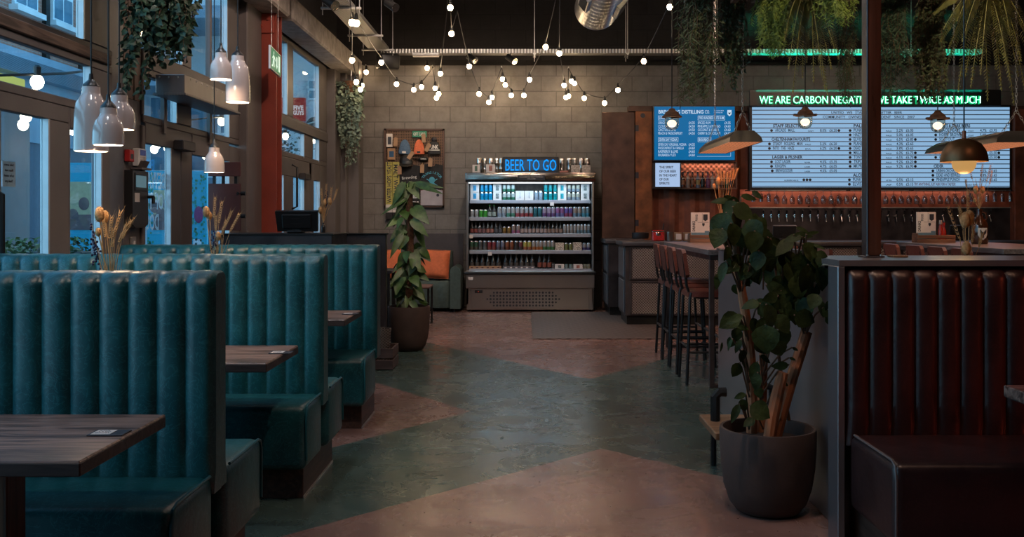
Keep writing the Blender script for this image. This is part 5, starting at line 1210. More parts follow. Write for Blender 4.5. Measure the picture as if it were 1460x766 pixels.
lo = light('AREA', 'fridge_light', (0, 0, 0), 7, (.55, .80, 1), .1); lo.data.shape = 'RECTANGLE'; lo.data.size = 1.7; lo.data.size_y = .08
lo.parent = r; lo.location = (fx(756)-.06, 14.10-14.4, fz(263)); lo.rotation_euler = (.12, 0, 0)
SH = [(286, 14.24), (310.5, 14.18), (334, 14.14), (357.8, 14.10), (384, 14.05)]
for k, (y, fy) in enumerate(SH):
    kz = fz(310+(y-310)*1) 
    z = 1.35-(y-310)*fy/1400
    s_ = MB().box(fx(668.5), fx(843.5), fy, 14.62, z-.022, z, .002).obj('shelf', M['fridge_in'], r, smooth=0)
    MB().box(fx(668.5), fx(843.5), fy-.012, fy, z-.042, z+.006, .002).obj('price_rail', M['shelf'], s_, smooth=0)
for k, (x, y) in enumerate(((787, 290.5), (671.5, 337), (698.5, 361.5))):
    fy = SH[(0, 2, 3)[k]][1]-.013; c = PX(x, y, fy); MB().box(c.x-.028, c.x+.028, fy-.004, fy, c.z-.03, c.z+.02).obj('price_ticket', M['paper'], r, smooth=0)
# sign panel on the canopy
sgn = MB().box(fx(738), fx(777), 13.974, 13.98, fz(257), fz(250), .001).obj('notice', M['ink'], r, smooth=0)
MB().text('GRAB A BEER AND TAKE IT TO THE BAR', fx(757.5), fz(253.3), 13.973, .016, .34, 'C', .001).text('WELCOME', fx(757.5), fz(255.8), 13.973, .013, .12, 'C', .001).obj('notice_lettering', M['paper'], sgn, smooth=0)
# lit sign on top
r = thing('beer_sign', 'black lightbox with blue glowing BEER TO GO lettering on top of the drinks fridge', 'sign', (fx(757), 14.35, fz(246)))
MB().box(fx(716), fx(797.5), 14.25, 14.37, fz(246), fz(222), .006).obj('box', M['black'], r, smooth=.3)
MB().text('BEER TO GO', fx(757), fz(242.2), 14.249, .165, .74, 'C', .006, .008).obj('lettering', M['led_blue'], r, smooth=0)
lo = light('AREA', 'sign_glow', (0, 0, 0), .8, (.05, .45, 1), .1); lo.data.shape = 'RECTANGLE'; lo.data.size = .75; lo.data.size_y = .15; lo.parent = r; lo.location = (0, -.12, .12); lo.rotation_euler = (PI/2, 0, 0)
# kegs and cartons on top of the fridge
def carton(label, x0, x1, y0, y1, d, m, win, grp, dep=.12, extra=None, zb=None):
    a = PX(x0, y0, d); b_ = PX(x1, y1, d); zb = b_.z if zb is None else zb
    rr_ = thing('carton', label, 'carton', ((a.x+b_.x)/2, d+dep/2, zb), grp)
    MB().box(a.x+.001, b_.x-.001, d, d+dep, zb, zb+(a.z-b_.z)-.001, .003).obj('box', M[m], rr_, smooth=0)
    w, h = b_.x-a.x, a.z-b_.z
    if win: MB().box(a.x+w*.32, a.x+w*.68, d-.002, d, zb+h*.2, zb+h*.85, .0005).obj('can_picture', win, rr_, smooth=0)
    return rr_, (a.x+b_.x)/2, zb, w, h
G = 'mini kegs on top of the drinks fridge'
for k, (x, lab) in enumerate(((683, 'first from the left'), (691, 'second from the left, left of the lit sign'), (700, 'third from the left'), (708.5, 'fourth from the left'), (715, 'half hidden behind the lit sign'), (801, 'just right of the lit sign'), (811.5, 'second right of the lit sign'), (819, 'third right of the lit sign'), (829, 'last but one on the right'), (837, 'furthest right'))):
    dd = 14.52 if k % 2 else 14.42; c = Vector((PX(x, 0, dd).x, dd, fz(246)))
    rr_ = thing('mini_keg', 'shiny steel mini keg on the fridge, '+lab, 'keg', c, G); R = .044
    MB().lathe([(0, 0), (R*.9, 0), (R, .012), (R, .06), (R*1.04, .066), (R, .072), (R, .15), (R*1.04, .156), (R, .162), (R, .215), (R*.9, .23), (R*.86, .222), (0, .218)], c, 20).obj('body', M['chrome'], rr_)
    MB().lathe([(.012, .216), (.012, .236), (0, .236)], c, 10).obj('bung', M['black'], rr_)
M['can_green_pic'] = mat('green_can_picture', (.10, .17, .12), .6, 0, .5, 40); M['can_red_pic'] = mat('red_can_picture', (.34, .13, .10), .6, 0, .5, 40); M['can_blue_pic'] = mat('blue_can_picture', (.02, .22, .42), .6, 0, .5, 40)
M['can_cyan_pic'] = mat('cyan_can_picture', (.0, .25, .30), .6, 0, .5, 40); M['can_grey_pic'] = mat('grey_can_picture', (.16, .18, .18), .6, 0, .8, 60); M['speckle'] = mat('speckled_card', (.42, .36, .30), .7, 0, .9, 60)
G = 'cartons on top of the drinks fridge'; tz = fz(246)
carton('white carton with a dark green can picture on the left end of the fridge top', 673.5, 684, 234.5, 246, 14.08, 'paper', M['can_green_pic'], G, .2, zb=tz)
carton('white carton with a red can picture left of the lit sign', 693, 706, 234, 246, 14.08, 'paper', M['can_red_pic'], G, .2, zb=tz)
carton('speckled carton with yellow marks on the right of the fridge top', 814.5, 827.5, 235, 246, 14.08, 'speckle', None, G, .2, zb=tz)
carton('red-speckled carton at the right end of the fridge top', 829.5, 842, 235, 246, 14.08, 'speckle', None, G, .2, zb=tz)
carton('flat red and white carton lying beside the lit sign', 798.5, 810, 243, 246, 14.08, 'can_red_pic', None, G, .2, zb=tz)
# drinks on the shelves
def colmat(c, rough=.35, metal=.3):
    k = 'tin_%.2f_%.2f_%.2f' % c
    if k not in M: M[k] = mat(k, tuple(v*.62 for v in c) if metal < .9 else c, rough, metal, .18, 60)
    return M[k]
SILVER = colmat((.55, .55, .56), .25, .9); DARKG = mat('near_black_bottle_glass', (.012, .010, .009), .12, 0, .1, spec=.8)
SHN = ['top', 'second', 'third', 'fourth', 'bottom']
cnt = [0]*5
def drink(kind, shelf, px, h, wpx, c1, c2, desc, up=0, dy=0):
    fy = SH[shelf][1]; y = fy+.05+dy; zb = 1.35-(SH[shelf][0]-310)*fy/1400+.0008+up
    x = (px-750)*.00986; R = wpx*.00986/2*.97; H = h*y/1400
    if up == 0: cnt[shelf] += 1
    lab = '%s, %s from left, %s fridge shelf' % (desc, nth(cnt[shelf]-1), SHN[shelf])
    q = MB()
    if kind == 'can':
        prof = [(0, 0), (R*.78, 0), (R*.96, H*.05), (R, H*.09), (R, H*.40), (R, H*.41), (R, H*.84), (R*.98, H*.88), (R*.80, H*.965), (R*.80, H), (R*.70, H), (R*.68, H*.98), (0, H*.98)]
        q.lathe(prof, (x, y, zb), 14, [2, 2, 2, 0, 0, 1, 1, 2, 2, 2, 2, 2]); mats = [colmat(c2), colmat(c1), SILVER]
        cat = 'can'
    elif kind == 'bottle':
        prof = [(0, 0), (R*.92, 0), (R, H*.03), (R, H*.12), (R, H*.13), (R, H*.44), (R, H*.45), (R*.96, H*.54), (R*.62, H*.66), (R*.40, H*.76), (R*.34, H*.90), (R*.42, H*.92), (R*.42, H*.99), (0, H)]
        q.lathe(prof, (x, y, zb), 14, [0, 0, 0, 0, 1, 1, 0, 0, 0, 0, 2, 2, 2]); mats = [DARKG, colmat(c1, .6, 0), colmat(c2)]
        cat = 'bottle'
    else:
        prof = [(0, 0), (R*.9, 0), (R, H*.06), (R, H*.7), (R*.86, H*.78), (R*.9, H*.8), (R*.9, H), (0, H)]
        q.lathe(prof, (x, y, zb), 14, [0, 0, 1, 0, 0, 2, 2]); mats = [M['clear_jar'], colmat(c1, .6, 0), colmat(c2)]
        cat = 'jar'
    o = q.obj('drink_'+kind if kind != 'jar' else 'glass_jar', mats, None, (x, y, zb)); tag(o, lab, cat, 'drinks on the fridge shelves')
    return o
M['clear_jar'] = mat('tinted_jar_glass', (.20, .21, .20), .15, 0, .1, spec=.8)
def fcarton(shelf, x0, x1, hpx, m, win, desc, up=0):
    fy = SH[shelf][1]; zb = 1.35-(SH[shelf][0]-310)*fy/1400+.0008+up
    if up == 0: cnt[shelf] += 1
    k_ = .00986*1400/(fy+.015); x0 = 750+(x0-750)*k_; x1 = 750+(x1-750)*k_
    return carton('%s, %s from left, %s fridge shelf' % (desc, nth(cnt[shelf]-1), SHN[shelf]), x0, x1, 0, hpx, fy+.015, m, win, 'cartons on the fridge shelves', .14, zb=zb)
EL = .118
def stacked(px, n, pitch, c1, c2, desc):
    for i in range(n):
        drink('can', 0, px+i*pitch, 11.5, 6.1, c1, c2, 'lower '+desc)
        drink('can', 0, px+i*pitch, 11.5, 6.1, c1, c2, 'upper '+desc, .1192)
def two_boxes(x0, x1, win, desc):
    fcarton(0, x0, x1, 11.6, 'paper', win, 'lower '+desc); fcarton(0, x0, x1, 11.6, 'paper', win, 'upper '+desc, .1192)
two_boxes(667.8, 681, M['can_blue_pic'], 'white carton with a blue can picture')
stacked(685, 3, 6.3, (.0, .30, .60), (.0, .42, .75), 'bright blue can')
two_boxes(701.5, 714, M['can_grey_pic'], 'white carton with a grey-green can picture')
stacked(718, 3, 6.4, (.55, .62, .60), (.05, .25, .14), 'white and dark green can')
for a, b_ in ((734.5, 747.3), (747.8, 761)):
    rr_, cx, zb, w, h = fcarton(0, a, b_, 13.8, 'paper', None, 'plain white carton with small vertical print')
    MB().text('LOST LAGER', cx-.005, zb+h*.85, SH[0][1]+.0145, .016, .09, 'L', .001, 0, -PI/2).obj('lettering', M['ink_blue'], rr_, smooth=0)
for i in range(2): drink('can', 0, 765+6.4*i, 13.5, 6.2, (.45, .55, .66), (.40, .50, .62), 'pale silver-blue can')
stacked(779, 3, 7.0, (.0, .34, .38), (.0, .46, .50), 'turquoise can')
two_boxes(796.6, 809.6, M['can_cyan_pic'], 'white carton with a turquoise can picture')
stacked(813.5, 3, 6.6, (.60, .60, .50), (.34, .42, .50), 'pale yellow and white can')
two_boxes(830.8, 843.5, M['can_grey_pic'], 'white carton with a grey can picture')
def run(kind, shelf, h, w, items):
    for px, c1, c2, desc in items: drink(kind, shelf, px, h, w, c1, c2, desc)
WHT = (.50, .50, .52); GRN = (.07, .42, .05)
run('can', 1, 11.5, 6, [(670.5, WHT, (.42, .42, .44), 'short white can'), (677.2, WHT, (.42, .42, .44), 'short white can'), (683.8, GRN, GRN, 'short bright green can'), (690.2, GRN, GRN, 'short bright green can')])
run('bottle', 1, 18.5, 6.4, [(696.6, (.36, .42, .38), (.05, .35, .06), 'black bottle with a green-edged label'), (703, (.36, .42, .38), (.05, .35, .06), 'black bottle with a green-edged label')])
run('can', 1, 15.3, 6.1, [(711, WHT, (.35, .42, .52), 'tall white and blue can'), (717.6, WHT, (.35, .42, .52), 'tall white and blue can'), (724.2, WHT, (.10, .34, .24), 'tall white and green can'), (730.8, WHT, (.10, .34, .24), 'tall white and green can'),
    (737.4, (.5, .46, .48), (.45, .09, .11), 'tall white and red can'), (744, (.5, .46, .48), (.45, .09, .11), 'tall white and red can'), (750.6, (.42, .48, .55), (.42, .06, .07), 'tall pale blue and red can'), (757.2, (.42, .48, .55), (.42, .06, .07), 'tall pale blue and red can'),
    (763.8, (.04, .19, .24), (.03, .15, .19), 'tall dark teal can'), (770.3, (.04, .19, .24), (.03, .15, .19), 'tall dark teal can'), (776.9, (.42, .34, .48), (.20, .10, .28), 'tall white and purple can'), (783.5, (.42, .34, .48), (.20, .10, .28), 'tall white and purple can'), (790, (.42, .34, .48), (.20, .10, .28), 'tall white and purple can'),
    (796.5, (.32, .12, .30), (.20, .20, .45), 'tall violet can'), (802.8, (.32, .12, .30), (.20, .20, .45), 'tall violet can'), (809.2, (.14, .10, .36), (.36, .07, .16), 'tall blue and red can'), (815.5, (.14, .10, .36), (.36, .07, .16), 'tall blue and red can'),
    (822, (.36, .28, .24), (.18, .30, .42), 'tall tan and blue can'), (828.4, (.36, .28, .24), (.18, .30, .42), 'tall tan and blue can'), (834.9, (.20, .27, .31), (.08, .33, .46), 'tall grey-blue can'), (841, (.20, .27, .31), (.08, .33, .46), 'tall grey-blue can')])
run('bottle', 2, 17, 5.7, [(670.8, (.28, .07, .06), (.05, .04, .04), 'brown bottle with a red label'), (676.4, (.28, .07, .06), (.05, .04, .04), 'brown bottle with a red label'), (682.2, (.26, .12, .12), (.05, .04, .04), 'brown bottle with a dull pink label'), (688, (.26, .12, .12), (.05, .04, .04), 'brown bottle with a dull pink label'),
    (694.2, (.42, .17, .13), (.05, .04, .04), 'brown bottle with a salmon label'), (700.2, (.42, .17, .13), (.05, .04, .04), 'brown bottle with a salmon label'), (706.2, (.10, .10, .11), (.05, .04, .04), 'brown bottle with a dark label'), (712.2, (.10, .10, .11), (.05, .04, .04), 'brown bottle with a dark label')])
run('can', 2, 10.5, 5.5, [(718.4, (.36, .20, .05), (.26, .13, .03), 'short amber can'), (725, (.36, .20, .05), (.26, .13, .03), 'short amber can')])
run('can', 2, 13.5, 5.9, [(731.8, (.36, .28, .25), (.45, .14, .26), 'slim tan and pink can'), (738.4, (.36, .28, .25), (.45, .14, .26), 'slim tan and pink can')])
run('bottle', 2, 17, 5.4, [(744.3+5.65*i, (.42, .31, .29) if i < 7 else (.30, .20, .16), (.05, .04, .04), 'brown bottle with a pale pink label' if i < 7 else 'brown bottle with a tan label') for i in range(11)])
run('can', 2, 14, 4.8, [(806.6+5.05*i, (.48, .45, .44), (.34, .31, .30) if i < 4 else (.20, .32, .40), 'slim white bottle-shaped can' if i < 4 else 'slim white and blue can') for i in range(8)])
run('can', 3, 14.2, 6.1, [(670.6, (.06, .15, .09), (.16, .13, .11), 'dark green can'), (677, (.06, .15, .09), (.16, .13, .11), 'dark green can'), (683.4, (.12, .12, .12), (.22, .22, .22), 'black and white can'), (689.8, (.12, .12, .12), (.22, .22, .22), 'black and white can'),
    (696.4, (.34, .05, .06), (.34, .10, .08), 'red can'), (702.8, (.34, .05, .06), (.34, .10, .08), 'red can'), (709.4, (.24, .24, .33), (.18, .15, .18), 'grey-blue can'), (715.8, (.24, .24, .33), (.18, .15, .18), 'grey-blue can'), (722.4, (.36, .12, .06), (.22, .07, .04), 'burnt orange can'), (728.9, (.36, .12, .06), (.22, .07, .04), 'burnt orange can'),
    (735.5, (.06, .05, .05), (.08, .06, .06), 'black can with white print'), (742, (.20, .05, .06), (.08, .06, .06), 'black and red can'), (748.4, (.52, .44, .10), (.45, .15, .08), 'yellow and red can'), (754.8, (.52, .44, .10), (.45, .15, .08), 'yellow and red can'),
    (761.2, (.40, .36, .35), (.48, .17, .06), 'grey and orange can'), (766.6, (.40, .36, .35), (.48, .17, .06), 'grey and orange can'), (772, (.40, .36, .35), (.48, .17, .06), 'grey and orange can'), (777.5, (.40, .36, .35), (.09, .24, .08), 'grey and green can'), (783.2, (.40, .36, .35), (.09, .24, .08), 'grey and green can'), (788.9, (.40, .36, .35), (.09, .24, .08), 'grey and green can')])
fcarton(3, 792.4, 805.4, 11.5, 'speckle', None, 'speckled carton')
run('can', 3, 11, 5.8, [(808.8, (.26, .27, .10), (.26, .27, .10), 'short yellow-green can'), (815, (.26, .27, .10), (.26, .27, .10), 'short yellow-green can')])
fcarton(3, 818.4, 831.4, 12, 'speckle', None, 'speckled carton with dark letters')
run('can', 3, 11, 6, [(835, (.44, .43, .46), (.12, .09, .26), 'short white and purple can'), (841.2, (.44, .43, .46), (.12, .09, .26), 'short white and purple can')])
run('bottle', 4, 21, 6.6, [(671.3+7.72*i, (.07, .06, .055), (.03, .03, .03), 'large black bottle in a brown tray') for i in range(6)])
run('bottle', 4, 21, 6.6, [(720.4+7.72*i, (.07, .06, .055), (.03, .03, .03), 'large black bottle in a grey tray') for i in range(6)])
run('bottle', 4, 21, 6.4, [(769.7+7*i, (.30, .08, .05), (.03, .03, .03), 'large black bottle with a red label') for i in range(3)])
drink('jar', 4, 789.6, 9, 4.4, (.12, .10, .10), (.06, .05, .05), 'small dark jar')
fcarton(4, 792.2, 805.4, 6.6, 'paper', M['can_grey_pic'], 'pale carton with a dark picture')
run('jar', 4, 6.6, 5.8, [(809, (.24, .30, .30), (.20, .34, .32), 'squat green-lidded jar'), (815.4, (.24, .30, .30), (.20, .34, .32), 'squat green-lidded jar')])
fcarton(4, 819, 832.2, 6.6, 'paper', M['can_red_pic'], 'pale carton with a tan picture')
run('jar', 4, 6.6, 5.8, [(835.8, (.30, .27, .18), (.44, .42, .30), 'squat cream-lidded jar'), (841.2, (.30, .27, .18), (.44, .42, .30), 'squat cream-lidded jar')])
for x0, x1, m, lab, nm in ((667.4, 713.8, 'kraft', 'brown card tray holding six large bottles on the bottom shelf of the fridge', 5), (716.4, 763.2, 'steel_card', 'dark grey card tray holding six large bottles on the bottom shelf of the fridge', 5)):
    if m == 'steel_card': M[m] = mat('dark_grey_card', (.10, .095, .11), .7)
    fy = SH[4][1]; z = 1.35-(SH[4][0]-310)*fy/1400+.0002; a, b_ = (x0-750)*.00986, (x1-750)*.00986
    rr_ = thing('bottle_tray', lab, 'tray', ((a+b_)/2, fy+.03, z))
    MB().box(a, b_, fy+.010, fy+.013, z, z+.045).box(a, b_, fy+.088, fy+.091, z, z+.045).box(a, a+.003, fy+.013, fy+.088, z, z+.045).box(b_-.003, b_, fy+.013, fy+.088, z, z+.045).obj('walls', M[m], rr_, smooth=0)
    q = MB(); w = (b_-a)/6
    for i in range(6): q.box(a+w*i+w*.3, a+w*i+w*.7, fy+.0085, fy+.010, z+.015, z+.03)
    q.obj('label_marks', M['paper' if m != 'kraft' else 'maroon'], rr_, smooth=0)
# ================================================================== ceiling services and festoon lights
TD = 14.3
r = thing('cable_tray', 'perforated galvanised cable tray running along the back wall above the drinks fridge', 'cable tray', (1.5, TD, 3.73))
q = MB(); q.box(-2.1, 6.6, TD-.10, TD+.10, 3.725, 3.73).box(-2.1, 6.6, TD-.105, TD-.10, 3.725, 3.785).box(-2.1, 6.6, TD+.10, TD+.105, 3.725, 3.785); q.obj('tray', M['galv_dull'], r, smooth=0)
for px in (762, 893.5, 1020, 1294):
    x = PX(px, 0, TD).x; h = MB()
    for y in (TD-.13, TD+.13): h.cyl((x, y, 3.64), (x, y, 5.2), .006, n=6)
    h.box(x-.02, x+.02, TD-.15, TD+.15, 3.70, 3.722); h.obj('hanger', M['galv'], r, smooth=.4)
r = thing('cable_tray', 'perforated galvanised cable tray running towards the camera along the upper left', 'cable tray', (-2.1, 12, 3.75))
q = MB(); q.box(-2.24, -1.98, 8.6, 14.15, 3.75, 3.755).box(-2.245, -2.24, 8.6, 14.15, 3.75, 3.80).box(-1.98, -1.975, 8.6, 14.15, 3.75, 3.80); q.obj('tray', M['galv_dull'], r, smooth=0)
for y in (9.4, 11.2, 12.9, 14.0):
    h = MB().box(-2.34, -1.88, y-.02, y+.02, 3.725, 3.748)
    for x in (-2.32, -1.90): h.cyl((x, y, 3.66), (x, y, 5.2), .006, n=6)
    h.obj('hanger', M['galv'], r, smooth=.4)
r = thing('spiral_duct', 'spiral galvanised air duct with side grilles hanging at the top centre', 'duct', (.9, 10, 3.6))
dc = Vector((.81, 0, 0)); dz = 3.755; R = .245
q = MB(); n = 60; prof = []
for i in range(n+1): prof.append((R+(.007 if i % 3 == 0 else 0), i*.055))
q.T = Matrix.Translation((dc.x, 11.3, dz)) @ Matrix.Rotation(PI/2, 4, 'X'); q.lathe([(0, .02), (R-.01, .02), (R-.01, 0)]+prof, (0, 0, 0), 40); q.obj('duct', mat('spiral_duct_steel', (.55, .53, .50), .30, .95, .08, 14), r, smooth=.5)
for k, (a, y) in enumerate(((-2.45, 10.2), (-.70, 10.5))):
    q = MB(); q.T = Matrix.Translation((dc.x, y, dz)) @ Matrix.Rotation(a+PI/2, 4, 'Y').inverted() 
    q.T = Matrix.Translation((dc.x+math.cos(a)*(R+.01), y, dz+math.sin(a)*(R+.01))) @ Matrix.Rotation(-(a-PI/2), 4, 'Y')
    q.box(-.07, .07, -.26, .26, -.02, .03, .004); g = q.obj('grille', M['galv'], r, smooth=.4)
    q2 = MB(); q2.T = q.T; q2.box(-.05, .05, -.23, .23, .03, .034); q2.obj('opening', M['void'], g, smooth=0)
for y in (9.0, 10.9): MB().box(dc.x-.01, dc.x+.01, y-.02, y+.02, dz+R, 5.2).obj('strap', M['galv'], r, smooth=0)
# festoon strings indoors
ANCH = {}
def string(label, pts, bulbs, hooks=()):
    root = thing('string_lights', label, 'string lights', pts[0], 'indoor festoon strings')
    P = [PX(*p) for p in pts]; dense = []
    for a, b in zip(P[:-1], P[1:]):
        L_ = (b-a).length
        for i in range(5): u = i/5; dense.append(a.lerp(b, u)+Vector((0, 0, -.10*min(L_, .6)*u*(1-u))))
    dense.append(P[-1]); MB().tube(dense, .0055, 5).obj('cable', M['black'], root)
    for (px, py, d) in bulbs:
        c = PX(px, py, d)
        MB().lathe([(0, 0), (.021, 0), (.023, .012), (.018, .055), (.012, .075), (0, .075)], c+Vector((0, 0, .026)), 10).obj('lamp_holder', M['black'], root)
        MB().sphere(c, .034, 12, 8, (1, 1, 1.08)).obj('bulb', M['bulb'], root)
    for h in hooks: c = PX(*h); MB().cyl(c+Vector((0, -.03, 0)), (c.x, WY-.02, c.z), .010, n=8).obj('hook', M['galv'], root)
    return root
U = -7   # holders sit just above each bulb
string('string of bulbs dropping down the left edge of the block wall', [(497, -120, 9.0), (499, 0, 9.4), (502, 25, 9.8), (502, 79, 12.2), (508, 110, 13.2), (514, 121, 13.6), (516, 115, 13.8), (522, 95, 14.7)],
       [(502, 32, 9.8), (502, 86, 12.2), (508, 117, 13.2), (514, 127.5, 13.6), (516, 122, 13.8), (522, 103, 14.7)], [(522, 93, 14.8)])
string('string of bulbs sweeping from the left cable tray to a hook left of the fridge', [(500, -120, 9.0), (508, 27, 9.7), (543.7, 82, 13.0), (565.4, 113, 14.2), (590, 121, 14.4), (601, 117, 14.5), (617, 96, 14.75), (620.6, 119, 14.6), (622.5, 133, 14.5), (625.4, 127, 14.4), (628, 98, 13.8), (637, 20, 12.2), (640, -60, 11)],
       [(508, 33, 9.7), (543.7, 89, 13.0), (565.4, 120, 14.2), (590, 128, 14.4), (601, 124, 14.5), (609, 97, 14.78), (620.6, 126, 14.6), (622.5, 139.6, 14.5), (625.4, 134, 14.4), (628, 105, 13.8)], [(617, 94, 14.8)])
string('string with two bulbs high up, above the left end of the fridge', [(641, -50, 10.8), (642, 4, 11.4), (643.8, 41, 12.2), (652, 15, 12.0), (669, 88, 13.4), (683, 127, 14.2), (697, 139, 14.5), (701, 132, 14.6), (715, 96, 14.78), (720.5, 114, 14.6), (729, 129, 14.5), (747, 129, 14.4), (755, 106, 14.0), (778, 60, 12.6), (792, 0, 11.4), (800, -50, 10.8)],
       [(642, 11, 11.4), (643.8, 48, 12.2), (669, 94.7, 13.4), (683, 134, 14.2), (697, 146, 14.5), (701.5, 139, 14.6), (716.5, 113, 14.65), (720.5, 121, 14.6), (729, 136, 14.5), (747, 136, 14.4), (755, 113.6, 14.0), (778, 67, 12.6)], [(715, 95, 14.8)])
string('string of bulbs swagged from the centre to the high right bulb before the hanging plants', [(796, -50, 10.8), (798, 0, 11.5), (797.4, 69, 12.8), (804, 115, 14.2), (807, 132, 14.5), (810, 131, 14.6), (810.5, 97, 14.78), (819, 112, 14.6), (833, 133, 14.5), (862, 140, 14.3), (881, 121, 14.0), (918, 80, 13.0), (955, 3, 11.4), (960, -50, 10.8)],
       [(797.4, 76, 12.8), (804.3, 121.6, 14.2), (807, 139, 14.5), (810.5, 137, 14.6), (815, 115.6, 14.7), (819, 118.7, 14.6), (833, 140, 14.5), (862, 147, 14.3), (881, 128.5, 14.0), (918, 87.4, 13.0), (955, 10, 11.4)], [(810.5, 96, 14.8)])
# speaker, batten and track spotlights
c = PX(553, 88, 14.3); r = thing('wall_speaker', 'black loudspeaker hanging at the left end of the back cable tray', 'speaker', c)
MB().cbox(c, (.30, .26, .22), .03, 2, (.1, 0, .4)).obj('cabinet', M['black'], r, smooth=.5); MB().cyl(c+Vector((0, 0, .1)), (c.x, c.y, 3.73), .012, n=6).obj('bracket', M['black_metal'], r)
a = PX(588, 76, 14.2); b_ = PX(627, 80, 14.2); r = thing('batten_light', 'unlit grey batten light under the back cable tray', 'light fitting', a)
MB().box(a.x, b_.x, 14.12, 14.22, b_.z, a.z, .008).obj('body', M['galv'], r, smooth=.4); MB().box(a.x+.01, b_.x-.01, 14.13, 14.21, b_.z-.015, b_.z, .004).obj('diffuser', M['ceramic_in'], r, smooth=.4)
MB().cyl((a.x+.1, 14.17, a.z), (a.x+.1, 14.17, 3.73), .006, n=6).cyl((b_.x-.06, 14.17, a.z), (b_.x-.06, 14.17, 3.73), .006, n=6).obj('hanger', M['galv'], r)
for k, (x, y, d, top, lab) in enumerate(((672, 82, 14.2, 3.7245, 'below the back cable tray left of centre'), (728, 83, 14.2, 3.7245, 'below the back cable tray above the fridge'), (557, 6, 11.0, 5.2, 'high up right of the left cable tray'), (470, 2, 9.6, 5.2, 'left of the left cable tray'))):
    c = PX(x, y, d); r = thing('track_spotlight', 'small black spotlight '+lab, 'spotlight', c, 'track spotlights')
    MB().cyl(c+Vector((-.05, .02, .03)), c+Vector((.06, -.04, -.05)), .045, .05, 14).obj('housing', M['black_metal'], r); MB().cyl(c+Vector((.06, -.04, -.05)), c+Vector((.064, -.043, -.053)), .051, .051, 14).obj('rim', M['chrome'], r)
    MB().cyl(c, (c.x, c.y, top), .008, n=6).obj('stem', M['black_metal'], r)
SPOT_AT = ['over the front left table', 'over the second booth table', 'over the third booth table', 'over the aisle nearest the camera', 'over the middle of the aisle', 'over the floor before the fridge', 'over the big potted shrub', 'over the right high table', 'over the left end of the bar', 'over the taps', 'aimed at the block wall above the fridge', 'aimed at the display board', 'aimed at the lettered door', 'aimed at the red column', 'aimed at the far windows', 'aimed at the left hanging ferns', 'aimed at the large right fern', 'aimed at the climbing plant', 'aimed at the square post']
for k, (x, y, z, ax, ay, az, e, cc, s) in enumerate(FILL_SPOTS):  # unseen housings made up for the added fill spotlights
    c = Vector((x, y, z)); dv = (Vector((ax, ay, az))-c).normalized(); r = thing('added_fill_spotlight', 'added fill spotlight above the frame, '+SPOT_AT[k], 'spotlight', c, 'added fill spotlights above the frame')
    q = MB().cyl(c-dv*.12, c+dv*.06, .05, .055, 16, False).cyl(c-dv*.12, c-dv*.121, .05, n=16); q.obj('housing', M['black_metal'], r); MB().cyl(c-dv*.10, (c.x, c.y, 5.2), .008, n=6).obj('stem', M['black_metal'], r)

# ================================================================== THE BAR
# rusted container front
CY = 14.35
r = thing('container_wall', 'rust-red corrugated container front behind the bar', 'container', (4.2, CY+.2, 0))
q = MB(); x0, x1 = 1.50, 7.9; n = int((x1-x0)/.075); ys_ = [0, 0, .045, .045]; vs = []
xs = [x0+(x1-x0)*i/n for i in range(n+1)]
for i, x in enumerate(xs): vs += [(x, CY+.06+ys_[i % 4], 0), (x, CY+.06+ys_[i % 4], 2.98)]
q.add(vs, [(2*i, 2*i+1, 2*i+3, 2*i+2) for i in range(n)]); q.obj('corrugated_sheet', M['rust'], r, smooth=0)
q = MB(); a = PX(905.5, 160, CY); b_ = PX(930, 160, CY); q.box(a.x, b_.x, CY-.02, CY+.25, 0, 2.90, .004); po = q.obj('corner_post', mat('orange_rust_post', (.22, .075, .025), .55, .3, .5, 6, .3, 30), r, smooth=.3)
q = MB(); q.cyl((a.x+.11, CY-.021, PX(0, 165, CY).z), (a.x+.11, CY-.024, PX(0, 165, CY).z), .035, n=14)
for y in (183, 250, 318): z = PX(0, y, CY).z; q.box(a.x+.0, a.x+.05, CY-.023, CY-.02, z-.045, z+.045)
q.obj('post_slots', M['ink'], po)
MB().box(1.5, 7.9, CY-.01, CY+.2, 2.90, 2.98, .004).obj('top_rail', M['rust_dark'], r, smooth=.3)
a = PX(858, 160, CY); MB().box(a.x, PX(904.5, 0, CY).x, CY-.03, CY+.05, .02, 2.885, .006).obj('door_panel', M['rust_dark'], r, smooth=.3)
a = PX(1445, 0, 14.1); MB().box(a.x, a.x+.5, 14.06, 14.3, 0, 2.9, .006).obj('end_post', M['rust'], r, smooth=.3)
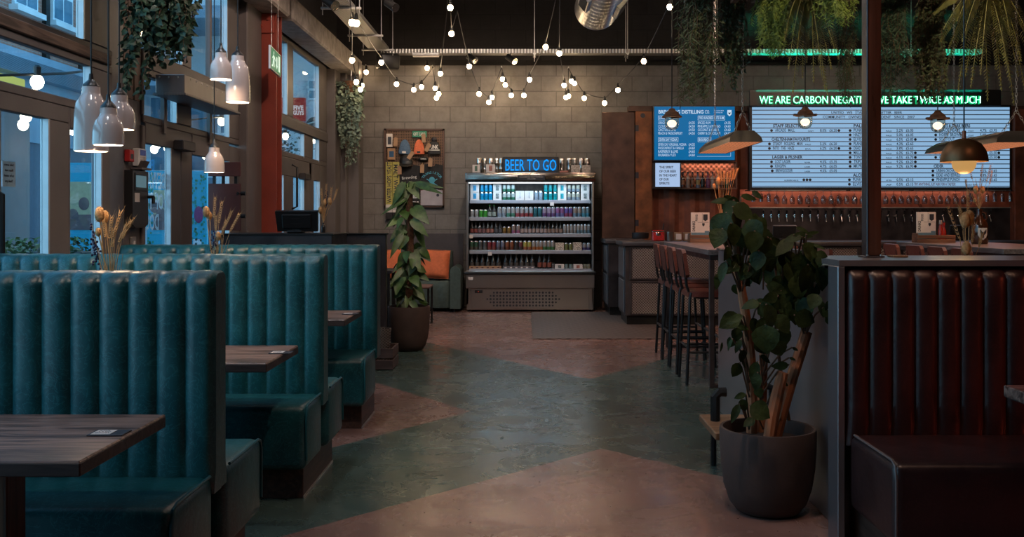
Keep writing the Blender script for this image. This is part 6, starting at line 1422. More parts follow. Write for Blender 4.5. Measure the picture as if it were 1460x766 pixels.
# tap wall
TY = 14.20
r = thing('tap_wall', 'dark steel tap wall with a long row of chrome beer taps under the hanging glasses', 'tap wall', (4.2, TY, 0))
za, zb = PX(0, 297, TY).z, .9
MB().box(PX(1056, 0, TY).x, PX(1452, 0, TY).x, TY, TY+.06, zb, za).obj('panel', M['steel_dark'], r, smooth=0)
MB().box(PX(1056, 0, TY).x, PX(1452, 0, TY).x, TY-.02, TY+.07, za, za+.018).obj('top_edge', M['galv'], r, smooth=0)
MB().box(PX(1056, 0, TY).x, PX(1445, 0, TY).x, TY+.04, TY+.07, za, PX(0, 270, TY).z).obj('copper_back', M['copper'], r, smooth=0)
for k in range(30):
    px = 1087+11.12*k; c = PX(px, 309, TY)
    q = MB().cyl((c.x, TY, c.z), (c.x, TY-.06, c.z), .014, n=8).cyl((c.x, TY-.055, c.z-.01), (c.x, TY-.075, c.z-.075), .011, .008, 8).cyl((c.x, TY-.055, c.z-.01), (c.x, TY-.055, c.z+.035), .012, n=8).sphere((c.x-.012, TY-.06, c.z+.012), .014, 8, 6)
    tp = q.obj('tap', M['chrome'], r); MB().cyl((c.x, TY-.055, c.z+.03), (c.x, TY-.07, c.z+.095), .010, .015, 8).obj('tap_handle', M['black'], tp)
# hanging glasses
ra, rb = PX(1066, 271, 13.95), PX(1444, 271, 13.95); ra.z = rb.z = 1.35+39*14.12/1400-.0265
r = thing('glass_rack', 'thin dark rack under the white menu lightbox that holds the hanging glasses', 'rack', ra)
q = MB()
for dy in (-.026, .026): q.box(ra.x, rb.x, 13.95+dy-.006, 13.95+dy+.006, ra.z+.004, ra.z+.012)
for px in (1068, 1210, 1300, 1440): x = PX(px, 0, 13.95).x; q.box(x-.008, x+.008, 13.90, 14.19, ra.z+.012, ra.z+.026)
q.obj('rails', M['black_metal'], r, smooth=0)
lo = light('AREA', 'rack_light', (0, 0, 0), 2.6, (1, .66, .55), .1); lo.data.shape = 'RECTANGLE'; lo.data.size = 3.6; lo.data.size_y = .03; lo.parent = r; lo.location = (1.85, .10, .01); lo.rotation_euler = (.45, 0, 0)
MB().box(ra.x+.05, rb.x-.05, 14.035, 14.065, ra.z+.012, ra.z+.024).obj('light_strip', M['galv'], r, smooth=0)
def glass_at(px, kind, lab, G):
    x = PX(px, 0, 13.95).x; zt = ra.z+.0155; q = MB()
    if kind == 'stem':
        prof = [(.034, 0), (.034, -.003), (.006, -.008), (.0045, -.055), (.012, -.068), (.034, -.095), (.042, -.13), (.040, -.165), (.034, -.195), (.0325, -.195), (.0385, -.165), (.0405, -.13), (.033, -.098), (.010, -.074), (0, -.072)]
    else:
        prof = [(.031, 0), (.031, -.004), (.010, -.012), (.008, -.03), (.024, -.05), (.030, -.08), (.029, -.16), (.028, -.16), (.0285, -.08), (.022, -.054), (0, -.045)]
    q.lathe(prof[::-1], (x, 13.95, zt), 16); o = q.obj('beer_glass', M['drink_glass'], None, (x, 13.95, zt), smooth=1.0); tag(o, lab, 'glass', G)
M['drink_glass'] = glassmat('thin_drink_glass', (.86, .84, .83), 1.2, .06, .10)
for k in range(34):
    px = 1074+11.1*k; kind = 'stem' if 3 <= k < 28 else 'straight'
    glass_at(px, kind, '%s beer glass hanging under the lightbox, %s from the left' % ('stemmed' if kind == 'stem' else 'straight', nth(k)), 'glasses hanging over the taps')
# white lightbox menu
LY = 14.12
r = thing('menu_lightbox', 'wide white backlit letter-board menu behind the bar under the green neon sign', 'menu board', (4.2, LY, 2.0))
def lx(px): return PX(px, 0, LY).x
def lz(py): return PX(0, py, LY).z
MB().box(lx(1069), lx(1443), LY+.01, LY+.14, lz(271), lz(149.5), .006).obj('case', M['black'], r, smooth=.3)
MB().box(lx(1072.5), lx(1439.5), LY, LY+.01, lz(267), lz(153)).obj('lit_face', M['lightbox'], r, smooth=0)
q = MB()
for k in range(18): z = lz(157.2+6.39*k); q.box(lx(1072.5), lx(1439.5), LY-.006, LY, z-.006, z+.006)
q.obj('letter_rails', mat('blue_grey_letter_rail', (.10, .14, .22), .5), r, smooth=0)
def row(k): return lz(162.3+6.39*k)
th = .040
def T_(nm, s, px, k, wpx=None, h=th, al='L', b=.014, m='ink'):
    MB().text(s, lx(px), row(k), LY-.0065, h, None if wpx is None else wpx*LY/1400, al, .001, b).obj(nm, M[m], r, smooth=0)
T_('heading', 'UNITED   WE   STAND   FOR   BETTER   BEER', 1185, 0, 101, .036); T_('heading', 'COMMUNITY   OWNED   INDEPENDENT   SINCE   2007', 1173, 1, 131, .036)
for s_, px, k, w in (('STAFF SELECTION', 1102, 3, 46), ('CHELTENHAM FAVOURITE', 1100, 6, 55), ('LAGER & PILSNER', 1101, 10, 43), ('PALE ALES', 1217, 3, 30), ('ALCOHOL FREE', 1216, 14, 40), ('STOUTS & DARK BEERS', 1334, 3, 49), ('CIDER', 1331, 12, 14)): T_('heading', s_, px, k, w, .042, 'L', .03)
def dot(px, k): c = Vector((lx(px), LY-.004, row(k)+.017)); MB().cyl((c.x, LY-.0015, c.z), (c.x, LY-.0035, c.z), .020, n=12).obj('round_marker', M['ink'], r, smooth=0)
def item(k, name, w, price, px, pp, style=None, ps=None, m='ink_blue', last=False):
    dot(px-5, k); T_('beer_name', name, px, k, w, .043, m=m or 'ink_blue'); T_('price', price, pp, k, 24, .038)
    if style: T_('beer_style', style, ps, k, 8, .018, 'L', .02)
    if last: dot(pp+27, k)
item(4, 'ARCADE   MALL', 28, '8.0%   £6.20', 1105, 1169, 'HAZY', 1152, last=True)
item(7, 'STEADY   ROLLING   MAN', 42, '5.2%   £6.20', 1102, 1169, 'PALE', 1148, 'ink'); item(8, 'INTO   THE   HAZE', 30, '6.2%   £6.20', 1102, 1169, 'IPA', 1148, 'ink', True)
item(11, 'LOST LAGER', 22, '4.5%   £5.35', 1105, 1169, 'PILSNER', 1147); item(12, 'KINGPIN', 15, '4.7%   £6.05', 1105, 1169, 'LAGER', 1147); item(13, 'BREWGOODER', 24, '4.5%   £5.05', 1106, 1169, 'LAGER', 1147)
for k, (n_, w, p_, l) in enumerate((('PUNK IPA', 20, '5.2%   £6.05', 0), ('HAZY JANE', 22, '5.0%   £6.05', 0), ('ELVIS JUICE', 24, '6.5%   £5.85', 1), ('PLANET PALE', 25, '4.3%   £5.65', 0), ('DEAD PONY', 22, '3.8%   £5.65', 0), ('MALLAIG COAST', 28, '6.0%   £6.70', 1), ('TONY PALE', 22, '6.5%   £6.70', 1), ('TRIPLE HOP', 24, '9.2%   £6.20', 1), ('MR PRESIDENT', 28, '9.2%   £6.90', 1))): item(4+k, n_, w, p_, 1217, 1278, 'PALE', 1263, last=bool(l))
item(15, 'PUNK AF', 18, '0.5%   £5.15', 1216, 1278, 'AF IPA', 1263); item(16, 'ELVIS AF', 19, '0.5%   £5.15', 1216, 1278, 'AF', 1263)
for k, (n_, w, p_, l) in enumerate((('BLACK HEART', 30, '4.7%   £5.95', 0), ('HOPPY BROWN', 32, '5.0%   £5.95', 0), ('SO STOUT', 22, '4.9%   £5.65', 0))): item(4+k, n_, w, p_, 1339, 1397, 'STOUT', 1380, last=bool(l))
for k, n_ in ((9, 'SOUR CHERRY'), (10, 'CANDY SOUR')): item(k, n_, 26, '4.5%   £5.50', 1339, 1397, None, None, None, True)
for k, (n_, w) in enumerate((('URBAN ORCHARD', 30), ('DEAD AND BERRIED', 34), ('PINEAPPLE PUNCH', 33))): item(13+k, n_, w, ('4.5%   £5.65', '4.0%   £5.65', '4.0%   £5.65')[k], 1335, 1397)
T_('footer', 'TRY ANYTHING, JUST ASK FOR A TASTER!', 1303, 16, 59, .038, m='ink_red'); T_('footer', 'GUEST BEERS  • ', 1378, 16, 18, .018); T_('footer', 'ALLERGENS: ASK US', 1118, 15, 20, .018, 'L', .02)
for x in (1146, 1150.5, 1155): dot(x, 15)
# neon sign
NY = 14.02
r = thing('neon_sign', 'long green-white neon sentence on a black strip above the lightbox menu', 'sign', PX(1240, 150, NY))
MB().box(PX(1070, 0, NY).x, PX(1430, 0, NY).x, NY+.05, NY+.09, PX(0, 150.5, NY).z, PX(0, 127, NY).z, .004).obj('backing', M['black'], r, smooth=.3)
NT = MB()
NT.text('WE ARE CARBON NEGATIVE. WE TAKE TWICE AS MUCH', PX(1083, 0, NY).x, PX(0, 147.5, NY).z, NY, .108, 315*NY/1400, 'L', .02, -.022); NT.obj('lettering', M['neon'], r, smooth=0)
q = MB(); q.text('WE ARE CARBON NEGATIVE. WE TAKE TWICE AS MUCH', PX(1083, 0, NY).x, PX(0, 147.5, NY).z, NY+.028, .108, 315*NY/1400, 'L', .012, .045); q.obj('painted_glow_halo', M['halo_green'], r, smooth=0)  # glow on the backing imitated by a wider green copy of the letters
for k in range(5):
    lo = light('AREA', 'neon_light', (0, 0, 0), 9, (.0, 1, .6), .1); lo.data.shape = 'RECTANGLE'; lo.data.size = .7; lo.data.size_y = .08; lo.parent = r
    x = PX(1083+63*(k+.5), 0, NY).x; lo.location = Vector((x, NY+.0, PX(0, 134, NY).z+.03))-r.location; lo.data.spread = .8; lo.rotation_euler = (PI*.876, 0, 0)
# blue spirits screen
BY = 14.2
def bx(px): return PX(px, 0, BY).x
def bz(py): return PX(0, py, BY).z
r = thing('spirits_screen', 'blue illuminated spirits menu screen above the niche of bottles', 'screen', (bx(990), BY, bz(230)))
MB().box(bx(931.5), bx(1049), BY+.01, BY+.10, bz(230), bz(150.5), .005).obj('case', M['black'], r, smooth=.3)
MB().box(bx(933), bx(1047.5), BY, BY+.01, bz(228), bz(152)).obj('lit_face', M['screen_blue'], r, smooth=0)
q = MB()
def tb(s, px, py, h, w, al='L', b=0): q.text(s, bx(px), bz(py), BY-.001, h*BY/1400, w*BY/1400, al, .001, b)
tb('BREWDOG DISTILLING', 939, 162, 5, 64, 'L', .02); tb('CO.', 1005, 162, 5, 7); tb('SMALL BATCH SPIRITS', 1018, 158.6, 1.4, 14); tb('MADE IN ELLON', 1018, 161.3, 1.4, 12)
def boxed(s, x0, x1, y):
    tb(s, x0+1.6, y, 3.8, x1-x0-3.2, 'L', .01); 
    for a in ((x0, x1, y-5, y-4.6), (x0, x1, y+1.1, y+1.5), (x0, x0+.4, y-5, y+1.5), (x1-.4, x1, y-5, y+1.5)): q.box(bx(a[0]), bx(a[1]), BY-.002, BY, bz(a[3]), bz(a[2]))
boxed('LONE WOLF GIN', 938.5, 966, 170); boxed('FIVE HUNDRED CUTS RUM', 995, 1033.5, 170); boxed('SEVEN DAY VODKA', 938.5, 967, 201); boxed('BOURBON', 995, 1014, 201)
for k, (a, w, b_, w2) in enumerate((('ORIGINAL', 16, 'SPICED RUM', 18), ('CLOUDY LEMON', 26, 'PINEAPPLE & MANGO', 32), ('CACTUS & LIME', 25, 'COCONUT & VANILLA', 30), ('PEACH & PASSIONFRUIT', 34.5, 'CHERRY & CHOCOLATE', 32))):
    y = 177+5*k; tb(a, 938.5, y, 3.8, w); tb('£4.35' if k == 0 else '£4.50', 982, y, 3.8, 8.5); tb(b_, 995, y, 3.8, w2); tb('£4.35' if k == 0 else '£4.60', 1033, y, 3.8, 8.5)
for k, (a, w) in enumerate((('SEVEN DAY ORIGINAL VODKA', 40), ('PASSIONFRUIT & VANILLA', 36.5), ('RASPBERRY & LIME', 28), ('RHUBARB & YUZU', 25))): y = 208+5*k; tb(a, 938.5, y, 3.8, w); tb('£4.35' if k == 0 else '£4.60', 982, y, 3.8, 8.5)
q.box(bx(994), bx(1042), BY-.002, BY, bz(223.2), bz(222.8)).box(bx(1041.6), bx(1042), BY-.002, BY, bz(223), bz(205))
q.prism([(bx(1037), bz(157)), (bx(1043), bz(157)), (bx(1043), bz(163)), (bx(1040), bz(166)), (bx(1037), bz(163))], 'y', BY-.003, BY)
q.obj('lettering', M['screen_text'], r, smooth=0)
MB().prism([(bx(1038.4), bz(160)), (bx(1039.4), bz(160.8)), (bx(1040.6), bz(160.8)), (bx(1041.6), bz(160)), (bx(1041), bz(163)), (bx(1039), bz(163))], 'y', BY-.004, BY-.003).obj('crest_mark', mat('crest_blue', (.0, .08, .22), .5), r, smooth=0)
r = thing('quote_screen', 'small pale lit panel with five lines of text below the blue screen', 'screen', (bx(950), BY, bz(270)))
MB().box(bx(931), bx(971.5), BY+.01, BY+.08, bz(269.5), bz(231.5), .004).obj('case', M['black'], r, smooth=.3)
MB().box(bx(934.5), bx(969.5), BY, BY+.01, bz(266.5), bz(232.5)).obj('lit_face', M['screen_white'], r, smooth=0)
q = MB()
for k, (s, w) in enumerate((('THE SPIRIT', 20), ('OF OUR BEER', 24), ('IN THE HEART', 25), ('OF OUR', 13.5), ('SPIRITS', 14.5))): q.text(s, bx(940), bz(240.2+5.75*k), BY-.001, .034, w*BY/1400, 'L', .001, .02)
q.obj('lettering', M['ink'], r, smooth=0)
# bottle niche
r = thing('bottle_niche', 'copper mesh backed niche holding spirit bottles, right of the pale lit panel', 'shelf', (bx(1010), BY, bz(270)))
M['copper_mesh'] = plate('copper_woven_mesh', (.42, .16, .10), 'dots', 13, .5, .5)
MB().box(bx(972), bx(1050.5), BY+.09, BY+.11, bz(269), bz(231)).obj('back_mesh', M['copper_mesh'], r, smooth=0)
MB().box(bx(971.8), bx(1050.5), BY-.03, BY+.11, bz(269.8), bz(268)).obj('shelf_board', M['rust_dark'], r, smooth=0)
MB().box(bx(1048.5), bx(1050.5), BY-.03, BY+.11, bz(268), bz(231)).obj('side', M['rust_dark'], r, smooth=0)
MB().box(bx(972), bx(1047), BY-.03, BY-.026, bz(254.5), bz(254)).obj('bottle_rail', M['galv'], r, smooth=0)
lo = light('AREA', 'niche_light', (0, 0, 0), 1.2, (1, .6, .42), .1); lo.data.shape = 'RECTANGLE'; lo.data.size = .7; lo.data.size_y = .04; lo.parent = r; lo.location = (0, .03, bz(231.5)-bz(270)-.01)
SP = [(974.5, 'amber', (.28, .12, .05)), (981.5, 'clear', (.30, .20, .14)), (988, 'amber', (.22, .11, .06)), (995.5, 'gold', (.30, .25, .10)), (1002.5, 'dark', (.03, .03, .03)), (1010, 'violet', (.16, .05, .14)), (1016.5, 'clear', (.34, .28, .26)), (1023.5, 'clear', (.40, .34, .20)), (1030.5, 'amber', (.2, .1, .05)), (1037, 'green', (.05, .13, .09)), (1043.5, 'dark', (.06, .05, .05))]
for k, (px, kd, c) in enumerate(SP):
    zb = bz(268)+.001; x = bx(px); R = .030; H = .235; q = MB(); yy = BY+.035
    q.lathe([(0, 0), (R*.95, 0), (R, .008), (R, .045), (R, .046), (R, .115), (R, .116), (R, .135), (R*.7, .16), (R*.36, .175), (R*.34, .205), (R*.45, .206), (R*.45, H), (0, H)], (x, yy, zb), 14, [0, 0, 0, 1, 1, 0, 0, 0, 0, 0, 2, 2, 2])
    body = {'amber': M['amber'], 'dark': DARKG, 'violet': colmat((.12, .04, .10), .2, 0), 'green': colmat((.03, .09, .06), .15, 0), 'gold': colmat((.12, .16, .24), .2, 0), 'clear': colmat((.26, .22, .20), .15, 0)}[kd]
    o = q.obj('spirit_bottle', [body, colmat(c, .6, 0), M['black']], None, (x, yy, zb)); tag(o, '%s spirit bottle, %s from the left in the copper niche' % ({'amber': 'amber', 'dark': 'black', 'violet': 'violet-labelled', 'green': 'dark green', 'gold': 'gold-labelled', 'clear': 'clear'}[kd], nth(k)), 'bottle', 'spirit bottles in the niche')
# bar counters
M['tread'] = plate('pressed_tread_plate', (.27, .24, .23), 'dots', 30, .4, .85)
def counter(label, x0, x1, y0, y1, top=1.05, ov=.04, panels=()):
    r = thing('bar_counter', label, 'bar counter', ((x0+x1)/2, (y0+y1)/2, 0), 'bar counter blocks')
    MB().box(x0+.03, x1, y0+.05, y1, 0, .12).obj('plinth', M['black_metal'], r, smooth=0)
    MB().box(x0, x1, y0, y1, .12, top-.06, .006).obj('body', M['steel_dark'], r, smooth=.3)
    MB().box(x0-ov, x1+.0, y0-ov, y1+.02, top-.06, top, .012, 2).obj('worktop', M['counter_top'], r, smooth=.4)
    for (a, b, c_, d_) in panels: 
        pa = MB().box(a, b, y0-.008, y0+.002, c_, d_, .004).obj('tread_panel', M['tread'], r, smooth=.3)
        MB().box(a-.03, a, y0-.012, y0, c_-.02, d_+.02, .003).box(b, b+.03, y0-.012, y0, c_-.02, d_+.02, .003).box(a, b, y0-.012, y0, d_, d_+.02, .003).box(a, b, y0-.012, y0, c_-.02, c_, .003).obj('panel_trim', M['steel_dark'], pa, smooth=.3)
    q = MB().box(x0-.012, x0, y0+.05, y1-.05, .16, .56, .004).box(x0-.012, x0, y0+.05, y1-.05, .60, top-.09, .004); q.obj('end_panels', M['steel_panel'], r, smooth=.3)
    return r
M['counter_top'] = mat('black_stained_worktop', (.045, .038, .040), .34, 0, .2, 5)
PANS = []
for k in range(4):
    a = 1.32+1.45*k; PANS += [(a, a+1.35, .15, .53), (a, a+1.35, .59, .965)]
counter('long bar counter clad in tread plate, behind the high tables', 1.23, 7.1, 12.22, 13.0, panels=PANS)
counter('rear bar counter block at the container door, right of the drinks fridge', 1.12, 1.62, 13.42, 14.28)
# floor mat
tag(MB().box(.07, 2.2, 10.85, 13.9, 0, .012, .003).obj('floor_mat', plate('perforated_rubber_mat', (.115, .085, .075), 'floor', 9, .55, 0), None, (1, 12, 0)), 'perforated dark rubber mat on the floor before the fridge and bar', 'mat')
# things on the bar
CT = 1.0505; yb_ = 12.45
c = PX(938, 0, yb_); r = thing('sweet_dispenser', 'red glowing square jar on the left end of the bar', 'jar', (c.x, yb_, CT))
MB().box(c.x-.075, c.x+.075, yb_-.06, yb_+.06, CT, CT+.14, .01).obj('jar', mat('red_glass', (.42, .03, .03), .15, 0, .25, 30, spec=.8), r, smooth=.4); MB().box(c.x-.08, c.x+.08, yb_-.065, yb_+.065, CT+.115, CT+.13, .004).obj('rim', M['chrome'], r, smooth=.4)
MB().sphere((c.x, yb_-.06, CT+.085), .03, 10, 6, (1, .2, .8)).obj('emblem', M['chrome'], r); MB().cyl((c.x+.06, yb_, CT+.12), (c.x+.075, yb_, CT+.22), .008, n=6).obj('scoop', M['black'], r)
for k, (px, w, h, m, lab) in enumerate(((954, .05, .115, 'steel', 'plain steel tumbler next to the red jar'), (966.5, .052, .11, 'kraft', 'kraft pot with a pale label, left of the menu holder'), (979.5, .052, .11, 'kraft', 'kraft pot with a pale label close against the menu holder'))):
    c = PX(px, 0, yb_); r = thing('bar_pot', lab, 'pot', (c.x, yb_, CT), 'pots on the bar'); MB().lathe([(0, 0), (w*.9, 0), (w, .01), (w, h), (w*.9, h), (w*.88, .02), (0, .02)], (c.x, yb_, CT), 16).obj('pot', M[m], r)
    if k: MB().box(c.x-.03, c.x+.035, yb_-w-.004, yb_-w+.02, CT+.02, CT+.09).obj('label', M['paper'], r, smooth=0)
c = PX(913, 0, 13.8); tag(MB().lathe([(0, 0), (.11, 0), (.12, .02), (.12, .085), (.10, .09), (0, .09)], (c.x, 13.8, CT), 18).obj('round_tin', M['steel_dark'], None, (c.x, 13.8, CT)), 'round dark tin on the rear counter block', 'tin')
for k, (px, py, w, d_, lab) in enumerate(((1115, 331, 33, 12.9, 'black till screen on the bar behind the big shrub'), (1361, 329, 26, 12.9, 'black till screen on the bar right of the ketchup'))):
    c = PX(px, 0, d_); r = thing('bar_till', lab, 'till', (c.x, d_-.12, CT), 'tills on the bar'); hw = w*d_/2800
    q = MB(); q.T = Matrix.Translation((c.x, d_-.12, CT+.115)) @ Matrix.Rotation(.25, 4, 'X'); q.box(-hw, hw, -.015, .015, -.085, .085, .008); q.obj('screen_back', M['black'], r, smooth=.4); MB().box(c.x-.05, c.x+.05, d_-.17, d_-.05, CT, CT+.02, .004).box(c.x-.025, c.x+.025, d_-.125, d_-.09, CT+.02, CT+.09).obj('stand', M['black_metal'], r, smooth=.3)

# ---------------------------------------------------------------- high tables, stools
def high_table(label, x0, x1, y0, y1):
    r = thing('high_table', label, 'table', ((x0+x1)/2, (y0+y1)/2, 0), 'high tables'); z = 1.095
    MB().box(x0, x1, y0, y1, z-.045, z, .004).obj('tabletop', M['high_top'], r, smooth=.3)
    MB().box(x0+.02, x1-.02, y0+.02, y1-.02, z-.085, z-.045, .003).obj('under_frame', M['steel_dark'], r, smooth=.3)
    for x in (x0+.015, x1-.055):
        for y in (y0+.02, y1-.06): MB().box(x, x+.04, y, y+.04, 0, z-.085, .003).obj('leg', M['steel_leg'], r, smooth=.3)
    for y in (y0+.02, y1-.06): MB().box(x0+.055, x1-.055, y, y+.04, .0, .03, .003).obj('floor_rail', M['steel_leg'], r, smooth=.3)
    MB().box((x0+x1)/2-.02, (x0+x1)/2+.02, y0+.06, y1-.06, .0, .03, .003).obj('floor_rail', M['steel_leg'], r, smooth=.3)
    return r
M['steel_leg'] = mat('bare_steel_leg', (.11, .085, .078), .4, .7, .2)
M['high_top'] = wood('dark_grey_brown_tabletop', (.085, .070, .068), (.20, .165, .155), .36, 'y', 1.0)
high_table('high table with a dark top behind the big shrub, left of the two', 1.435, 2.18, 7.74, 10.24)
high_table('high table behind the oxblood bench, right of the two, holding the brown flagon', 3.86, 4.75, 7.94, 10.24)
def make_stool(label, loc, rotz):
    """seat faces local +x"""
    r = thing('bar_stool', label, 'bar stool', (0, 0, 0), 'bar stools at the high tables'); H = .75
    q = MB(); n = 18; ol = []
    for (x, y) in ((-.19, -.16), (-.10, -.19), (.14, -.195), (.19, -.17), (.20, 0), (.19, .17), (.14, .195), (-.10, .19), (-.19, .16)): ol.append((x, y))
    q.prism(ol, 'z', H-.045, H-.006).prism([(a*.97, b*.97) for a, b in ol], 'z', H-.006, H+.002); q.obj('seat', M['saddle'], r, smooth=1.0)
    q = MB(); q.T = Matrix.Translation((-.215, 0, .985)) @ Matrix.Rotation(-.14, 4, 'Y')
    vs = []; fs = []
    out = [(-.19, -.10), (-.175, .075), (-.15, .105), (.15, .105), (.175, .075), (.19, -.10), (.16, -.125), (-.16, -.125)]
    for t in (-.015, .015):
        for (y, z) in out: vs.append((t+.10*y*y*4*.25-.0, y, z))
    m_ = len(out); fs = [tuple(range(m_)), tuple(range(2*m_-1, m_-1, -1))]+[(i, m_+i, m_+(i+1) % m_, (i+1) % m_) for i in range(m_)]
    q.add(vs, fs); q.obj('backrest', M['saddle'], r, smooth=.5)
    for s_ in (-1, 1):
        MB().tube([(-.205, s_*.20, 0), (-.175, s_*.165, .70), (-.165, s_*.16, .74)], .0125, 8).obj('leg', M['black_metal'], r)
        MB().tube([(.205, s_*.20, 0), (.17, s_*.165, .71)], .0125, 8).obj('leg', M['black_metal'], r)
        MB().tube([(.10, s_*.15, .70), (-.10, s_*.15, .70), (-.175, s_*.15, .72), (-.20, s_*.15, .80), (-.225, s_*.15, 1.04)], .012, 8).obj('back_upright', M['black_metal'], r)
    MB().tube([(.19, -.185, .30), (.19, .185, .30)], .010, 6).tube([(-.192, -.185, .30), (-.192, .185, .30)], .010, 6).tube([(-.192, -.185, .26), (.19, -.185, .26)], .010, 6).tube([(-.192, .185, .26), (.19, .185, .26)], .010, 6).obj('foot_ring', M['black_metal'], r)
    r.location = loc; r.rotation_euler = (0, 0, rotz); return r
S0 = make_stool('chestnut leather bar stool with its back to the aisle, nearest the camera', (1.50, 8.10, 0), 0)
for i, (y, lab) in enumerate(((8.64, 'second from the camera on the aisle side'), (9.12, 'third from the camera on the aisle side'), (9.58, 'furthest from the camera on the aisle side'))): copy_tree(S0, (1.50, y, 0), 'chestnut bar stool, '+lab+' of the left high table', rotz=0)
for i, (y, lab) in enumerate(((8.10, 'first'), (8.64, 'second'), (9.12, 'third'), (9.58, 'fourth'))): copy_tree(S0, (2.24, y, 0), 'chestnut bar stool behind the big shrub, %s from the camera on the far side' % lab, rotz=PI)
for i, (y, x, lab) in enumerate(((9.62, 3.80, 'left of the four backs seen over the oxblood bench'), (9.14, 3.84, 'second from the left of the four backs over the oxblood bench'), (8.67, 3.85, 'third from the left of the four backs over the oxblood bench'), (8.245, 3.88, 'half hidden behind the dried teasels over the oxblood bench'))): copy_tree(S0, (x, y, 0), 'chestnut bar stool, '+lab, rotz=0)
# menu holders
TT = 1.0953
def menu_crate(px0, px1, d_, lab, mx0, mx1, mtop, extra=None):
    a, b_ = PX(px0, 0, d_).x, PX(px1, 0, d_).x; r = thing('menu_crate', lab, 'menu holder', ((a+b_)/2, d_, TT), 'menu crates on the high tables')
    q = MB().box(a, b_, d_-.075, d_-.063, TT, TT+.035, .002).box(a, b_, d_-.075, d_-.063, TT+.042, TT+.075, .002).box(a, b_, d_+.063, d_+.075, TT, TT+.075, .002).box(a, a+.012, d_-.063, d_+.063, TT, TT+.095, .002).box(b_-.012, b_, d_-.063, d_+.063, TT, TT+.075, .002).box(a+.012, b_-.012, d_-.063, d_+.063, TT, TT+.01)
    q.obj('crate', M['crate'], r, smooth=.3)
    x0, x1 = PX(mx0, 0, d_).x, PX(mx1, 0, d_).x; zt = PX(0, mtop, d_).z
    m = thing('menu_card', 'pale drinks and food menu card standing in the '+('left' if px0 < 1100 else 'right')+' wooden crate', 'menu', ((x0+x1)/2, d_, TT+.011), 'menus on the high tables'); z0 = TT+.011
    MB().box(x0, x1, d_-.006, d_+.006, z0, zt, .001).obj('card', M['paper'], m, smooth=0)
    MB().box(x0+.003, x1-.003, d_-.008, d_-.006, z0, z0+(zt-z0)*.30).box(x1-.05, x1-.003, d_-.008, d_-.006, z0+(zt-z0)*.3, z0+(zt-z0)*.36).obj('blue_band', mat('menu_blue', (.10, .19, .26), .6), m, smooth=0)
    h = zt-z0; q = MB(); q.text('DRINKS', x0+.042, z0+h*.34, d_-.0065, .026, h*.36, 'L', .001, .03, PI/2).text('FOOD', x0+.068, z0+h*.70, d_-.0065, .022, h*.24, 'L', .001, .03, PI/2)
    q.prism([(x1-.065, zt-.02), (x1-.02, zt-.02), (x1-.02, zt-.075), (x1-.0425, zt-.09), (x1-.065, zt-.075)], 'y', d_-.008, d_-.006).prism([(x1-.075, zt-.11), (x1-.05, zt-.11), (x1-.05, zt-.13), (x1-.0625, zt-.145), (x1-.075, zt-.13)], 'y', d_-.008, d_-.006)
    q.box(x0+.115, x0+.117, d_-.008, d_-.006, zt-.10, zt-.01).box(x0+.07, x1-.01, d_-.008, d_-.006, zt-.103, zt-.10); q.obj('printing', M['ink'], m, smooth=0)
    return r
menu_crate(982, 1014, 10.05, 'wooden crate holding a menu on the far end of the left high table', 985, 1011.5, 303)
menu_crate(1304, 1358, 9.95, 'wooden crate holding a menu and sauce bottles on the right high table', 1306.5, 1334, 302.5)
for k, (px, m, h, lab) in enumerate(((1341, (.50, .42, .40), .215, 'white-capped ketchup bottle in the right wooden crate'), (1346.5, (.48, .03, .02), .19, 'red sauce bottle in the right wooden crate'))):
    c = PX(px, 0, 9.95); R = .026; o = MB().lathe([(0, 0), (R, 0), (R*1.05, .03), (R, .11), (R*.5, h*.72), (R*.42, h*.80), (R*.6, h*.81), (R*.55, h), (0, h)], (c.x, 9.95+.02*k, TT+.011), 14, [0]*6+[1]*3).obj('sauce_bottle', [colmat((.45, .03, .02), .25, 0), colmat(m, .4, 0)], None, (c.x, 9.95+.02*k, TT+.011)); tag(o, lab, 'bottle', 'sauce bottles in the crate')
# flagon with dried grass, flowers over the bench
c = PX(1396.5, 0, 9.4); r = thing('flagon', 'brown glass flagon with a pale shield label on the right high table', 'bottle', (c.x, 9.4, TT))
MB().lathe([(0, 0), (.070, 0), (.076, .01), (.076, .17), (.066, .21), (.034, .25), (.024, .275), (.022, .315), (.027, .318), (.027, .335), (.018, .335), (.016, .30), (0, .30)], (c.x, 9.4, TT), 24).obj('body', M['amber'], r, smooth=1.0)
MB().tube([(c.x+.02, 9.4, TT+.31), (c.x+.058, 9.4, TT+.295), (c.x+.07, 9.4, TT+.25), (c.x+.055, 9.4, TT+.215)], .008, 6).obj('handle', M['amber'], r)
q = MB(); vs = []; n = 10; 
for z, w in ((.155, .62), (.09, .62), (.06, .40), (.04, .02)):
    for i in range(n+1): a = -PI/2+w*(2*i/n-1); vs.append((c.x+.0765*math.cos(a), 9.4+.0765*math.sin(a), TT+z))
q.add(vs, [(k*(n+1)+i, k*(n+1)+i+1, (k+1)*(n+1)+i+1, (k+1)*(n+1)+i) for k in range(3) for i in range(n)]); q.obj('label', M['paper'], r)
q = MB()
for s_ in (-1, 1): q.prism([(c.x+s_*.004, TT+.11), (c.x+s_*.03, TT+.14), (c.x+s_*.026, TT+.105), (c.x+s_*.006, TT+.085)], 'y', 9.4-.081, 9.4-.075)
q.box(c.x-.006, c.x+.006, 9.4-.081, 9.4-.075, TT+.06, TT+.11); q.obj('crest', M['ink'], r, smooth=0)
d = 9.4
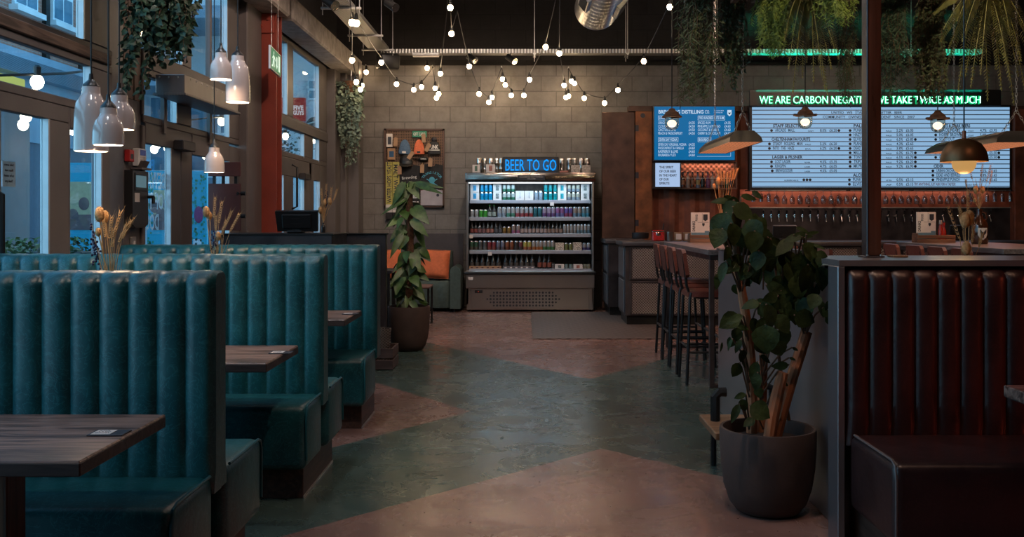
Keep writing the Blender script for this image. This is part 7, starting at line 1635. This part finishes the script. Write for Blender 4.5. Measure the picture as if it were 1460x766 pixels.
dried('dried grasses and buff seed heads standing in the brown flagon', (c.x, 9.4, TT+.33), .06, [(D(1391, 271, d), .030), (D(1401, 271, d+.03), .026), (D(1390, 286, d), .018)], [(D(1386, 255, d), .16, -.2), (D(1398, 256, d), .15, .1), (D(1407, 258, d), .16, .25), (D(1411, 262, d), .13, .2), (D(1378, 268, d), .08, -.1)], [D(1383, 268, d), D(1384, 276, d)], holder=False, seed=12)
d = 10.0; cc = D(1030, 345, d)
dried('pale bleached dried reeds before the spirit bottles, on the left high table', (cc.x, d, 1.295), .10, [(D(1024, 258, d), .028), (D(1018, 266, d), .022)], [(D(1026+3.4*k, 262-2*abs(k-3), d), .12, -.25+.1*k) for k in range(7)], [], holder=True, seed=14)
r = thing('booth_table', 'wooden booth table hidden behind the oxblood bench under the dried teasels', 'table', (2.5, 5.6, 0)); MB().box(1.7, 3.4, 5.25, 5.9, .70, .74, .004).obj('tabletop', M['tabletop'], r, smooth=.3); MB().box(2.46, 2.54, 5.53, 5.62, .02, .70).obj('leg', M['table_leg'], r, smooth=0); MB().box(2.2, 2.8, 5.35, 5.8, 0, .02).obj('foot_plate', M['black_metal'], r, smooth=0)
d = 5.55
dried('dried teasels and wheat rising behind the oxblood bench, right of the square post', (D(1379, 0, d).x, d, .94), .05, [(D(1376, 314, d), .034), (D(1382, 311, d+.05), .034), (D(1378, 354, d-.03), .030)], [(D(1368, 340, d), .20, -.35), (D(1380, 306, d), .14, 0), (D(1372, 318, d), .10, -.2), (D(1386, 345, d), .09, .1), (D(1396, 352, d), .08, .2)], [], holder=True, seed=16)

# ---------------------------------------------------------------- heaters and pendants over the high tables
def heater(label, xc, ya, yb2, z, w=.30, fan=.0):
    r = thing('hanging_heater', label, 'heater', (xc, (ya+yb2)/2, z), 'hanging heaters'); h = .11; tw = w*.54
    prof = lambda k: [(xc-w/2*k, 0), (xc+w/2*k, 0), (xc+tw/2, h), (xc-tw/2, h)]
    q = MB(); y0, y1 = ya, yb2
    A = [(xc-w/2, y0, z), (xc+w/2, y0, z), (xc+w*.46, y0+.02, z+h*.45), (xc+tw/2, y0+.05, z+h), (xc-tw/2, y0+.05, z+h), (xc-w*.46, y0+.02, z+h*.45)]
    B = [(a, y1-(b-y0), c_) for a, b, c_ in A]; q.add(A+B, [(1, 2, 8, 7), (2, 3, 9, 8), (3, 4, 10, 9), (4, 5, 11, 10), (5, 0, 6, 11), (0, 1, 2, 3, 4, 5), (6, 7, 8, 9, 10, 11)])
    q.obj('hood', M['heater_hood'], r, smooth=.3)
    MB().box(xc-w/2+.012, xc+w/2-.012, y0+.02, y1-.02, z+.0005, z+.008).obj('glowing_element', M['heat'], r, smooth=0)
    q = MB(); n = int((y1-y0)/.085)
    for i in range(n): y = y0+.03+i*(y1-y0-.06)/(n-1); q.box(xc-w/2+.006, xc+w/2-.006, y-.003, y+.003, z-.0004, z+.0004)
    for i in range(9): x = xc-w/2+.02+i*(w-.04)/8; q.box(x-.003, x+.003, y0+.01, y1-.01, z-.0008, z-.0004)
    q.obj('guard', M['heater_guard'], r, smooth=0)
    q = MB(); m_ = 5
    for i in range(m_):
        u0 = y0+.10+(y1-y0-.2)*i/m_; u1 = u0+(y1-y0-.2)/m_-.06
        for sg in (-1, 1): q.add([(xc+sg*(tw/2+.002), u0, z+h-.001), (xc+sg*(tw/2+.002), u1, z+h-.001), (xc+sg*(w*.49*.5+tw*.25+.006), u1, z+h*.72), (xc+sg*(w*.49*.5+tw*.25+.006), u0, z+h*.72)], [(0, 1, 2, 3)])
    q.obj('top_vents', M['galv'], r, smooth=0)
    for y in (y0+.15, y1-.15):
        ch = MB(); apex = Vector((xc, y, z+h+.20))
        def chain(p, q2):
            p, q2 = Vector(p), Vector(q2); L_ = (q2-p).length; n = max(2, int(L_/.034)); dv = (q2-p)/n; t = dv.normalized(); s1 = t.orthogonal().normalized(); s2 = t.cross(s1)
            for i in range(n):
                c_ = p+dv*(i+.5); sd = s1 if i % 2 else s2; l2 = dv.length*.62
                ch.tube([c_-t*l2, c_-t*l2*.6+sd*.009, c_+t*l2*.6+sd*.009, c_+t*l2, c_+t*l2*.6-sd*.009, c_-t*l2*.6-sd*.009, c_-t*l2], .003, 4, False)
        chain((xc-tw/2+.01, y, z+h), apex); chain((xc+tw/2-.01, y, z+h), apex); chain(apex, (xc, y, 5.2)); ch.obj('chain', M['galv'], r)
    return r
M['heater_hood'] = mat('dull_aluminium_hood', (.10, .080, .072), .45, .7, .12, 10); M['heater_guard'] = mat('dark_guard_wire', (.16, .07, .045), .5, .6, .1)
def heat_light(r, L_, e=9, c=(1, .30, .12)):
    lo = light('AREA', 'heater_glow', (0, 0, -.012), e, c, .1, (0, 0, 0)); lo.data.shape = 'RECTANGLE'; lo.data.size = .26; lo.data.size_y = L_; lo.data.spread = 2.6; lo.parent = r
heat_light(heater('long grey heater with a glowing orange underside over the left high table', 2.03, 9.05, 10.7, 2.045, .31), 1.5)
heat_light(heater('long dark heater over the right high table, behind the brass dome lamp', 4.62, 9.1, 10.75, 2.045, .52), 1.5)
heat_light(heater('long heater to the right of the oxblood booth, outside the frame', 4.3, 1.5, 3.1, 2.1, .40), 1.4, 85, (1, .12, .055))
for k, (px, py, lab) in enumerate(((958, 186, 'left caged glass pendant in front of the blue screen'), (1148, 184, 'middle caged glass pendant in front of the lightbox menu'), (1337, 189, 'right caged glass pendant in front of the lightbox menu'))):
    d_ = 9.7; c = PX(px, py, d_); r = thing('bulkhead_pendant', lab, 'pendant lamp', c, 'rusty bulkhead pendants'); s_ = .0069
    MB().lathe([(0, 0), (.028, .003), (.052, .018), (.066, .045), (.070, .075), (.070, .135), (.067, .135), (.067, .075), (.063, .047), (.050, .021), (0, .006)], c, 24).obj('glass_jar', M['jar_glass'], r, smooth=1.0)
    MB().lathe([(.066, .128), (.074, .130), (.098, .128), (.100, .138), (.078, .150), (.066, .175), (.038, .195), (.026, .215), (.0, .22)], c, 24).obj('lamp_cap', M['rusty_cap'], r, smooth=.5)
    if k: 
        for sg in (-1, 1): MB().box(c.x+sg*.10-.015, c.x+sg*.10+.015, c.y-.02, c.y+.02, c.z+.128, c.z+.15, .004).obj('lug', M['rusty_cap'], r, smooth=.4)
    MB().sphere(c+Vector((0, 0, .068)), .046, 14, 10, (1, 1, .8)).obj('bulb', M['bulb_jar'], r)
    MB().tube([c+Vector((0, 0, .21)), (c.x, c.y, 5.2)], .006, 6).obj('cord', M['black'], r)
    lo = light('POINT', 'bulkhead_light', (0, -.0, .03), 5, (1, .72, .46), .05); lo.parent = r
M_ = M
# brass dome pendant over the bench
d_ = 5.05; c = PX(1374.5, 231, d_); r = thing('dome_pendant', 'brown brass dome pendant with an amber globe hanging in front of the right heater', 'pendant lamp', c)
R = .116; MB().lathe([(R, 0), (R*1.0, .004), (R*.985, .024), (R*.90, .058), (R*.72, .090), (R*.46, .110), (R*.2, .120), (.012, .122), (0, .122)], c, 36).obj('dome', M['brass'], r, smooth=1.0)
MB().lathe([(R-.001, .0), (R-.006, .004), (R*.95, .024), (R*.86, .056), (R*.68, .085), (R*.4, .104), (0, .112)], c, 36).obj('dome_lining', mat('tan_lining', (.55, .30, .13), .6), r, smooth=1.0)
MB().lathe([(0, -.062), (.022, -.060), (.042, -.048), (.056, -.026), (.060, -.002), (.050, .025), (0, .035)], c, 28).obj('globe', M['globe'], r, smooth=1.0)
MB().cyl(c+Vector((0, 0, .12)), c+Vector((0, 0, .16)), .010, n=10).obj('ferrule', M['copper'], r); MB().cyl(c+Vector((0, 0, .15)), (c.x, c.y, 5.2), .004, n=6).obj('cord', M['black'], r)
lo = light('POINT', 'dome_light', (0, 0, -.09), 1.2, (1, .6, .28), .04); lo.parent = r

# ================================================================== oxblood booth, its end wall and post
r = thing('oxblood_bench', 'dark oxblood leather booth bench with tall channelled back at the front right', 'booth bench', (2.3, 3.9, 0))
b = MB(); sweep_channels(b, back_path(4.0, .12, .42, 1.142, 1), 1.305, 3.35, .0945, .020, True, 8, .03); b.obj('backrest', M['oxblood'], r, smooth=1.0)
s = MB(); cushion(s, 1.32, 3.35, 3.52, 4.02, .16, .465); so = s.obj('seat', M['oxblood'], r, smooth=1.0)
MB().tube([(1.332, 3.53, .20), (1.332, 3.528, .40), (1.332, 3.54, .452), (1.332, 3.57, .466), (1.332, 3.98, .466)], .006, 6).obj('piping', mat('worn_piping', (.10, .075, .07), .4), so)
MB().box(1.36, 3.35, 3.62, 4.1, 0, .165).obj('plinth', M['maroon_wood'], r, smooth=0)
r = thing('steel_divider', 'low brushed steel wall with a dark capping, ending the oxblood booth beside the potted shrub', 'partition', (1.35, 5.4, 0))
MB().box(1.345, 1.42, 4.13, 6.87, 0, 1.12, .004).box(1.30, 3.4, 4.125, 4.22, 0, 1.15, .003).box(1.27, 1.30, 4.0, 4.13, .0, 1.15, .003).obj('steel_panels', M['steel_panel'], r, smooth=.3)
MB().box(1.335, 1.44, 4.4, 6.89, 1.12, 1.135, .003).obj('side_capping', M['steel_dark'], r, smooth=.3)
M['cap'] = mat('grey_brown_capping', (.16, .135, .13), .30, .3, .15, 6)
MB().prism([(1.275, 4.0), (3.45, 4.0), (3.45, 4.50), (1.40, 4.50), (1.275, 4.40)], 'z', 1.151, 1.175).obj('capping', M['cap'], r, smooth=0)
r = thing('square_post', 'square rusty steel post standing on the capping of the oxblood booth', 'post', (1.52, 4.3, 1.175))
a = PX(1235.5, 0, 4.28).x; b_ = PX(1257, 0, 4.28).x
M['post_rust'] = mat('brown_rusted_post', (.165, .072, .045), .36, .6, .3, 5, .05, 20, rvary=.1, stretch=(6, 6, .4))
MB().box(a+.006, b_, 4.28, 4.34, 1.182, 5.2, .006, 2).obj('tube', M['post_rust'], r, smooth=.4)
MB().box(a, a+.008, 4.276, 4.344, 1.182, 5.2, .003).obj('steel_flange', M['steel_dark'], r, smooth=.4)
MB().box(a-.012, b_+.008, 4.26, 4.36, 1.1755, 1.182, .002).obj('base_plate', M['steel_dark'], r, smooth=.4)
for x in (a+.0, b_-.006): MB().cyl((x, 4.268, 1.182), (x, 4.268, 1.188), .006, n=6).obj('bolt', M['galv'], r)
c = PX(1280, 366, 4.32); tag(MB().box(c.x-.032, c.x+.032, 4.28, 4.36, 1.1752, 1.183, .002).obj('beer_mat', M['oak'], None, (c.x, 4.32, 1.1752)), 'small wooden coaster lying on the capping just right of the square post', 'coaster')
table('wooden booth table at the right edge of the frame before the oxblood bench', 1.765, 3.2, 2.95, 3.63, .73, .045, 'booth tables', ((2.45, 3.28),))
